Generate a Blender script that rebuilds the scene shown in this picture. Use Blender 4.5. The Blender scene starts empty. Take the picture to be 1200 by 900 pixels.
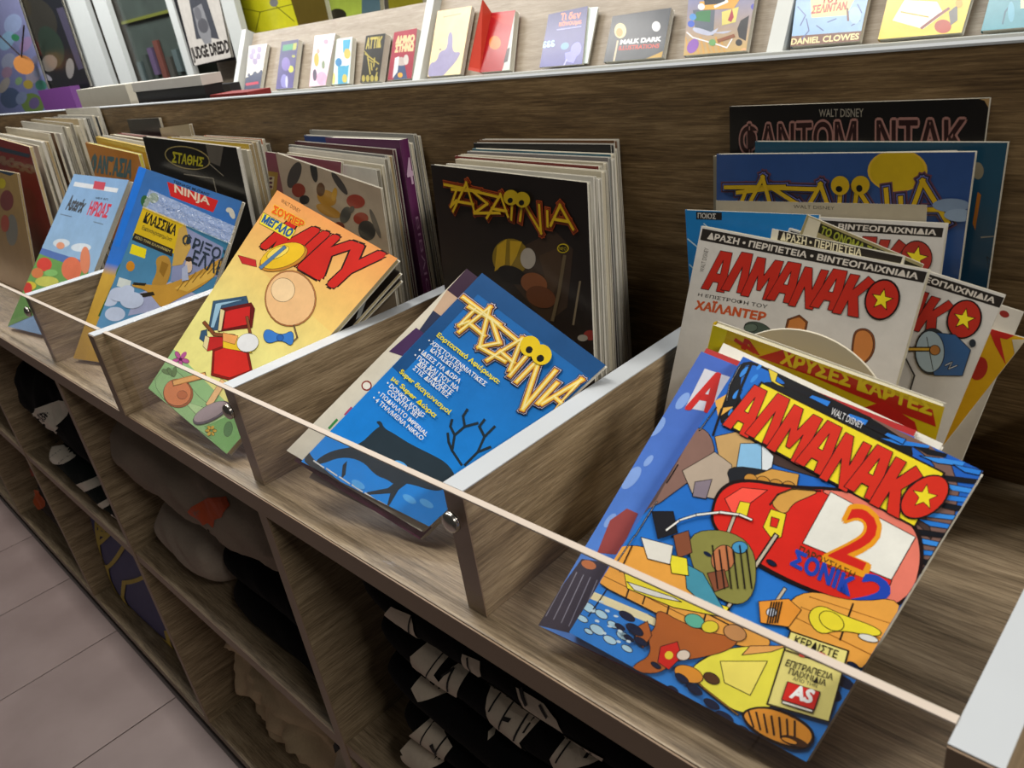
import bpy, bmesh, math, random
from mathutils import Vector, Matrix, noise
from mathutils.geometry import tessellate_polygon
C=bpy.context.scene.collection; S=bpy.context.scene
random.seed(7)
# ---------- camera, light, exposure
cam=bpy.data.cameras.new('camera');co=bpy.data.objects.new('camera',cam);C.objects.link(co)
def rotm(a,b,c):
    return Matrix.Rotation(c,3,'Z')@Matrix.Rotation(b,3,'Y')@Matrix.Rotation(a,3,'X')
co.matrix_world=Matrix.Translation((0,0,1.10))@rotm(1.11612383,0.14130642,0.76137633).to_4x4()
cam.sensor_width=36;cam.lens=904.73664/1200*36;cam.clip_start=.01
cam.dof.use_dof=True;cam.dof.focus_distance=.72;cam.dof.aperture_fstop=18
S.camera=co
wd=bpy.data.worlds.new('world');S.world=wd;wd.use_nodes=True
wd.node_tree.nodes['Background'].inputs[0].default_value=(.95,.90,.82,1);wd.node_tree.nodes['Background'].inputs[1].default_value=.045
S.view_settings.view_transform='Standard';S.view_settings.look='None';S.view_settings.gamma=1;S.view_settings.use_curve_mapping=False
S.view_settings.exposure=0.18
def area(n,loc,to,sx,sy,p,col):
    l=bpy.data.lights.new(n,'AREA');l.shape='RECTANGLE';l.size=sx;l.size_y=sy;l.energy=p;l.color=col
    o=bpy.data.objects.new(n,l);C.objects.link(o);o.location=loc
    o.rotation_euler=(Vector(to)-Vector(loc)).to_track_quat('-Z','Y').to_euler();return o
area('ceiling_or_fill_lamp',(1.5,.27,2.2),(-.1,.35,.75),1.2,.12,29,(1,.95,.87))
area('ceiling_or_fill_lamp',(-1.1,.25,2.6),(-1.1,.25,0),1.2,.16,23,(1,.96,.89))
area('ceiling_or_fill_lamp',(-2.9,.22,2.6),(-2.9,.25,0),1.2,.2,22,(1,.97,.92))
area('ceiling_or_fill_lamp',(-2.6,1.05,2.5),(-2.6,1.7,.8),2.2,.4,34,(.97,.98,1))
area('ceiling_or_fill_lamp',(-5.0,.9,2.5),(-5.3,1.9,1.1),2.6,.4,60,(.97,.98,1))  # added fill light, no visible source: brightens far-left posters and cabinet
area('ceiling_or_fill_lamp',(-.5,.95,2.6),(-.5,1.3,0),1.6,.3,12,(1,.97,.93))
# ---------- helpers
def lin(h):
    r=[]
    for i in (0,2,4):
        v=int(h[i:i+2],16)/255;r.append(v/12.92 if v<=.04045 else ((v+.055)/1.055)**2.4)
    return (*r,1)
def mat(n):
    m=bpy.data.materials.new(n);m.use_nodes=True;t=m.node_tree;return m,t,t.nodes['Principled BSDF']
def nd(t,k,**kw):
    n=t.nodes.new(k)
    for a,b in kw.items(): setattr(n,a,b)
    return n
def wood(n,axis,dark='463a2d',mid='75664f',light='9c8c74',seed=0):
    m,t,b=mat(n);L=t.links
    tc=nd(t,'ShaderNodeTexCoord');mp=nd(t,'ShaderNodeMapping');L.new(tc.outputs['Object'],mp.inputs[0])
    s=[640,640,640];s[axis]=30;mp.inputs['Scale'].default_value=s;mp.inputs['Location'].default_value=(seed,seed*2,seed*.7)
    n1=nd(t,'ShaderNodeTexNoise');n1.inputs['Scale'].default_value=1;n1.inputs['Detail'].default_value=6;n1.inputs['Roughness'].default_value=.72;n1.inputs['Distortion'].default_value=.4;L.new(mp.outputs[0],n1.inputs[0])
    mp2=nd(t,'ShaderNodeMapping');L.new(tc.outputs['Object'],mp2.inputs[0]);s=[70,70,70];s[axis]=6;mp2.inputs['Scale'].default_value=s;mp2.inputs['Location'].default_value=(seed*3,1,seed)
    n2=nd(t,'ShaderNodeTexNoise');n2.inputs['Scale'].default_value=1;n2.inputs['Detail'].default_value=4;n2.inputs['Distortion'].default_value=.8;L.new(mp2.outputs[0],n2.inputs[0])
    ad=nd(t,'ShaderNodeMath',operation='MULTIPLY_ADD');L.new(n2.outputs[0],ad.inputs[0]);ad.inputs[1].default_value=.36;ml=nd(t,'ShaderNodeMath',operation='MULTIPLY');L.new(n1.outputs[0],ml.inputs[0]);ml.inputs[1].default_value=.66;L.new(ml.outputs[0],ad.inputs[2])
    r=nd(t,'ShaderNodeValToRGB');e=r.color_ramp.elements;e[0].position=.36;e[0].color=lin(dark);e[1].position=.66;e[1].color=lin(light)
    x=e.new(.52);x.color=lin(mid);L.new(ad.outputs[0],r.inputs[0]);L.new(r.outputs[0],b.inputs['Base Color'])
    b.inputs['Roughness'].default_value=.42;b.inputs['Specular IOR Level'].default_value=.4
    bp=nd(t,'ShaderNodeBump');bp.inputs['Strength'].default_value=.18;bp.inputs['Distance'].default_value=.0006;L.new(n1.outputs[0],bp.inputs['Height']);L.new(bp.outputs[0],b.inputs['Normal'])
    return m
def plain(n,h,rough=.5,metal=0,var=.08,scale=40,bump=0,spec=.5):
    m,t,b=mat(n);L=t.links
    tc=nd(t,'ShaderNodeTexCoord');ns=nd(t,'ShaderNodeTexNoise');ns.inputs['Scale'].default_value=scale;ns.inputs['Detail'].default_value=4;L.new(tc.outputs['Object'],ns.inputs[0])
    mx=nd(t,'ShaderNodeMix',data_type='RGBA');c=lin(h);mx.inputs[6].default_value=tuple(v*(1-var) for v in c[:3])+(1,);mx.inputs[7].default_value=tuple(min(1,v*(1+var)) for v in c[:3])+(1,)
    L.new(ns.outputs[0],mx.inputs[0]);L.new(mx.outputs[2],b.inputs['Base Color'])
    b.inputs['Roughness'].default_value=rough;b.inputs['Metallic'].default_value=metal;b.inputs['Specular IOR Level'].default_value=spec
    if bump:
        bp=nd(t,'ShaderNodeBump');bp.inputs['Strength'].default_value=bump;bp.inputs['Distance'].default_value=.002;L.new(ns.outputs[0],bp.inputs['Height']);L.new(bp.outputs[0],b.inputs['Normal'])
    return m
def printed(n,rough=.3,coat=.15,fabric=False):
    m,t,b=mat(n);L=t.links
    a=nd(t,'ShaderNodeAttribute',attribute_name='Col');tc=nd(t,'ShaderNodeTexCoord')
    ns=nd(t,'ShaderNodeTexNoise');ns.inputs['Scale'].default_value=28;ns.inputs['Detail'].default_value=8;ns.inputs['Roughness'].default_value=.7;L.new(tc.outputs['Object'],ns.inputs[0])
    rp=nd(t,'ShaderNodeMapRange');rp.inputs[1].default_value=.3;rp.inputs[2].default_value=.75;rp.inputs[3].default_value=.86;rp.inputs[4].default_value=1.08;L.new(ns.outputs[0],rp.inputs[0])
    mx=nd(t,'ShaderNodeVectorMath',operation='SCALE');L.new(a.outputs['Color'],mx.inputs[0]);L.new(rp.outputs[0],mx.inputs['Scale']);L.new(mx.outputs[0],b.inputs['Base Color'])
    b.inputs['Roughness'].default_value=rough;b.inputs['Coat Weight'].default_value=coat;b.inputs['Coat Roughness'].default_value=.15
    n2=nd(t,'ShaderNodeTexNoise');n2.inputs['Scale'].default_value=700 if fabric else 14;n2.inputs['Detail'].default_value=2;L.new(tc.outputs['Object'],n2.inputs[0])
    bp=nd(t,'ShaderNodeBump');bp.inputs['Strength'].default_value=.25;bp.inputs['Distance'].default_value=.003 if not fabric else .0006;L.new(n2.outputs[0],bp.inputs['Height']);L.new(bp.outputs[0],b.inputs['Normal'])
    return m
M=dict(woodx=wood('oak_laminate_lengthwise',0,'584a38','917f66','b5a387'),woodp=wood('oak_laminate_panel',0,'44331f','6f593b','957c58',seed=4),woody=wood('oak_laminate_depthwise',1,'584937','8f7c61','b5a284',seed=3),woodz=wood('oak_laminate_upright',2,seed=5),
 pale=wood('pale_ash_laminate',0,'877a68','9c8f7d','b0a492',seed=9),
 edge=plain('white_edge_band','b7bcc0',.35,var=.03),edgeb=plain('brown_edge_band','8a735c',.5,var=.06),
 white=plain('white_board','c6c9c4',.4,var=.04),black=plain('black_board','17171a',.4),print=printed('printed_paper'),ink=printed('printed_fabric_ink',.8,0,True),
 bag=printed('glossy_bag_film',.55,0),metal=plain('brushed_steel','b8b4ac',.22,1,var=.05),kickshade=plain('painted_recess_shade','0b0a09',.8))
def _acr():
    m,t,b=mat('clear_acrylic');L=t.links;out=t.nodes['Material Output']
    tr=nd(t,'ShaderNodeBsdfTransparent');tr.inputs[0].default_value=(.985,.98,.975,1);gl=nd(t,'ShaderNodeBsdfGlossy');gl.inputs['Roughness'].default_value=.04
    fr=nd(t,'ShaderNodeLayerWeight');fr.inputs[0].default_value=.5;mx=nd(t,'ShaderNodeMixShader');pw=nd(t,'ShaderNodeMath',operation='POWER');L.new(fr.outputs['Facing'],pw.inputs[0]);pw.inputs[1].default_value=4.5;ma=nd(t,'ShaderNodeMath',operation='MULTIPLY_ADD');L.new(pw.outputs[0],ma.inputs[0]);ma.inputs[1].default_value=.4;ma.inputs[2].default_value=.028;L.new(ma.outputs[0],mx.inputs[0]);L.new(tr.outputs[0],mx.inputs[1]);L.new(gl.outputs[0],mx.inputs[2]);L.new(mx.outputs[0],out.inputs[0]);return m
M['bag'].node_tree.nodes['Principled BSDF'].inputs['Specular IOR Level'].default_value=.2
M['acr']=_acr();M['acredge']=plain('acrylic_cut_edge','c9bcae',.25,var=.06)
def _pages(n,h):
    m,t,b=mat(n);L=t.links;tc=nd(t,'ShaderNodeTexCoord');at=nd(t,'ShaderNodeAttribute',attribute_name='leaf')
    mp=nd(t,'ShaderNodeMath',operation='MULTIPLY');L.new(at.outputs['Fac'],mp.inputs[0]);mp.inputs[1].default_value=3.1e3
    ns=nd(t,'ShaderNodeTexNoise',noise_dimensions='1D');ns.inputs['Scale'].default_value=1;L.new(mp.outputs[0],ns.inputs['W'])
    mx=nd(t,'ShaderNodeMix',data_type='RGBA');c=lin(h);mx.inputs[6].default_value=tuple(v*.32 for v in c[:3])+(1,);mx.inputs[7].default_value=tuple(min(1,v*1.15) for v in c[:3])+(1,)
    L.new(ns.outputs[0],mx.inputs[0]);L.new(mx.outputs[2],b.inputs['Base Color']);b.inputs['Roughness'].default_value=.8;return m
PG={}
def pages_mat(h):
    if h not in PG: PG[h]=_pages('page_block_'+['cream','ivory','tan','grey','yellowed','white','aged'][len(PG)%7]+'_%d'%len(PG),h)
    return PG[h]
def obj(n,bm,m,parent=None,smooth=False):
    me=bpy.data.meshes.new(n);bm.normal_update();bm.to_mesh(me);bm.free();me.materials.append(m) if m else None
    if smooth:
        for p in me.polygons: p.use_smooth=True
    o=bpy.data.objects.new(n,me);C.objects.link(o)
    if parent is not None:
        o.parent=parent
        d=Vector(parent.location)
        if parent.parent: d+=Vector(parent.parent.location)
        me.transform(Matrix.Translation(-d))
    return o
def thing(n,label,cat,loc=(0,0,0),group=None):
    o=bpy.data.objects.new(n,None);o.empty_display_size=.02;C.objects.link(o);o.location=loc;o['label']=label;o['category']=cat
    if group:o['group']=group
    return o
def tag(o,label,cat,group=None):
    o['label']=label;o['category']=cat
    if group:o['group']=group
    return o
def origin(o,p):
    o.data.transform(Matrix.Translation(-Vector(p)));o.location=p;return o
def box(bm,x0,x1,y0,y1,z0,z1,bev=0):
    v=[bm.verts.new(p) for p in ((x0,y0,z0),(x1,y0,z0),(x1,y1,z0),(x0,y1,z0),(x0,y0,z1),(x1,y0,z1),(x1,y1,z1),(x0,y1,z1))]
    fs=[bm.faces.new([v[i] for i in f]) for f in ((3,2,1,0),(4,5,6,7),(0,1,5,4),(1,2,6,5),(2,3,7,6),(3,0,4,7))]
    if bev: bmesh.ops.bevel(bm,geom=list({e for f in fs for e in f.edges}),offset=bev,segments=2,affect='EDGES',profile=.7)
def B(n,x0,x1,y0,y1,z0,z1,m,parent=None,bev=.0004):
    bm=bmesh.new();box(bm,x0,x1,y0,y1,z0,z1,bev);return obj(n,bm,m,parent)
def cyl(bm,p,q,r,n=16,r2=None):
    p=Vector(p);q=Vector(q);d=(q-p);L=d.length;m=Matrix.Translation((p+q)/2)@d.to_track_quat('Z','Y').to_matrix().to_4x4()
    return bmesh.ops.create_cone(bm,cap_ends=True,segments=n,radius1=r,radius2=r if r2 is None else r2,depth=L,matrix=m)['verts']
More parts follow.
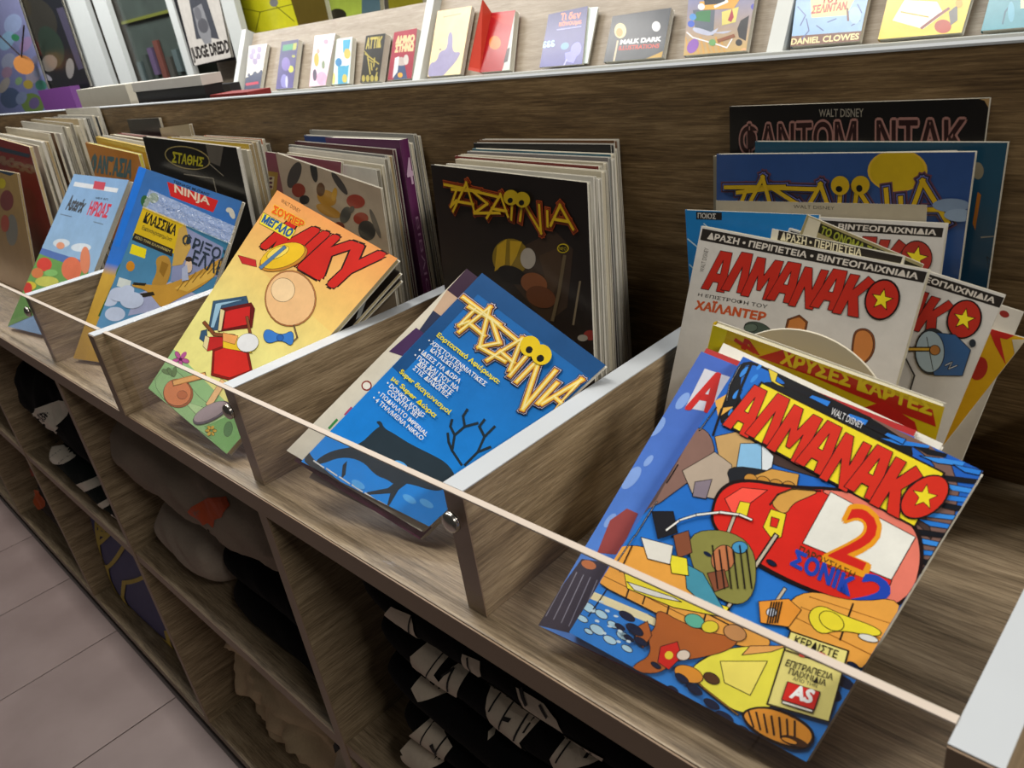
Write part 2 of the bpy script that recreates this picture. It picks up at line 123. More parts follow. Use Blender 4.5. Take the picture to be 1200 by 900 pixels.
COVERS={
 'almanac_sea':dict(ol=1,c=[[[-0.2077,0.3754,0.8977],[-0.1417,0.3697,0.8834],[-0.0757,0.364,0.869]],[[-0.2262,0.3065,0.8343],[-0.1585,0.3058,0.8245],[-0.0907,0.3051,0.8147]],[[-0.2446,0.2376,0.7709],[-0.1752,0.2419,0.7656],[-0.1058,0.2462,0.7604]]],art=[["g","1f5fc0","2f86e0",[[0,0],[1,0],[1,1],[0,1]]],["p","16181c",[[-0.0,-0.0],[0.233,-0.015],[0.541,-0.005],[0.765,0.002],[0.795,0.12],[0.433,0.093],[0.135,0.049],[0.123,0.187],[0.068,0.231],[0.017,0.094]]],["p","1f6fd0",[[0.019,0.012],[0.147,0.004],[0.241,0.02],[0.171,0.033],[0.135,0.049],[0.146,0.126],[0.091,0.13],[0.046,0.068]]],["p","e8d040",[[0.124,0.0],[0.173,0.001],[0.182,0.026],[0.238,0.03],[0.201,0.034],[0.166,0.032]]],["p","e8b050",[[-0.001,0.162],[0.029,0.127],[0.043,0.172],[0.09,0.149],[0.054,0.205]]],["p","7d5f57",[[0.506,-0.004],[1.0,-0.0],[0.999,0.446],[0.978,0.507],[0.781,0.246],[0.795,0.12],[0.896,0.05],[0.726,0.016]]],["p","4a3833",[[0.355,0.262],[0.536,0.234],[0.697,0.218],[0.904,0.218],[0.992,0.264],[0.913,0.184],[0.859,0.21],[0.59,0.211],[0.294,0.209],[0.149,0.218],[0.166,0.258]]],["p","2a80e0",[[0.811,-0.007],[0.812,0.009],[0.721,0.039],[0.643,0.046],[0.72,0.022]]],["p","15171f",[[0.875,-0.005],[0.876,0.011],[0.82,0.027],[0.767,0.023],[0.816,0.01]]],["p","3a90ea",[[0.937,-0.002],[0.938,0.014],[0.863,0.038],[0.798,0.041],[0.861,0.021]]],["p","2a80e0",[[0.997,-0.0],[0.998,0.016],[0.953,0.027],[0.909,0.021],[0.949,0.011]]],["p","15171f",[[1.0,0.03],[1.001,0.046],[0.917,0.075],[0.845,0.082],[0.916,0.058]]],["p","3a90ea",[[1.0,0.061],[1.001,0.077],[0.948,0.092],[0.898,0.089],[0.944,0.076]]],["p","2a80e0",[[1.0,0.092],[1.001,0.108],[0.928,0.133],[0.865,0.136],[0.926,0.116]]],["p","15171f",[[1.0,0.123],[1.0,0.139],[0.956,0.15],[0.912,0.145],[0.952,0.135]]],["p","3a90ea",[[1.0,0.154],[1.0,0.17],[0.917,0.2],[0.846,0.207],[0.916,0.183]]],["p","2a80e0",[[1.0,0.185],[1.0,0.201],[0.948,0.217],[0.898,0.214],[0.944,0.201]]],["p","15171f",[[1.0,0.216],[1.0,0.232],[0.928,0.257],[0.865,0.261],[0.926,0.24]]],["p","3a90ea",[[0.999,0.247],[1.0,0.263],[0.956,0.275],[0.912,0.27],[0.951,0.259]]],["p","2a80e0",[[0.999,0.278],[1.0,0.294],[0.917,0.325],[0.846,0.332],[0.916,0.308]]],["p","15171f",[[0.999,0.309],[1.0,0.325],[0.948,0.341],[0.898,0.339],[0.944,0.325]]],["p","3a90ea",[[0.999,0.34],[1.0,0.356],[0.928,0.381],[0.865,0.386],[0.926,0.365]]],["p","2a80e0",[[0.999,0.371],[1.0,0.387],[0.956,0.399],[0.912,0.394],[0.951,0.383]]],["p","15171f",[[0.999,0.402],[1.0,0.418],[0.917,0.449],[0.846,0.457],[0.916,0.432]]],["p","15171f",[[0.256,0.014],[0.337,0.008],[0.336,0.027],[0.25,0.026]]],["p","2a80e0",[[0.343,0.015],[0.421,0.009],[0.42,0.028],[0.336,0.027]]],["p","15171f",[[0.426,0.016],[0.502,0.01],[0.501,0.029],[0.42,0.028]]],["p","2a80e0",[[0.507,0.017],[0.581,0.011],[0.58,0.03],[0.501,0.029]]],["p","15171f",[[0.586,0.019],[0.657,0.013],[0.656,0.031],[0.58,0.03]]],["p","2a80e0",[[0.662,0.02],[0.731,0.014],[0.73,0.032],[0.656,0.031]]],["e","3a90ea",[0.041,0.042,0.004,-0.021,0.011,0.002]],["e","3a90ea",[0.096,0.047,0.004,-0.016,0.009,0.002]],["e","3a90ea",[0.068,0.113,0.005,-0.02,0.012,0.002]],["e","3a90ea",[0.09,0.168,0.003,-0.017,0.009,0.001]],["e","3a90ea",[0.095,0.203,0.004,-0.02,0.011,0.002]],["e","3a90ea",[0.087,0.007,0.003,-0.012,0.007,0.001]],["p","15171f",[[-0.009,0.038],[0.044,0.179],[0.051,0.178],[-0.002,0.037]]],["p","15171f",[[0.042,0.176],[0.073,0.262],[0.08,0.261],[0.05,0.175]]],["p","15171f",[[0.046,0.012],[0.065,0.096],[0.074,0.096],[0.055,0.012]]],["p","15171f",[[0.064,0.093],[0.088,0.163],[0.097,0.162],[0.073,0.092]]],["p","8a6a60",[[-0.223,0.394],[-0.054,0.29],[0.036,0.243],[0.155,0.323],[0.082,0.443],[0.013,0.561],[-0.109,0.574],[-0.169,0.47]]],["p","5c4a48",[[-0.137,0.397],[-0.056,0.337],[0.015,0.514],[-0.037,0.579]]],["p","c9a36a",[[0.086,0.262],[0.168,0.211],[0.252,0.225],[0.293,0.286],[0.26,0.333],[0.174,0.332]]],["p","8fc6ee",[[0.197,0.246],[0.273,0.217],[0.355,0.262],[0.32,0.34],[0.248,0.337]]],["p","e8eef2",[[0.273,0.217],[0.343,0.236],[0.36,0.269],[0.34,0.301]]],["p","b9a896",[[0.045,0.401],[0.122,0.304],[0.214,0.316],[0.262,0.375],[0.23,0.433],[0.14,0.452]]],["p","8b7f8c",[[0.119,0.414],[0.176,0.383],[0.199,0.445],[0.144,0.457]]],["p","22252c",[[0.19,0.326],[0.368,0.278],[0.443,0.278],[0.307,0.372],[0.279,0.46],[0.23,0.433],[0.266,0.379]]],["p","d9a24e",[[0.292,0.339],[0.364,0.273],[0.466,0.251],[0.497,0.317],[0.425,0.377],[0.332,0.393]]],["e","c98f3c",[0.313,0.33,0.027,-0.002,0.004,0.016]],["e","c98f3c",[0.362,0.32,0.027,-0.002,0.004,0.016]],["e","c98f3c",[0.411,0.31,0.026,-0.003,0.004,0.015]],["e","c98f3c",[0.458,0.299,0.026,-0.002,0.004,0.016]],["p","f2f2ee",[[0.267,0.361],[0.299,0.342],[0.343,0.389],[0.307,0.382]]],["p","f2f2ee",[[0.311,0.353],[0.343,0.334],[0.386,0.38],[0.351,0.374]]],["p","f2f2ee",[[0.355,0.344],[0.386,0.326],[0.429,0.372],[0.394,0.365]]],["p","201010",[[0.248,0.484],[0.217,0.398],[0.279,0.337],[0.457,0.297],[0.636,0.227],[0.8,0.202],[0.922,0.233],[0.988,0.311],[1.02,0.412],[0.99,0.489],[0.896,0.53],[0.71,0.554],[0.541,0.558],[0.405,0.546],[0.3,0.519]]],["p","dd2a20",[[0.255,0.479],[0.229,0.403],[0.288,0.343],[0.462,0.304],[0.641,0.234],[0.797,0.212],[0.916,0.242],[0.979,0.315],[1.009,0.409],[0.98,0.482],[0.89,0.521],[0.708,0.546],[0.542,0.548],[0.405,0.537],[0.302,0.512]]],["p","ea7f6c",[[0.546,0.272],[0.642,0.236],[0.797,0.212],[0.916,0.242],[0.979,0.315],[1.009,0.409],[0.98,0.482],[0.921,0.512],[0.947,0.434],[0.903,0.338],[0.835,0.281],[0.711,0.263]]],["p","ff5a4a",[[0.266,0.419],[0.302,0.365],[0.395,0.337],[0.364,0.396],[0.333,0.454]]],["p","f5e02a",[[0.135,0.049],[0.9,0.057],[0.908,0.24],[0.13,0.215]]],["p","201010",[[0.134,0.051],[0.902,0.058],[0.901,0.055],[0.133,0.047]]],["p","201010",[[0.898,0.055],[0.907,0.241],[0.91,0.241],[0.902,0.056]]],["p","201010",[[0.909,0.238],[0.128,0.213],[0.129,0.217],[0.91,0.242]]],["p","201010",[[0.133,0.216],[0.138,0.048],[0.133,0.048],[0.127,0.216]]],["K","d8301f",[[0.081,0.059],[0.846,0.073],[0.856,0.235],[0.088,0.215]],"f5e02a"],["e","201010",[0.886,0.147,0.032,-0.074,0.055,0.023]],["e","d8301f",[0.886,0.147,0.031,-0.072,0.052,0.022]],["s","201010",[0.886,0.147,0.042,-0.01,0.015,0.039]],["s","f4e02a",[0.886,0.147,0.037,-0.009,0.013,0.034]],["t","WALT DISNEY","e8e8e8",[[0.439,0.023],[0.572,0.024],[0.576,0.044],[0.445,0.046]],0],["p","d9a24e",[[0.433,0.373],[0.438,0.335],[0.476,0.298],[0.568,0.268],[0.542,0.301],[0.505,0.338],[0.506,0.383]]],["p","7a5520",[[0.435,0.375],[0.44,0.335],[0.436,0.334],[0.431,0.374]]],["p","7a5520",[[0.438,0.337],[0.478,0.299],[0.475,0.296],[0.435,0.335]]],["p","7a5520",[[0.476,0.3],[0.57,0.269],[0.569,0.267],[0.474,0.297]]],["p","f0dc30",[[0.445,0.384],[0.505,0.377],[0.535,0.446],[0.508,0.463],[0.456,0.443]]],["p","dd2a20",[[0.463,0.404],[0.493,0.4],[0.502,0.427],[0.477,0.431]]],["p","f0dc30",[[0.325,0.405],[0.364,0.396],[0.381,0.437],[0.337,0.449]]],["p","55504a",[[0.505,0.443],[0.492,0.741],[0.512,0.743],[0.525,0.445]]],["p","c9bda8",[[0.508,0.444],[0.495,0.74],[0.509,0.741],[0.522,0.446]]],["p","c9bda8",[[0.329,0.447],[0.356,0.552],[0.369,0.551],[0.343,0.446]]],["p","c9bda8",[[0.637,0.575],[0.634,0.648],[0.646,0.649],[0.65,0.576]]],["p","efefe6",[[0.602,0.257],[0.928,0.266],[0.933,0.411],[0.613,0.433]]],["t","2","f0a020",[[0.691,0.257],[0.824,0.262],[0.845,0.431],[0.711,0.443]],0.05],["t","2","d8281e",[[0.696,0.261],[0.82,0.267],[0.836,0.423],[0.716,0.431]],0.01],["t","ΠΑΡΟΥΣΙΑΣΗ","4a3a1a",[[0.612,0.442],[0.822,0.439],[0.826,0.461],[0.618,0.464]],0.01],["t","ΣΟΝΙΚ","2348b8",[[0.607,0.459],[0.827,0.457],[0.842,0.509],[0.617,0.506]],0.05],["t","2","2348b8",[[0.855,0.423],[0.951,0.42],[0.971,0.516],[0.863,0.517]],0.03],["p","efa94a",[[-0.071,0.762],[-0.019,0.696],[0.095,0.654],[0.272,0.67],[0.499,0.718],[0.692,0.72],[0.71,0.771],[0.467,0.822],[0.226,0.823],[-0.045,0.829]]],["p","e9dfb4",[[-0.03,0.855],[0.25,0.838],[0.476,0.833],[0.476,0.857],[0.25,0.862],[-0.03,0.879]]],["p","7a4a18",[[0.003,0.757],[0.56,0.752],[0.56,0.75],[0.002,0.754]]],["p","7a4a18",[[-0.003,0.799],[0.515,0.788],[0.514,0.785],[-0.004,0.797]]],["p","7a4a18",[[0.101,0.736],[0.133,0.823],[0.137,0.823],[0.105,0.736]]],["p","7a4a18",[[0.281,0.732],[0.317,0.816],[0.321,0.816],[0.285,0.732]]],["p","7a4a18",[[0.436,0.734],[0.466,0.813],[0.47,0.813],[0.439,0.734]]],["p","7a4a18",[[0.191,0.768],[0.208,0.818],[0.211,0.818],[0.194,0.768]]],["p","efa94a",[[0.707,0.549],[0.866,0.522],[0.995,0.439],[1.036,0.565],[1.028,0.686],[0.856,0.7],[0.734,0.685],[0.67,0.641]]],["p","9a5a1c",[[0.735,0.567],[1.026,0.528],[1.025,0.526],[0.734,0.565]]],["p","9a5a1c",[[0.728,0.606],[1.037,0.581],[1.036,0.578],[0.728,0.604]]],["p","9a5a1c",[[0.735,0.641],[1.026,0.636],[1.026,0.633],[0.735,0.639]]],["p","9a5a1c",[[0.867,0.525],[0.892,0.639],[0.895,0.638],[0.87,0.525]]],["p","f2e23a",[[0.066,0.757],[0.283,0.733],[0.507,0.705],[0.514,0.738],[0.324,0.783],[0.118,0.798]]],["p","e8e8e2",[[0.102,0.78],[0.302,0.756],[0.342,0.757],[0.242,0.78],[0.15,0.792]]],["p","f2e23a",[[0.756,0.621],[0.772,0.572],[0.85,0.57],[0.991,0.553],[0.993,0.581],[0.876,0.611],[0.827,0.656]]],["e","f2e23a",[0.838,0.6,-0.001,-0.025,0.044,0.002]],["e","e6e6e0",[0.966,0.595,0.031,-0.006,0.003,0.01]],["p","8c8a48",[[0.209,0.564],[0.331,0.5],[0.467,0.505],[0.559,0.616],[0.548,0.687],[0.44,0.698],[0.308,0.656]]],["p","4a98b0",[[0.266,0.648],[0.353,0.65],[0.5,0.72],[0.438,0.735],[0.33,0.714]]],["p","8a5138",[[0.165,0.59],[0.209,0.555],[0.271,0.61],[0.233,0.646]]],["p","efe23a",[[0.193,0.647],[0.266,0.633],[0.309,0.677],[0.244,0.694]]],["p","e8e6dc",[[0.049,0.64],[0.189,0.618],[0.219,0.673],[0.125,0.689]]],["p","222228",[[0.029,0.555],[0.11,0.525],[0.175,0.577],[0.117,0.621]]],["e","c47a50",[0.389,0.583,0.045,-0.004,0.011,0.041]],["e","4a98c8",[0.422,0.53,0.026,-0.011,0.013,0.016]],["p","8a5138",[[0.367,0.644],[0.417,0.611],[0.466,0.65],[0.429,0.684]]],["p","ec9a3a",[[0.589,0.648],[0.675,0.6],[0.733,0.612],[0.727,0.674],[0.635,0.702]]],["e","d8e0f0",[0.649,0.659,0.016,-0.007,0.008,0.012]],["p","f6ee50",[[0.539,0.859],[0.602,0.8],[0.76,0.723],[0.866,0.716],[0.848,0.808],[0.818,0.916],[0.737,0.974],[0.583,0.952],[0.499,0.931]]],["p","b08020",[[0.497,0.932],[0.583,0.955],[0.585,0.951],[0.498,0.928]]],["p","b08020",[[0.581,0.954],[0.738,0.976],[0.739,0.972],[0.581,0.95]]],["p","f2b060",[[0.647,0.777],[0.76,0.723],[0.721,0.763],[0.639,0.813]]],["p","fff070",[[0.585,0.859],[0.726,0.793],[0.737,0.906],[0.638,0.909]]],["p","201410",[[0.735,0.96],[0.802,0.907],[0.919,0.894],[0.989,0.916],[0.981,0.978],[0.865,1.001],[0.777,0.99]]],["p","e99a34",[[0.741,0.96],[0.805,0.911],[0.917,0.901],[0.983,0.919],[0.974,0.973],[0.863,0.994],[0.781,0.985]]],["p","8a5010",[[0.757,0.949],[0.802,0.985],[0.804,0.983],[0.76,0.947]]],["p","8a5010",[[0.782,0.942],[0.825,0.982],[0.827,0.98],[0.785,0.94]]],["p","8a5010",[[0.807,0.936],[0.848,0.979],[0.851,0.977],[0.809,0.934]]],["p","8a5010",[[0.831,0.93],[0.871,0.976],[0.874,0.974],[0.834,0.928]]],["p","8a5010",[[0.855,0.923],[0.894,0.973],[0.897,0.971],[0.858,0.921]]],["p","8a5010",[[0.879,0.917],[0.917,0.97],[0.919,0.968],[0.882,0.915]]],["p","8a5010",[[0.903,0.91],[0.939,0.967],[0.942,0.965],[0.906,0.909]]],["e","4a2c12",[0.938,0.963,0.042,-0.006,0.003,0.012]],["e","e99a34",[0.923,0.968,0.026,-0.004,0.002,0.007]],["p","b4622a",[[0.265,0.807],[0.385,0.812],[0.535,0.792],[0.602,0.762],[0.598,0.814],[0.513,0.882],[0.436,0.925],[0.42,0.977],[0.331,1.01],[0.308,0.995],[0.353,0.94],[0.296,0.894],[0.307,0.859]]],["p","d8281e",[[0.364,0.905],[0.41,0.868],[0.455,0.902],[0.439,0.954],[0.387,0.95]]],["e","f2d83a",[0.41,0.916,0.014,-0.006,0.008,0.011]],["p","b4622a",[[0.242,0.886],[0.265,0.856],[0.311,0.888],[0.309,0.934],[0.261,0.924]]],["e","e8d8c8",[0.457,0.895,0.022,-0.01,0.01,0.014]],["e","60b8a0",[0.424,0.789,0.039,-0.004,0.005,0.02]],["e","e8d83a",[0.486,0.783,0.027,-0.012,0.012,0.016]],["e","c8905a",[0.576,0.764,0.042,-0.004,0.005,0.023]],["e","e99a34",[0.511,0.937,0.055,-0.006,0.006,0.023]],["e","5a3a20",[0.591,0.916,0.031,0.0,0.001,0.015]],["e","b6dcf0",[0.015,0.905,0.038,0.001,0.001,0.013]],["e","b6dcf0",[0.08,0.905,0.031,0.001,0.001,0.011]],["e","b6dcf0",[0.019,0.944,0.027,0.0,0.001,0.009]],["e","b6dcf0",[0.1,0.952,0.036,0.001,0.001,0.013]],["e","b6dcf0",[0.145,0.916,0.025,0.001,0.0,0.009]],["e","b6dcf0",[0.207,0.931,0.03,0.001,0.0,0.011]],["e","b6dcf0",[0.072,0.969,0.021,0.0,0.001,0.007]],["e","b6dcf0",[0.17,0.961,0.031,0.0,0.001,0.011]],["e","b6dcf0",[0.25,0.959,0.025,0.0,0.001,0.009]],["e","14203c",[0.178,0.873,0.037,0.001,0.0,0.011]],["e","14203c",[0.239,0.897,0.041,0.002,0.0,0.013]],["e","14203c",[0.181,0.911,0.024,0.001,0.0,0.007]],["e","14203c",[0.286,0.92,0.031,0.001,0.0,0.01]],["e","14203c",[0.237,0.928,0.023,0.001,0.0,0.007]],["e","14203c",[0.498,0.958,0.029,0.002,0.0,0.01]],["e","14203c",[0.56,0.969,0.032,0.002,0.0,0.011]],["e","14203c",[0.388,0.961,0.022,0.001,0.0,0.007]],["e","14203c",[0.639,0.983,0.031,0.001,0.0,0.011]],["e","14203c",[0.701,0.998,0.034,0.001,0.0,0.012]],["e","14203c",[0.779,1.006,0.026,0.002,0.0,0.01]],["e","14203c",[0.492,0.999,0.021,0.001,0.0,0.007]],["e","14203c",[0.943,0.788,0.048,0.004,0.0,0.02]],["e","14203c",[0.974,0.743,0.034,0.002,0.0,0.014]],["e","14203c",[0.97,0.687,0.02,0.001,-0.001,0.008]],["e","14203c",[0.327,0.593,0.018,0.001,0.0,0.006]],["e","14203c",[0.555,0.528,0.02,0.001,0.0,0.007]],["p","efe58a",[[0.739,0.683],[0.935,0.655],[0.997,0.865],[0.801,0.904]]],["p","a89a50",[[0.739,0.684],[0.936,0.656],[0.935,0.654],[0.738,0.682]]],["p","a89a50",[[0.933,0.655],[0.996,0.866],[0.998,0.866],[0.936,0.654]]],["p","a89a50",[[0.997,0.864],[0.8,0.903],[0.8,0.906],[0.998,0.866]]],["p","a89a50",[[0.802,0.905],[0.74,0.682],[0.738,0.682],[0.8,0.905]]],["p","b8a858",[[0.757,0.741],[0.949,0.711],[0.948,0.708],[0.757,0.738]]],["t","ΚΕΡΔΙΣΤΕ","1a1a14",[[0.764,0.686],[0.909,0.668],[0.915,0.691],[0.77,0.71]],0.01],["t","10","e04a3a",[[0.801,0.707],[0.889,0.693],[0.897,0.721],[0.81,0.735]],0.03],["t","ΕΠΙΤΡΑΠΕΖΙΑ","1a1a14",[[0.782,0.76],[0.933,0.735],[0.939,0.753],[0.785,0.78]],0.01],["t","ΠΑΙΧΝΙΔΙΑ","1a1a14",[[0.804,0.779],[0.925,0.76],[0.93,0.778],[0.809,0.797]],0.01],["t","ΑΠΟ ΤΗΝ","2a2a20",[[0.828,0.797],[0.907,0.784],[0.91,0.794],[0.831,0.807]],0],["p","dd2c22",[[0.82,0.818],[0.926,0.8],[0.939,0.855],[0.834,0.873]]],["t","AS","ffffff",[[0.847,0.817],[0.911,0.805],[0.919,0.842],[0.853,0.855]],0.05],["p","efefe4",[[0.838,0.874],[0.937,0.856],[0.939,0.864],[0.84,0.882]]],["p","e8e8e4",[[0.009,0.026],[0.016,0.101],[0.02,0.101],[0.013,0.027]]],["p","e8e8e4",[[0.016,0.099],[0.044,0.147],[0.048,0.147],[0.02,0.099]]],["p","dfe3ea",[[0.019,0.52],[0.02,0.645],[0.024,0.645],[0.023,0.52]]],["p","dfe3ea",[[0.02,0.643],[0.015,0.751],[0.019,0.752],[0.024,0.644]]],["p","dfe3ea",[[0.035,0.675],[0.051,0.763],[0.054,0.763],[0.038,0.675]]],["p","e8e8e4",[[0.04,0.827],[0.038,0.884],[0.041,0.884],[0.043,0.827]]],["p","e8e8e4",[[0.038,0.883],[0.034,0.929],[0.037,0.929],[0.041,0.883]]],["p","dfe3ea",[[0.021,0.178],[0.011,0.267],[0.015,0.267],[0.024,0.179]]],["p","dfe3ea",[[0.012,0.39],[0.013,0.456],[0.016,0.456],[0.015,0.39]]],["p","f0f0ea",[[0.132,0.59],[0.161,0.538],[0.151,0.535],[0.122,0.586]]],["p","f0f0ea",[[0.157,0.543],[0.211,0.502],[0.203,0.497],[0.149,0.538]]],["p","f0f0ea",[[0.206,0.506],[0.287,0.464],[0.28,0.458],[0.199,0.499]]],["p","f0f0ea",[[0.281,0.467],[0.359,0.445],[0.355,0.438],[0.276,0.459]]],["p","f0f0ea",[[0.352,0.446],[0.409,0.443],[0.408,0.436],[0.351,0.438]]],["e","cfe6f2",[0.05,0.871,0.011,-0.002,0.001,0.003]],["e","cfe6f2",[0.094,0.887,0.011,-0.001,0.001,0.004]],["e","cfe6f2",[0.04,0.908,0.011,-0.001,0.001,0.004]],["e","cfe6f2",[0.138,0.889,0.01,-0.002,0.001,0.003]],["e","cfe6f2",[0.08,0.929,0.011,-0.001,0.001,0.004]],["e","cfe6f2",[0.139,0.925,0.011,-0.002,0.001,0.003]],["e","cfe6f2",[0.191,0.922,0.011,-0.001,0.001,0.004]],["e","cfe6f2",[0.133,0.951,0.011,-0.001,0.001,0.004]],["e","cfe6f2",[0.244,0.937,0.01,-0.001,0.001,0.004]],["e","cfe6f2",[0.205,0.953,0.01,-0.001,0.001,0.004]],["p","5a3a10",[[0.629,0.632],[0.655,0.693],[0.657,0.693],[0.631,0.631]]],["p","5a3a10",[[0.637,0.628],[0.662,0.69],[0.665,0.689],[0.639,0.628]]],["p","5a3a10",[[0.644,0.625],[0.67,0.686],[0.672,0.686],[0.647,0.624]]],["p","5a3a10",[[0.652,0.621],[0.678,0.683],[0.68,0.682],[0.654,0.621]]],["p","5a3a10",[[0.66,0.618],[0.685,0.679],[0.687,0.678],[0.662,0.617]]],["p","6a5a30",[[0.325,0.563],[0.433,0.672],[0.435,0.67],[0.327,0.562]]],["p","6a5a30",[[0.357,0.565],[0.455,0.662],[0.457,0.661],[0.36,0.564]]],["p","6a5a30",[[0.371,0.544],[0.477,0.653],[0.48,0.651],[0.374,0.543]]],["p","6a5a30",[[0.403,0.546],[0.499,0.643],[0.501,0.642],[0.406,0.545]]],["p","6a5a30",[[0.417,0.525],[0.521,0.634],[0.523,0.632],[0.419,0.524]]],["p","6a5a30",[[0.448,0.527],[0.543,0.624],[0.545,0.623],[0.451,0.526]]]]),
 'almanac_blue':dict(ol=0,c=[[[-0.2382,0.3792,0.8932],[-0.1744,0.3771,0.8826],[-0.1106,0.375,0.872]],[[-0.2542,0.3084,0.8276],[-0.1891,0.3108,0.8212],[-0.124,0.3132,0.8147]],[[-0.2703,0.2375,0.762],[-0.2038,0.2445,0.7597],[-0.1373,0.2515,0.7575]]],art=[["g","4568c0","5f92e4",[[0,0],[1,0],[1,1],[0,1]]],["e","88aae8",[0.048,0.17,0.008,-0.031,0.023,0.005]],["e","88aae8",[0.001,0.277,0.01,-0.036,0.028,0.005]],["e","88aae8",[0.023,0.459,0.011,-0.042,0.031,0.005]],["e","88aae8",[0.054,0.388,0.005,-0.021,0.015,0.002]],["e","88aae8",[0.041,0.609,0.007,-0.026,0.019,0.003]],["e","88aae8",[-0.064,0.153,0.005,-0.016,0.012,0.002]],["p","d8d8e0",[[0.061,0.047],[0.194,0.042],[0.211,0.168],[0.077,0.187]]],["t","Α","d02a26",[[0.087,0.056],[0.181,0.048],[0.19,0.165],[0.086,0.182]],0.06],["p","9c4a48",[[0.041,0.609],[0.084,0.553],[0.145,0.554],[0.158,0.636],[0.154,0.699],[0.069,0.718]]],["p","46424f",[[0.017,0.755],[0.15,0.731],[0.156,0.867],[0.155,0.98],[0.0,1.0],[-0.006,0.87]]],["p","8f8d9c",[[-0.009,0.801],[0.007,0.964],[0.012,0.965],[-0.004,0.801]]],["p","8f8d9c",[[0.028,0.799],[0.049,0.964],[0.054,0.964],[0.033,0.8]]],["p","8f8d9c",[[0.064,0.798],[0.091,0.963],[0.096,0.963],[0.069,0.798]]],["p","8f8d9c",[[0.1,0.796],[0.132,0.963],[0.137,0.963],[0.105,0.796]]],["p","8f8d9c",[[0.136,0.795],[0.173,0.963],[0.178,0.962],[0.141,0.795]]],["e","c87a50",[0.063,0.763,0.038,-0.002,0.004,0.013]]]),
 'almanac_red':dict(ol=0,c=[[[-0.2377,0.3845,0.8935],[-0.1747,0.3824,0.883],[-0.1117,0.3804,0.8726]],[[-0.2521,0.3121,0.8262],[-0.188,0.3143,0.8196],[-0.1238,0.3165,0.8131]],[[-0.2665,0.2397,0.7589],[-0.2012,0.2461,0.7562],[-0.136,0.2526,0.7536]]],art=[["g","b03030","8a3040",[[0,0],[1,0],[1,1],[0,1]]]]),
 'almanac_brown':dict(ol=0,c=[[[-0.2303,0.3922,0.8952],[-0.1646,0.3871,0.8815],[-0.099,0.3819,0.8678]],[[-0.2416,0.3192,0.8269],[-0.1767,0.3193,0.8183],[-0.1119,0.3193,0.8097]],[[-0.2528,0.2462,0.7586],[-0.1888,0.2515,0.7551],[-0.1248,0.2568,0.7515]]],art=[["g","e8e4d8","8a6a40",[[0,0],[1,0],[1,1],[0,1]]]]),
 'almanac_gold':dict(ol=0,c=[[[-0.2388,0.395,0.9048],[-0.1734,0.4035,0.8886],[-0.1081,0.412,0.8725]],[[-0.258,0.3915,0.8257],[-0.1855,0.3959,0.8176],[-0.113,0.4002,0.8095]],[[-0.2772,0.3881,0.7466],[-0.1975,0.3883,0.7466],[-0.1179,0.3884,0.7466]]],art=[["g","d8b818","e8cc20",[[0,0],[1,0],[1,1],[0,1]]],["p","e8d81a",[[-0.0,0.0],[0.07,-0.004],[0.063,0.21],[-0.015,0.175]]],["p","c02a1c",[[0.232,0.066],[0.329,-0.014],[0.961,0.029],[0.989,0.097],[0.658,0.082],[0.472,0.066]]],["t","ΧΡΥΣΕΣ ΚΑΡΤΕΣ","e8cc20",[[0.337,0.002],[0.955,-0.0],[0.96,0.053],[0.336,0.057]],0.05],["t","Α","c02820",[[0.127,0.008],[0.209,0.012],[0.233,0.054],[0.155,0.053]],0.05],["p","c02820",[[0.109,0.034],[0.213,0.058],[0.218,0.043],[0.114,0.019]]],["p","c82820",[[0.69,0.142],[0.776,0.067],[0.91,0.107],[0.938,0.16],[0.818,0.171],[0.724,0.21]]]]),
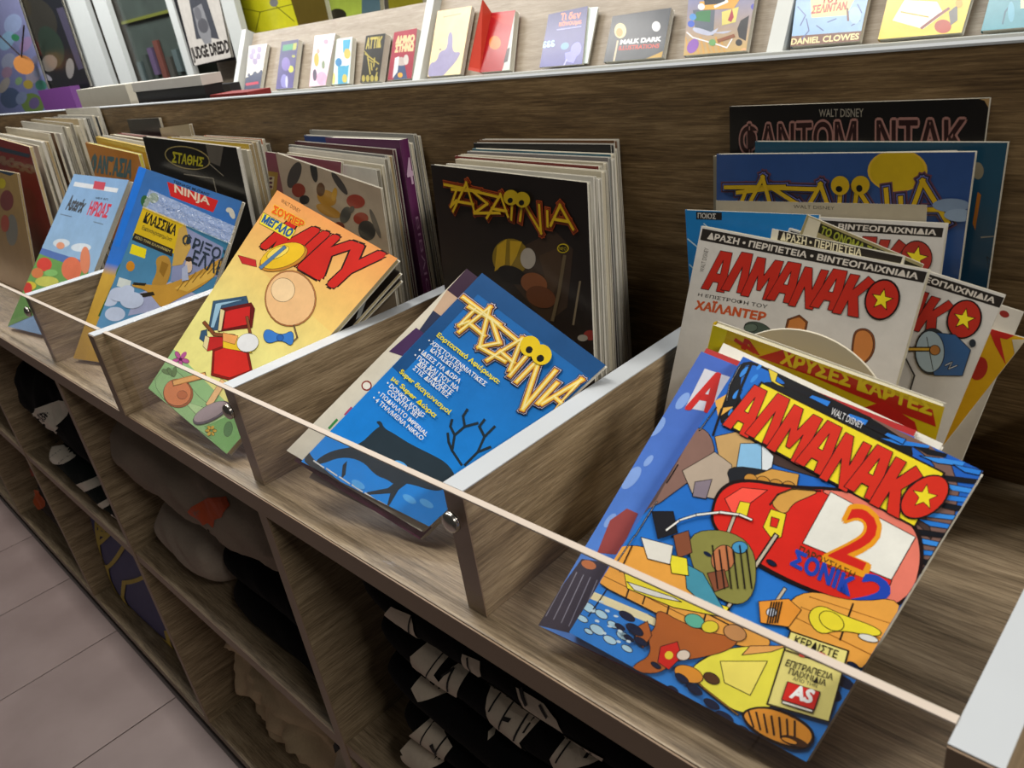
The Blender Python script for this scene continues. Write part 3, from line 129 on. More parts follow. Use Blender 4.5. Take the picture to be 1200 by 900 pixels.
 'almanac_white':dict(ol=1,c=[[[-0.2945,0.475,0.9409],[-0.2186,0.4765,0.933],[-0.1427,0.478,0.9251]],[[-0.3046,0.4475,0.8445],[-0.2273,0.4483,0.8406],[-0.15,0.4491,0.8366]],[[-0.3147,0.4201,0.7481],[-0.2359,0.4202,0.7481],[-0.1572,0.4202,0.7481]]],art=[["g","d6d2cb","cfcac2",[[0,0],[1,0],[1,1],[0,1]]],["p","2c2723",[[0.011,0.008],[0.997,0.009],[0.995,0.042],[0.01,0.047]]],["t","ΔΡΑΣΗ • ΠΕΡΙΠΕΤΕΙΑ • ΒΙΝΤΕΟΠΑΙΧΝΙΔΙΑ","d8d0c4",[[0.046,0.017],[0.971,0.017],[0.97,0.036],[0.045,0.039]],0.035],["K","c22f22",[[0.091,0.067],[0.826,0.054],[0.797,0.192],[0.063,0.213]],"d6d2cb"],["e","201010",[0.864,0.122,0.066,0.008,-0.007,0.067]],["e","c22f22",[0.864,0.122,0.062,0.007,-0.006,0.063]],["s","201010",[0.864,0.122,0.046,0.0,0.003,0.039]],["s","f4e02a",[0.864,0.122,0.039,0.0,0.002,0.033]],["t","WALT DISNEY","6a6660",[[0.038,0.158],[0.039,0.071],[0.062,0.071],[0.06,0.157]],0],["t","Η ΕΠΙΣΤΡΟΦΗ ΤΟΥ","3a3632",[[0.056,0.234],[0.401,0.221],[0.401,0.236],[0.055,0.246]],0.01],["t","ΧΑΪΛΑΝΤΕΡ","c8582c",[[0.058,0.255],[0.403,0.242],[0.402,0.279],[0.055,0.294]],0.05],["e","48554a",[0.38,0.314,0.064,0.002,-0.001,0.025]],["e","5c6a5c",[0.347,0.314,0.031,-0.006,0.004,0.015]],["p","8a4c28",[[0.503,0.307],[0.503,0.255],[0.55,0.231],[0.593,0.248],[0.596,0.293],[0.548,0.314]]],["p","c47a3c",[[0.51,0.303],[0.511,0.256],[0.552,0.237],[0.587,0.252],[0.588,0.291],[0.547,0.308]]],["p","8a4c28",[[0.79,0.267],[0.794,0.237],[0.835,0.223],[0.876,0.245],[0.891,0.304],[0.856,0.356],[0.809,0.351]]],["p","c47a3c",[[0.797,0.269],[0.799,0.242],[0.833,0.229],[0.87,0.249],[0.884,0.302],[0.854,0.35],[0.813,0.344]]]]),
 'almanac_bell':dict(ol=1,c=[[[-0.2367,0.492,0.9387],[-0.1711,0.495,0.9229],[-0.1055,0.498,0.9071]],[[-0.261,0.4699,0.843],[-0.1903,0.4714,0.8351],[-0.1197,0.473,0.8272]],[[-0.2852,0.4477,0.7474],[-0.2096,0.4478,0.7474],[-0.1339,0.448,0.7474]]],art=[["g","d6d2cb","cfcac2",[[0,0],[1,0],[1,1],[0,1]]],["p","2c2723",[[0.013,0.006],[0.998,0.01],[0.997,0.045],[0.018,0.041]]],["t","ΔΡΑΣΗ • ΠΕΡΙΠΕΤΕΙΑ • ΒΙΝΤΕΟΠΑΙΧΝΙΔΙΑ","d8d0c4",[[0.048,0.015],[0.972,0.018],[0.971,0.037],[0.051,0.034]],0.035],["K","b82f22",[[0.108,0.074],[0.836,0.07],[0.811,0.201],[0.085,0.22]],"d6d2cb"],["e","201010",[0.888,0.119,0.068,0.008,-0.003,0.068]],["e","b82f22",[0.888,0.119,0.064,0.008,-0.003,0.065]],["s","201010",[0.888,0.119,0.047,-0.004,0.009,0.041]],["s","f4e02a",[0.888,0.119,0.04,-0.003,0.008,0.035]],["e","30363c",[0.817,0.261,0.064,-0.018,0.036,0.08]],["p","385f90",[[0.761,0.198],[0.88,0.179],[0.96,0.215],[0.969,0.312],[0.864,0.341]]],["e","a8bcc4",[0.81,0.263,0.055,-0.015,0.033,0.071]],["p","6a4a20",[[0.719,0.286],[0.831,0.256],[0.824,0.241],[0.712,0.271]]],["p","d8a838",[[0.719,0.283],[0.828,0.254],[0.824,0.244],[0.714,0.273]]],["e","b87a40",[0.827,0.252,0.02,-0.005,0.008,0.017]],["p","d0d8e0",[[0.891,0.297],[0.913,0.276],[0.909,0.272],[0.887,0.293]]],["p","d0d8e0",[[0.908,0.273],[0.905,0.303],[0.91,0.304],[0.913,0.274]]],["p","d0d8e0",[[0.909,0.305],[0.937,0.282],[0.933,0.279],[0.905,0.301]]],["e","2a3038",[0.956,0.19,0.012,-0.004,0.007,0.014]],["p","6a6660",[[0.726,0.312],[0.789,0.364],[0.792,0.362],[0.729,0.31]]],["p","6a6660",[[0.787,0.361],[0.795,0.43],[0.799,0.43],[0.791,0.361]]]]),
 'almanac_dot':dict(ol=0,c=[[[-0.2235,0.51,0.9212],[-0.1609,0.512,0.9063],[-0.0982,0.514,0.8914]],[[-0.2461,0.4889,0.8343],[-0.178,0.4899,0.8269],[-0.1099,0.491,0.8194]],[[-0.2686,0.4678,0.7475],[-0.1951,0.4679,0.7475],[-0.1216,0.468,0.7475]]],art=[["g","c6c0b4","c6c0b4",[[0,0],[1,0],[1,1],[0,1]]],["e","8a2a24",[0.931,0.028,0.021,0.001,0.001,0.013]]]),
 'magazine_yellow':dict(ol=0,c=[[[-0.2162,0.502,0.8998],[-0.1546,0.5045,0.8887],[-0.093,0.507,0.8777]],[[-0.2502,0.4809,0.8237],[-0.1859,0.4823,0.8181],[-0.1216,0.4836,0.8126]],[[-0.2843,0.4599,0.7475],[-0.2172,0.46,0.7475],[-0.1502,0.4602,0.7475]]],art=[["g","d8a818","c89018",[[0,0],[1,0],[1,1],[0,1]]],["p","c02820",[[0.832,-0.01],[0.949,-0.004],[0.932,0.025],[0.903,0.026],[1.055,0.128],[0.903,0.059]]],["e","a82820",[0.911,0.174,0.038,0.003,0.017,0.051]],["p","c8bfa8",[[0.951,0.019],[0.999,0.004],[1.012,0.112],[1.003,0.073]]]]),
 'almanac_back':dict(ol=0,c=[[[-0.3043,0.519,0.9381],[-0.2262,0.5205,0.9392],[-0.1481,0.522,0.9403]],[[-0.3041,0.5018,0.8427],[-0.2249,0.5025,0.8433],[-0.1457,0.5033,0.8438]],[[-0.3039,0.4845,0.7473],[-0.2236,0.4846,0.7473],[-0.1433,0.4846,0.7473]]],art=[["g","d6d2cb","cfcac2",[[0,0],[1,0],[1,1],[0,1]]],["p","2c2723",[[0.032,0.005],[0.993,0.014],[0.991,0.044],[0.027,0.042]]],["t","ΔΡΑΣΗ • ΠΕΡΙΠΕΤΕΙΑ • ΒΙΝΤΕΟΠΑΙΧΝΙΔΙΑ","d8d0c4",[[0.066,0.014],[0.968,0.021],[0.967,0.038],[0.063,0.035]],0.035],["K","a83228",[[0.12,0.07],[0.867,0.056],[0.84,0.215],[0.047,0.253]],"d6d2cb"],["e","201010",[0.906,0.115,0.061,-0.004,0.008,0.057]],["e","a83228",[0.906,0.115,0.058,-0.004,0.008,0.053]],["s","201010",[0.906,0.115,0.048,0.005,-0.004,0.042]],["s","f4e02a",[0.906,0.115,0.042,0.005,-0.004,0.036]]]),
 'almanac_olive':dict(ol=0,c=[[[-0.2221,0.487,0.9505],[-0.1858,0.4885,0.9371],[-0.1495,0.49,0.9237]],[[-0.2492,0.4619,0.849],[-0.2104,0.4627,0.8423],[-0.1716,0.4635,0.8356]],[[-0.2762,0.4368,0.7474],[-0.235,0.4369,0.7474],[-0.1937,0.4369,0.7474]]],art=[["g","a09468","8a8050",[[0,0],[1,0],[1,1],[0,1]]],["p","2a2818",[[0.133,0.007],[1.01,0.01],[1.019,0.043],[0.133,0.035]]],["t","ΤΟ ΟΝΟΜΑ ΤΟΥ","9aa038",[[0.155,0.012],[0.692,0.013],[0.698,0.038],[0.156,0.034]],0.04],["p","d0c8b0",[[0.019,0.003],[0.128,0.003],[0.147,0.068],[0.022,0.062]]]]),
 'almanac_sliver':dict(ol=0,c=[[[-0.2445,0.483,0.9406],[-0.2018,0.484,0.9352],[-0.1591,0.485,0.9297]],[[-0.2481,0.457,0.8442],[-0.2029,0.4575,0.8414],[-0.1577,0.458,0.8387]],[[-0.2516,0.4309,0.7477],[-0.204,0.431,0.7477],[-0.1564,0.431,0.7477]]],art=[["g","d0ccc0","c0b8a8",[[0,0],[1,0],[1,1],[0,1]]],["p","2c2723",[[0.057,0.001],[0.99,0.004],[0.981,0.029],[0.056,0.033]]],["t","ΔΡΑΣΗ • ΠΕΡΙΠΕΤΕΙΑ","d8d0b4",[[0.08,0.005],[0.702,0.006],[0.704,0.028],[0.083,0.03]],0.03]]),
 'magazine_azure':dict(ol=0,c=[[[-0.3183,0.492,0.9465],[-0.2709,0.5,0.9456],[-0.2234,0.508,0.9446]],[[-0.307,0.4772,0.8469],[-0.2621,0.4813,0.8464],[-0.2171,0.4853,0.8459]],[[-0.2957,0.4624,0.7472],[-0.2533,0.4626,0.7472],[-0.2108,0.4627,0.7472]]],art=[["g","1f78b8","2a86c4",[[0,0],[1,0],[1,1],[0,1]]],["p","241f1c",[[0.09,0.005],[0.293,0.004],[0.292,0.031],[0.087,0.032]]],["t","ΠΟΙΟΣ","c8c4bc",[[0.103,0.009],[0.246,0.009],[0.245,0.028],[0.101,0.027]],0.02],["p","b8d0dc",[[0.001,0.107],[0.172,0.167],[0.179,0.163],[0.009,0.103]]],["p","b8d0dc",[[0.003,0.202],[0.106,0.245],[0.114,0.241],[0.011,0.198]]],["p","b8d0dc",[[0.142,0.047],[0.22,0.078],[0.228,0.075],[0.149,0.044]]]]),
 'almanac_beige':dict(ol=0,c=[[[-0.3137,0.528,0.9444],[-0.2385,0.5295,0.9467],[-0.1633,0.531,0.9489]],[[-0.3053,0.5122,0.8458],[-0.2289,0.513,0.8469],[-0.1526,0.5137,0.8481]],[[-0.2968,0.4965,0.7472],[-0.2193,0.4965,0.7472],[-0.1418,0.4965,0.7472]]],art=[["g","a89e88","a0967e",[[0,0],[1,0],[1,1],[0,1]]],["t","WALT DISNEY","57503f",[[0.412,0.009],[0.608,0.012],[0.608,0.023],[0.412,0.021]],0]]),
 'tasainia_sun':dict(ol=0,c=[[[-0.315,0.533,0.9783],[-0.2274,0.534,0.98],[-0.1399,0.535,0.9817]],[[-0.315,0.527,0.8625],[-0.2274,0.528,0.8634],[-0.1399,0.529,0.8642]],[[-0.315,0.5211,0.7467],[-0.2274,0.522,0.7467],[-0.1399,0.523,0.7467]]],art=[["g","2b4a82","35609c",[[0,0],[1,0],[1,1],[0,1]]],["e","d8b030",[0.747,0.049,0.106,-0.001,0.007,0.058]],["e","c8a818",[0.747,0.049,0.097,-0.001,0.007,0.054]],["L",[[0.066,0.09],[0.882,0.075],[0.916,0.19],[0.068,0.231]],[["6a4050",0.06363636363636363],["1c2436",0.051515151515151514],["6a6aa8",0.04090909090909091],["16181c",0.030303030303030304],["c8a418",0.022727272727272728]]],["e","c8a418",[0.545,0.091,0.036,0.0,0.002,0.028]],["e","101010",[0.542,0.101,0.013,0.0,0.001,0.009]],["e","c8a418",[0.62,0.09,0.035,-0.001,0.002,0.027]],["e","101010",[0.617,0.099,0.012,0.0,0.001,0.01]],["e","7f93ad",[0.945,0.138,0.061,-0.002,0.003,0.018]],["e","8fa3ba",[0.977,0.164,0.05,-0.001,0.003,0.017]]]),
 'magazine_cover_pale':dict(ol=0,c=[[[-0.3215,0.539,0.9756],[-0.237,0.54,0.9782],[-0.1525,0.541,0.9808]],[[-0.3215,0.534,0.8611],[-0.237,0.535,0.8624],[-0.1525,0.536,0.8637]],[[-0.3215,0.5291,0.7467],[-0.237,0.5301,0.7467],[-0.1525,0.5311,0.7467]]],art=[["g","8d8570","857c66",[[0,0],[1,0],[1,1],[0,1]]]]),
 'magazine_teal':dict(ol=0,c=[[[-0.2898,0.545,0.9853],[-0.2081,0.5465,0.9849],[-0.1264,0.548,0.9846]],[[-0.2898,0.541,0.866],[-0.2081,0.5425,0.8658],[-0.1264,0.544,0.8656]],[[-0.2898,0.537,0.7466],[-0.2081,0.5385,0.7466],[-0.1264,0.54,0.7466]]],art=[["g","1f4a60","1c3a5c",[[0,0],[1,0],[1,1],[0,1]]],["p","9a9484",[[0.955,0.25],[1.05,0.244],[1.049,0.241],[0.954,0.246]]],["e","8a8068",[0.914,0.072,0.02,0.0,0.004,0.022]],["t","ΣΧΟΛ","10181c",[[0.983,0.298],[1.007,0.369],[1.031,0.367],[1.006,0.297]],0],["p","b06a20",[[0.923,0.127],[0.936,0.134],[0.932,0.23],[0.92,0.212]]]]),
 'magazine_phantom':dict(ol=0,c=[[[-0.3138,0.551,1.0097],[-0.2269,0.5518,1.0098],[-0.1401,0.5525,1.0098]],[[-0.3138,0.549,0.8781],[-0.2269,0.5498,0.8782],[-0.1401,0.5505,0.8782]],[[-0.3138,0.547,0.7466],[-0.2269,0.5478,0.7466],[-0.1401,0.5485,0.7466]]],art=[["g","0e0b0a","15100e",[[0,0],[1,0],[1,1],[0,1]]],["t","WALT DISNEY","8a8478",[[0.396,0.014],[0.57,0.015],[0.572,0.036],[0.397,0.033]],0.01],["t","ΦΑΝΤΟΜ","9a7068",[[0.052,0.05],[0.544,0.044],[0.551,0.128],[0.052,0.136]],0.08],["t","ΦΑΝΤΟΜ","2a1210",[[0.052,0.05],[0.544,0.044],[0.551,0.128],[0.052,0.136]],0.02],["t","ΝΤΑΚ","9a7068",[[0.625,0.047],[0.927,0.048],[0.94,0.125],[0.633,0.13]],0.08],["t","ΝΤΑΚ","2a1210",[[0.625,0.047],[0.927,0.048],[0.94,0.125],[0.633,0.13]],0.02],["p","a8895a",[[0.968,0.001],[1.0,0.0],[1.004,0.021],[0.985,0.005]]]]),
 'tasainia_moose':dict(ol=0,c=[[[-0.4509,0.399,0.9119],[-0.389,0.3962,0.8851],[-0.3271,0.3933,0.8584]],[[-0.4915,0.3201,0.8519],[-0.4285,0.3245,0.8316],[-0.3655,0.3288,0.8114]],[[-0.5321,0.2413,0.7919],[-0.468,0.2528,0.7781],[-0.4039,0.2643,0.7643]]],art=[["g","1c63a8","1d8ff0",[[0,0],[1,0],[1,1],[0,1]]],["p","1a4f86",[[-0.0,0.0],[1.147,-0.005],[1.136,0.082],[0.085,0.075],[0.094,0.503],[0.002,0.493]]],["L",[[0.044,0.106],[1.022,0.111],[1.035,0.303],[0.142,0.228]],[["2a2f55",0.06363636363636363],["d8d4e0",0.05303030303030303],["3a2050",0.045454545454545456],["d88a30",0.03636363636363636],["f4d050",0.025757575757575757],["f8e8a0",0.010606060606060607]]],["e","e8c81e",[0.6,0.121,0.047,-0.024,0.048,0.034]],["e","101010",[0.613,0.135,0.016,-0.008,0.016,0.012]],["e","e8c81e",[0.691,0.122,0.045,-0.024,0.047,0.034]],["e","101010",[0.703,0.137,0.016,-0.009,0.016,0.012]],["t","Εορταστικό Αφιέρωμα:","f2e01e",[[0.083,0.28],[0.622,0.3],[0.628,0.326],[0.088,0.304]],0.03],["t","• ΧΡΙΣΤΟΥΓΕΝΝΙΑΤΙΚΕΣ","f0f0f0",[[0.064,0.319],[0.571,0.34],[0.575,0.359],[0.067,0.337]],0.015],["t","ΚΑΤΑΣΚΕΥΕΣ","f0f0f0",[[0.125,0.344],[0.393,0.355],[0.397,0.373],[0.129,0.362]],0.015],["t","• ΙΔΕΕΣ ΓΙΑ ΔΩΡΑ","f0f0f0",[[0.062,0.37],[0.435,0.388],[0.439,0.407],[0.065,0.388]],0.015],["t","• ΠΩΣ ΚΑΙ ΠΟΥ ΝΑ","f0f0f0",[[0.065,0.396],[0.465,0.418],[0.469,0.437],[0.069,0.414]],0.015],["t","ΔΙΑΣΚΕΔΑΣΕΤΕ","f0f0f0",[[0.128,0.416],[0.453,0.443],[0.455,0.462],[0.13,0.434]],0.015],["t","ΣΤΙΣ ΔΙΑΚΟΠΕΣ","f0f0f0",[[0.127,0.44],[0.453,0.462],[0.456,0.481],[0.13,0.458]],0.015],["t","Super διαγωνισμοί","f2e01e",[[0.076,0.478],[0.541,0.515],[0.546,0.541],[0.08,0.503]],0.03],["t","με Super Δώρα","f2e01e",[[0.07,0.517],[0.488,0.558],[0.49,0.584],[0.072,0.542]],0.03],["t","• DONKEY KONG","f0f0f0",[[0.065,0.546],[0.428,0.584],[0.43,0.602],[0.066,0.564]],0.015],["t","COUNTRY SET","f0f0f0",[[0.114,0.573],[0.411,0.6],[0.414,0.619],[0.116,0.591]],0.015],["t","• ΠΟΔΗΛΑΤΟ IMPERIAL","f0f0f0",[[0.068,0.596],[0.54,0.643],[0.542,0.662],[0.069,0.614]],0.015],["t","• 4 ΤΗΛ/ΜΕΝΑ NIKKO","f0f0f0",[[0.067,0.623],[0.54,0.667],[0.543,0.686],[0.069,0.642]],0.015],["p","2c3a44",[[0.236,0.836],[0.238,0.736],[0.252,0.721],[0.198,0.714],[0.225,0.699],[0.279,0.72],[0.359,0.718],[0.49,0.723],[0.646,0.716],[0.741,0.714],[0.807,0.724],[0.884,0.75],[0.889,0.827],[0.829,0.854],[0.681,0.872],[0.622,0.907],[0.562,0.901],[0.479,0.909],[0.336,0.88],[0.198,0.906],[0.126,0.978],[0.074,0.976],[0.109,0.904]]],["p","2c3a44",[[0.681,0.872],[0.666,0.939],[0.538,1.0],[0.524,0.99],[0.61,0.932],[0.614,0.9]]],["p","2c3a44",[[0.656,0.883],[0.707,1.004],[0.694,1.01],[0.623,0.917]]],["p","2c3a44",[[0.254,0.91],[0.318,0.964],[0.322,0.991],[0.253,0.934]]],["p","22303a",[[0.852,0.687],[0.727,0.651],[0.724,0.661],[0.849,0.697]]],["p","22303a",[[0.741,0.658],[0.671,0.591],[0.657,0.595],[0.727,0.662]]],["p","22303a",[[0.676,0.601],[0.683,0.541],[0.665,0.538],[0.658,0.597]]],["p","22303a",[[0.679,0.549],[0.727,0.504],[0.712,0.496],[0.664,0.541]]],["p","22303a",[[0.675,0.593],[0.603,0.568],[0.597,0.577],[0.67,0.602]]],["p","22303a",[[0.615,0.576],[0.584,0.542],[0.569,0.545],[0.6,0.579]]],["p","22303a",[[0.683,0.542],[0.616,0.504],[0.606,0.511],[0.673,0.549]]],["p","22303a",[[0.625,0.513],[0.61,0.474],[0.593,0.474],[0.608,0.513]]],["p","22303a",[[0.739,0.655],[0.671,0.627],[0.664,0.636],[0.732,0.664]]],["p","22303a",[[0.682,0.633],[0.628,0.599],[0.617,0.605],[0.671,0.639]]],["p","22303a",[[0.869,0.688],[0.865,0.606],[0.848,0.603],[0.852,0.685]]],["p","22303a",[[0.866,0.61],[0.819,0.532],[0.804,0.534],[0.851,0.611]]],["p","22303a",[[0.822,0.54],[0.819,0.474],[0.802,0.472],[0.805,0.538]]],["p","22303a",[[0.863,0.613],[0.899,0.561],[0.883,0.554],[0.847,0.607]]],["p","22303a",[[0.821,0.533],[0.739,0.504],[0.734,0.514],[0.816,0.542]]],["p","22303a",[[0.75,0.514],[0.739,0.472],[0.722,0.471],[0.733,0.513]]],["p","3a4248",[[-0.0,1.0],[-0.027,0.944],[0.055,0.969],[0.299,0.999],[0.56,1.016],[0.808,1.009],[0.888,1.023],[0.889,1.049],[0.679,1.057],[0.395,1.043]]],["p","d8dce0",[[0.066,0.976],[0.169,0.983],[0.167,0.977],[0.064,0.97]]],["p","d8dce0",[[0.182,0.981],[0.283,0.988],[0.281,0.982],[0.18,0.975]]],["p","d8dce0",[[0.296,0.987],[0.395,0.994],[0.393,0.988],[0.294,0.981]]],["p","d8dce0",[[0.407,0.993],[0.504,1.0],[0.502,0.994],[0.405,0.987]]],["p","d8dce0",[[0.517,0.999],[0.612,1.006],[0.609,1.0],[0.515,0.992]]],["p","d8dce0",[[0.624,1.005],[0.717,1.012],[0.715,1.006],[0.622,0.998]]],["p","d8dce0",[[0.729,1.011],[0.82,1.019],[0.818,1.012],[0.726,1.005]]],["e","5ab0f8",[0.556,0.819,0.052,0.0,0.006,0.014]],["e","5ab0f8",[0.873,0.913,0.05,0.001,0.007,0.015]],["e","5ab0f8",[0.44,0.977,0.054,0.002,0.006,0.015]],["e","5ab0f8",[0.771,0.931,0.051,0.002,0.007,0.015]]]),
 'magazine_purple':dict(ol=0,c=[[[-0.4699,0.3999,0.9129],[-0.4028,0.3968,0.884],[-0.3357,0.3938,0.855]],[[-0.5126,0.3211,0.8538],[-0.4432,0.3245,0.8301],[-0.3738,0.3278,0.8064]],[[-0.5552,0.2423,0.7947],[-0.4835,0.2521,0.7763],[-0.4118,0.2618,0.7578]]],art=[["g","d8d0bc","d9d4c4",[[0,0],[1,0],[1,1],[0,1]]],["p","3a2338",[[0.0,-0.0],[0.124,-0.004],[0.123,0.113],[0.007,0.112]]],["p","c8a88c",[[0.007,0.112],[0.18,0.113],[0.197,0.208],[0.04,0.208]]],["p","2c3550",[[0.04,0.208],[0.197,0.208],[0.177,0.313],[0.073,0.324]]],["p","4a3058",[[0.04,0.302],[0.197,0.303],[0.156,0.417],[0.022,0.441]]],["e","8a2a24",[0.08,0.604,0.026,-0.012,0.026,0.017]],["e","e8e4d8",[0.08,0.604,0.019,-0.009,0.019,0.012]],["p","3a8a4a",[[0.092,0.781],[0.096,0.833],[0.114,0.835],[0.11,0.783]]],["p","b04a70",[[0.105,0.709],[0.109,0.751],[0.127,0.753],[0.123,0.71]]]]),
 'magazine_violet':dict(ol=0,c=[[[-0.4771,0.3984,0.9074],[-0.408,0.3968,0.8791],[-0.339,0.3953,0.8508]],[[-0.5129,0.3208,0.8468],[-0.4448,0.3243,0.8237],[-0.3767,0.3278,0.8006]],[[-0.5487,0.2433,0.7862],[-0.4815,0.2518,0.7683],[-0.4144,0.2604,0.7505]]],art=[["g","5a2a48","6a3050",[[0,0],[1,0],[1,1],[0,1]]]]),
 'magazine_silver':dict(ol=0,c=[[[-0.4805,0.3985,0.9024],[-0.4127,0.3973,0.875],[-0.3449,0.3962,0.8476]],[[-0.5066,0.3212,0.8383],[-0.4433,0.3261,0.8185],[-0.38,0.331,0.7986]],[[-0.5328,0.2439,0.7743],[-0.4739,0.2548,0.7619],[-0.4151,0.2658,0.7496]]],art=[["g","9a9088","8a8078",[[0,0],[1,0],[1,1],[0,1]]]]),
 'tasainia_mine':dict(ol=0,c=[[[-0.5387,0.4385,0.9873],[-0.4491,0.4348,0.9838],[-0.3594,0.4312,0.9803]],[[-0.5387,0.4275,0.8693],[-0.4491,0.4239,0.8665],[-0.3594,0.4203,0.8636]],[[-0.5387,0.4165,0.7513],[-0.4491,0.4129,0.7491],[-0.3594,0.4093,0.7469]]],art=[["g","1d1614","241b16",[[0,0],[1,0],[1,1],[0,1]]],["p","3c2c20",[[0.588,0.245],[0.806,0.165],[0.909,0.216],[0.858,0.418],[0.72,0.5],[0.514,0.375]]],["p","4a3624",[[0.704,0.261],[0.826,0.219],[0.853,0.301],[0.757,0.403]]],["L",[[0.118,0.054],[0.892,0.081],[0.896,0.151],[0.108,0.156]],[["b04a1c",0.051515151515151514],["2a1410",0.03939393939393939],["c0501c",0.031818181818181815],["241210",0.024242424242424242],["d8b01c",0.018787878787878787]]],["e","c8a818",[0.564,0.076,0.049,-0.003,-0.004,0.026]],["e","101010",[0.558,0.086,0.017,-0.002,-0.002,0.009]],["e","c8a818",[0.635,0.078,0.048,-0.003,-0.003,0.026]],["e","101010",[0.629,0.088,0.017,-0.002,-0.001,0.009]],["e","8a7018",[0.515,0.289,0.123,-0.026,0.012,0.065]],["p","c8a020",[[0.4,0.352],[0.434,0.255],[0.502,0.224],[0.476,0.318]]],["p","c8a020",[[0.524,0.228],[0.602,0.223],[0.561,0.278],[0.509,0.326]]],["e","b8aea0",[0.633,0.278,0.049,-0.005,-0.005,0.037]],["e","141010",[0.517,0.35,0.094,0.007,-0.024,0.032]],["e","8a5230",[0.66,0.362,0.08,0.006,-0.027,0.038]],["e","6a3c22",[0.698,0.405,0.089,0.006,-0.027,0.039]],["e","c8b01c",[0.851,0.219,0.034,-0.004,-0.002,0.016]],["e","141010",[0.851,0.219,0.027,-0.003,-0.001,0.012]],["t","ΝΕΟ","c8b01c",[[0.831,0.216],[0.871,0.213],[0.87,0.224],[0.83,0.227]],0],["e","a03830",[0.985,0.495,0.039,-0.006,-0.001,0.018]],["e","b0a898",[0.94,0.512,0.03,-0.005,-0.001,0.012]],["p","6a5a40",[[0.85,0.24],[0.799,0.384],[0.819,0.383],[0.869,0.24]]],["p","6a5a40",[[0.802,0.376],[0.752,0.482],[0.773,0.481],[0.822,0.376]]],["p","8a7a60",[[0.935,0.317],[0.882,0.475],[0.894,0.475],[0.946,0.316]]]]),
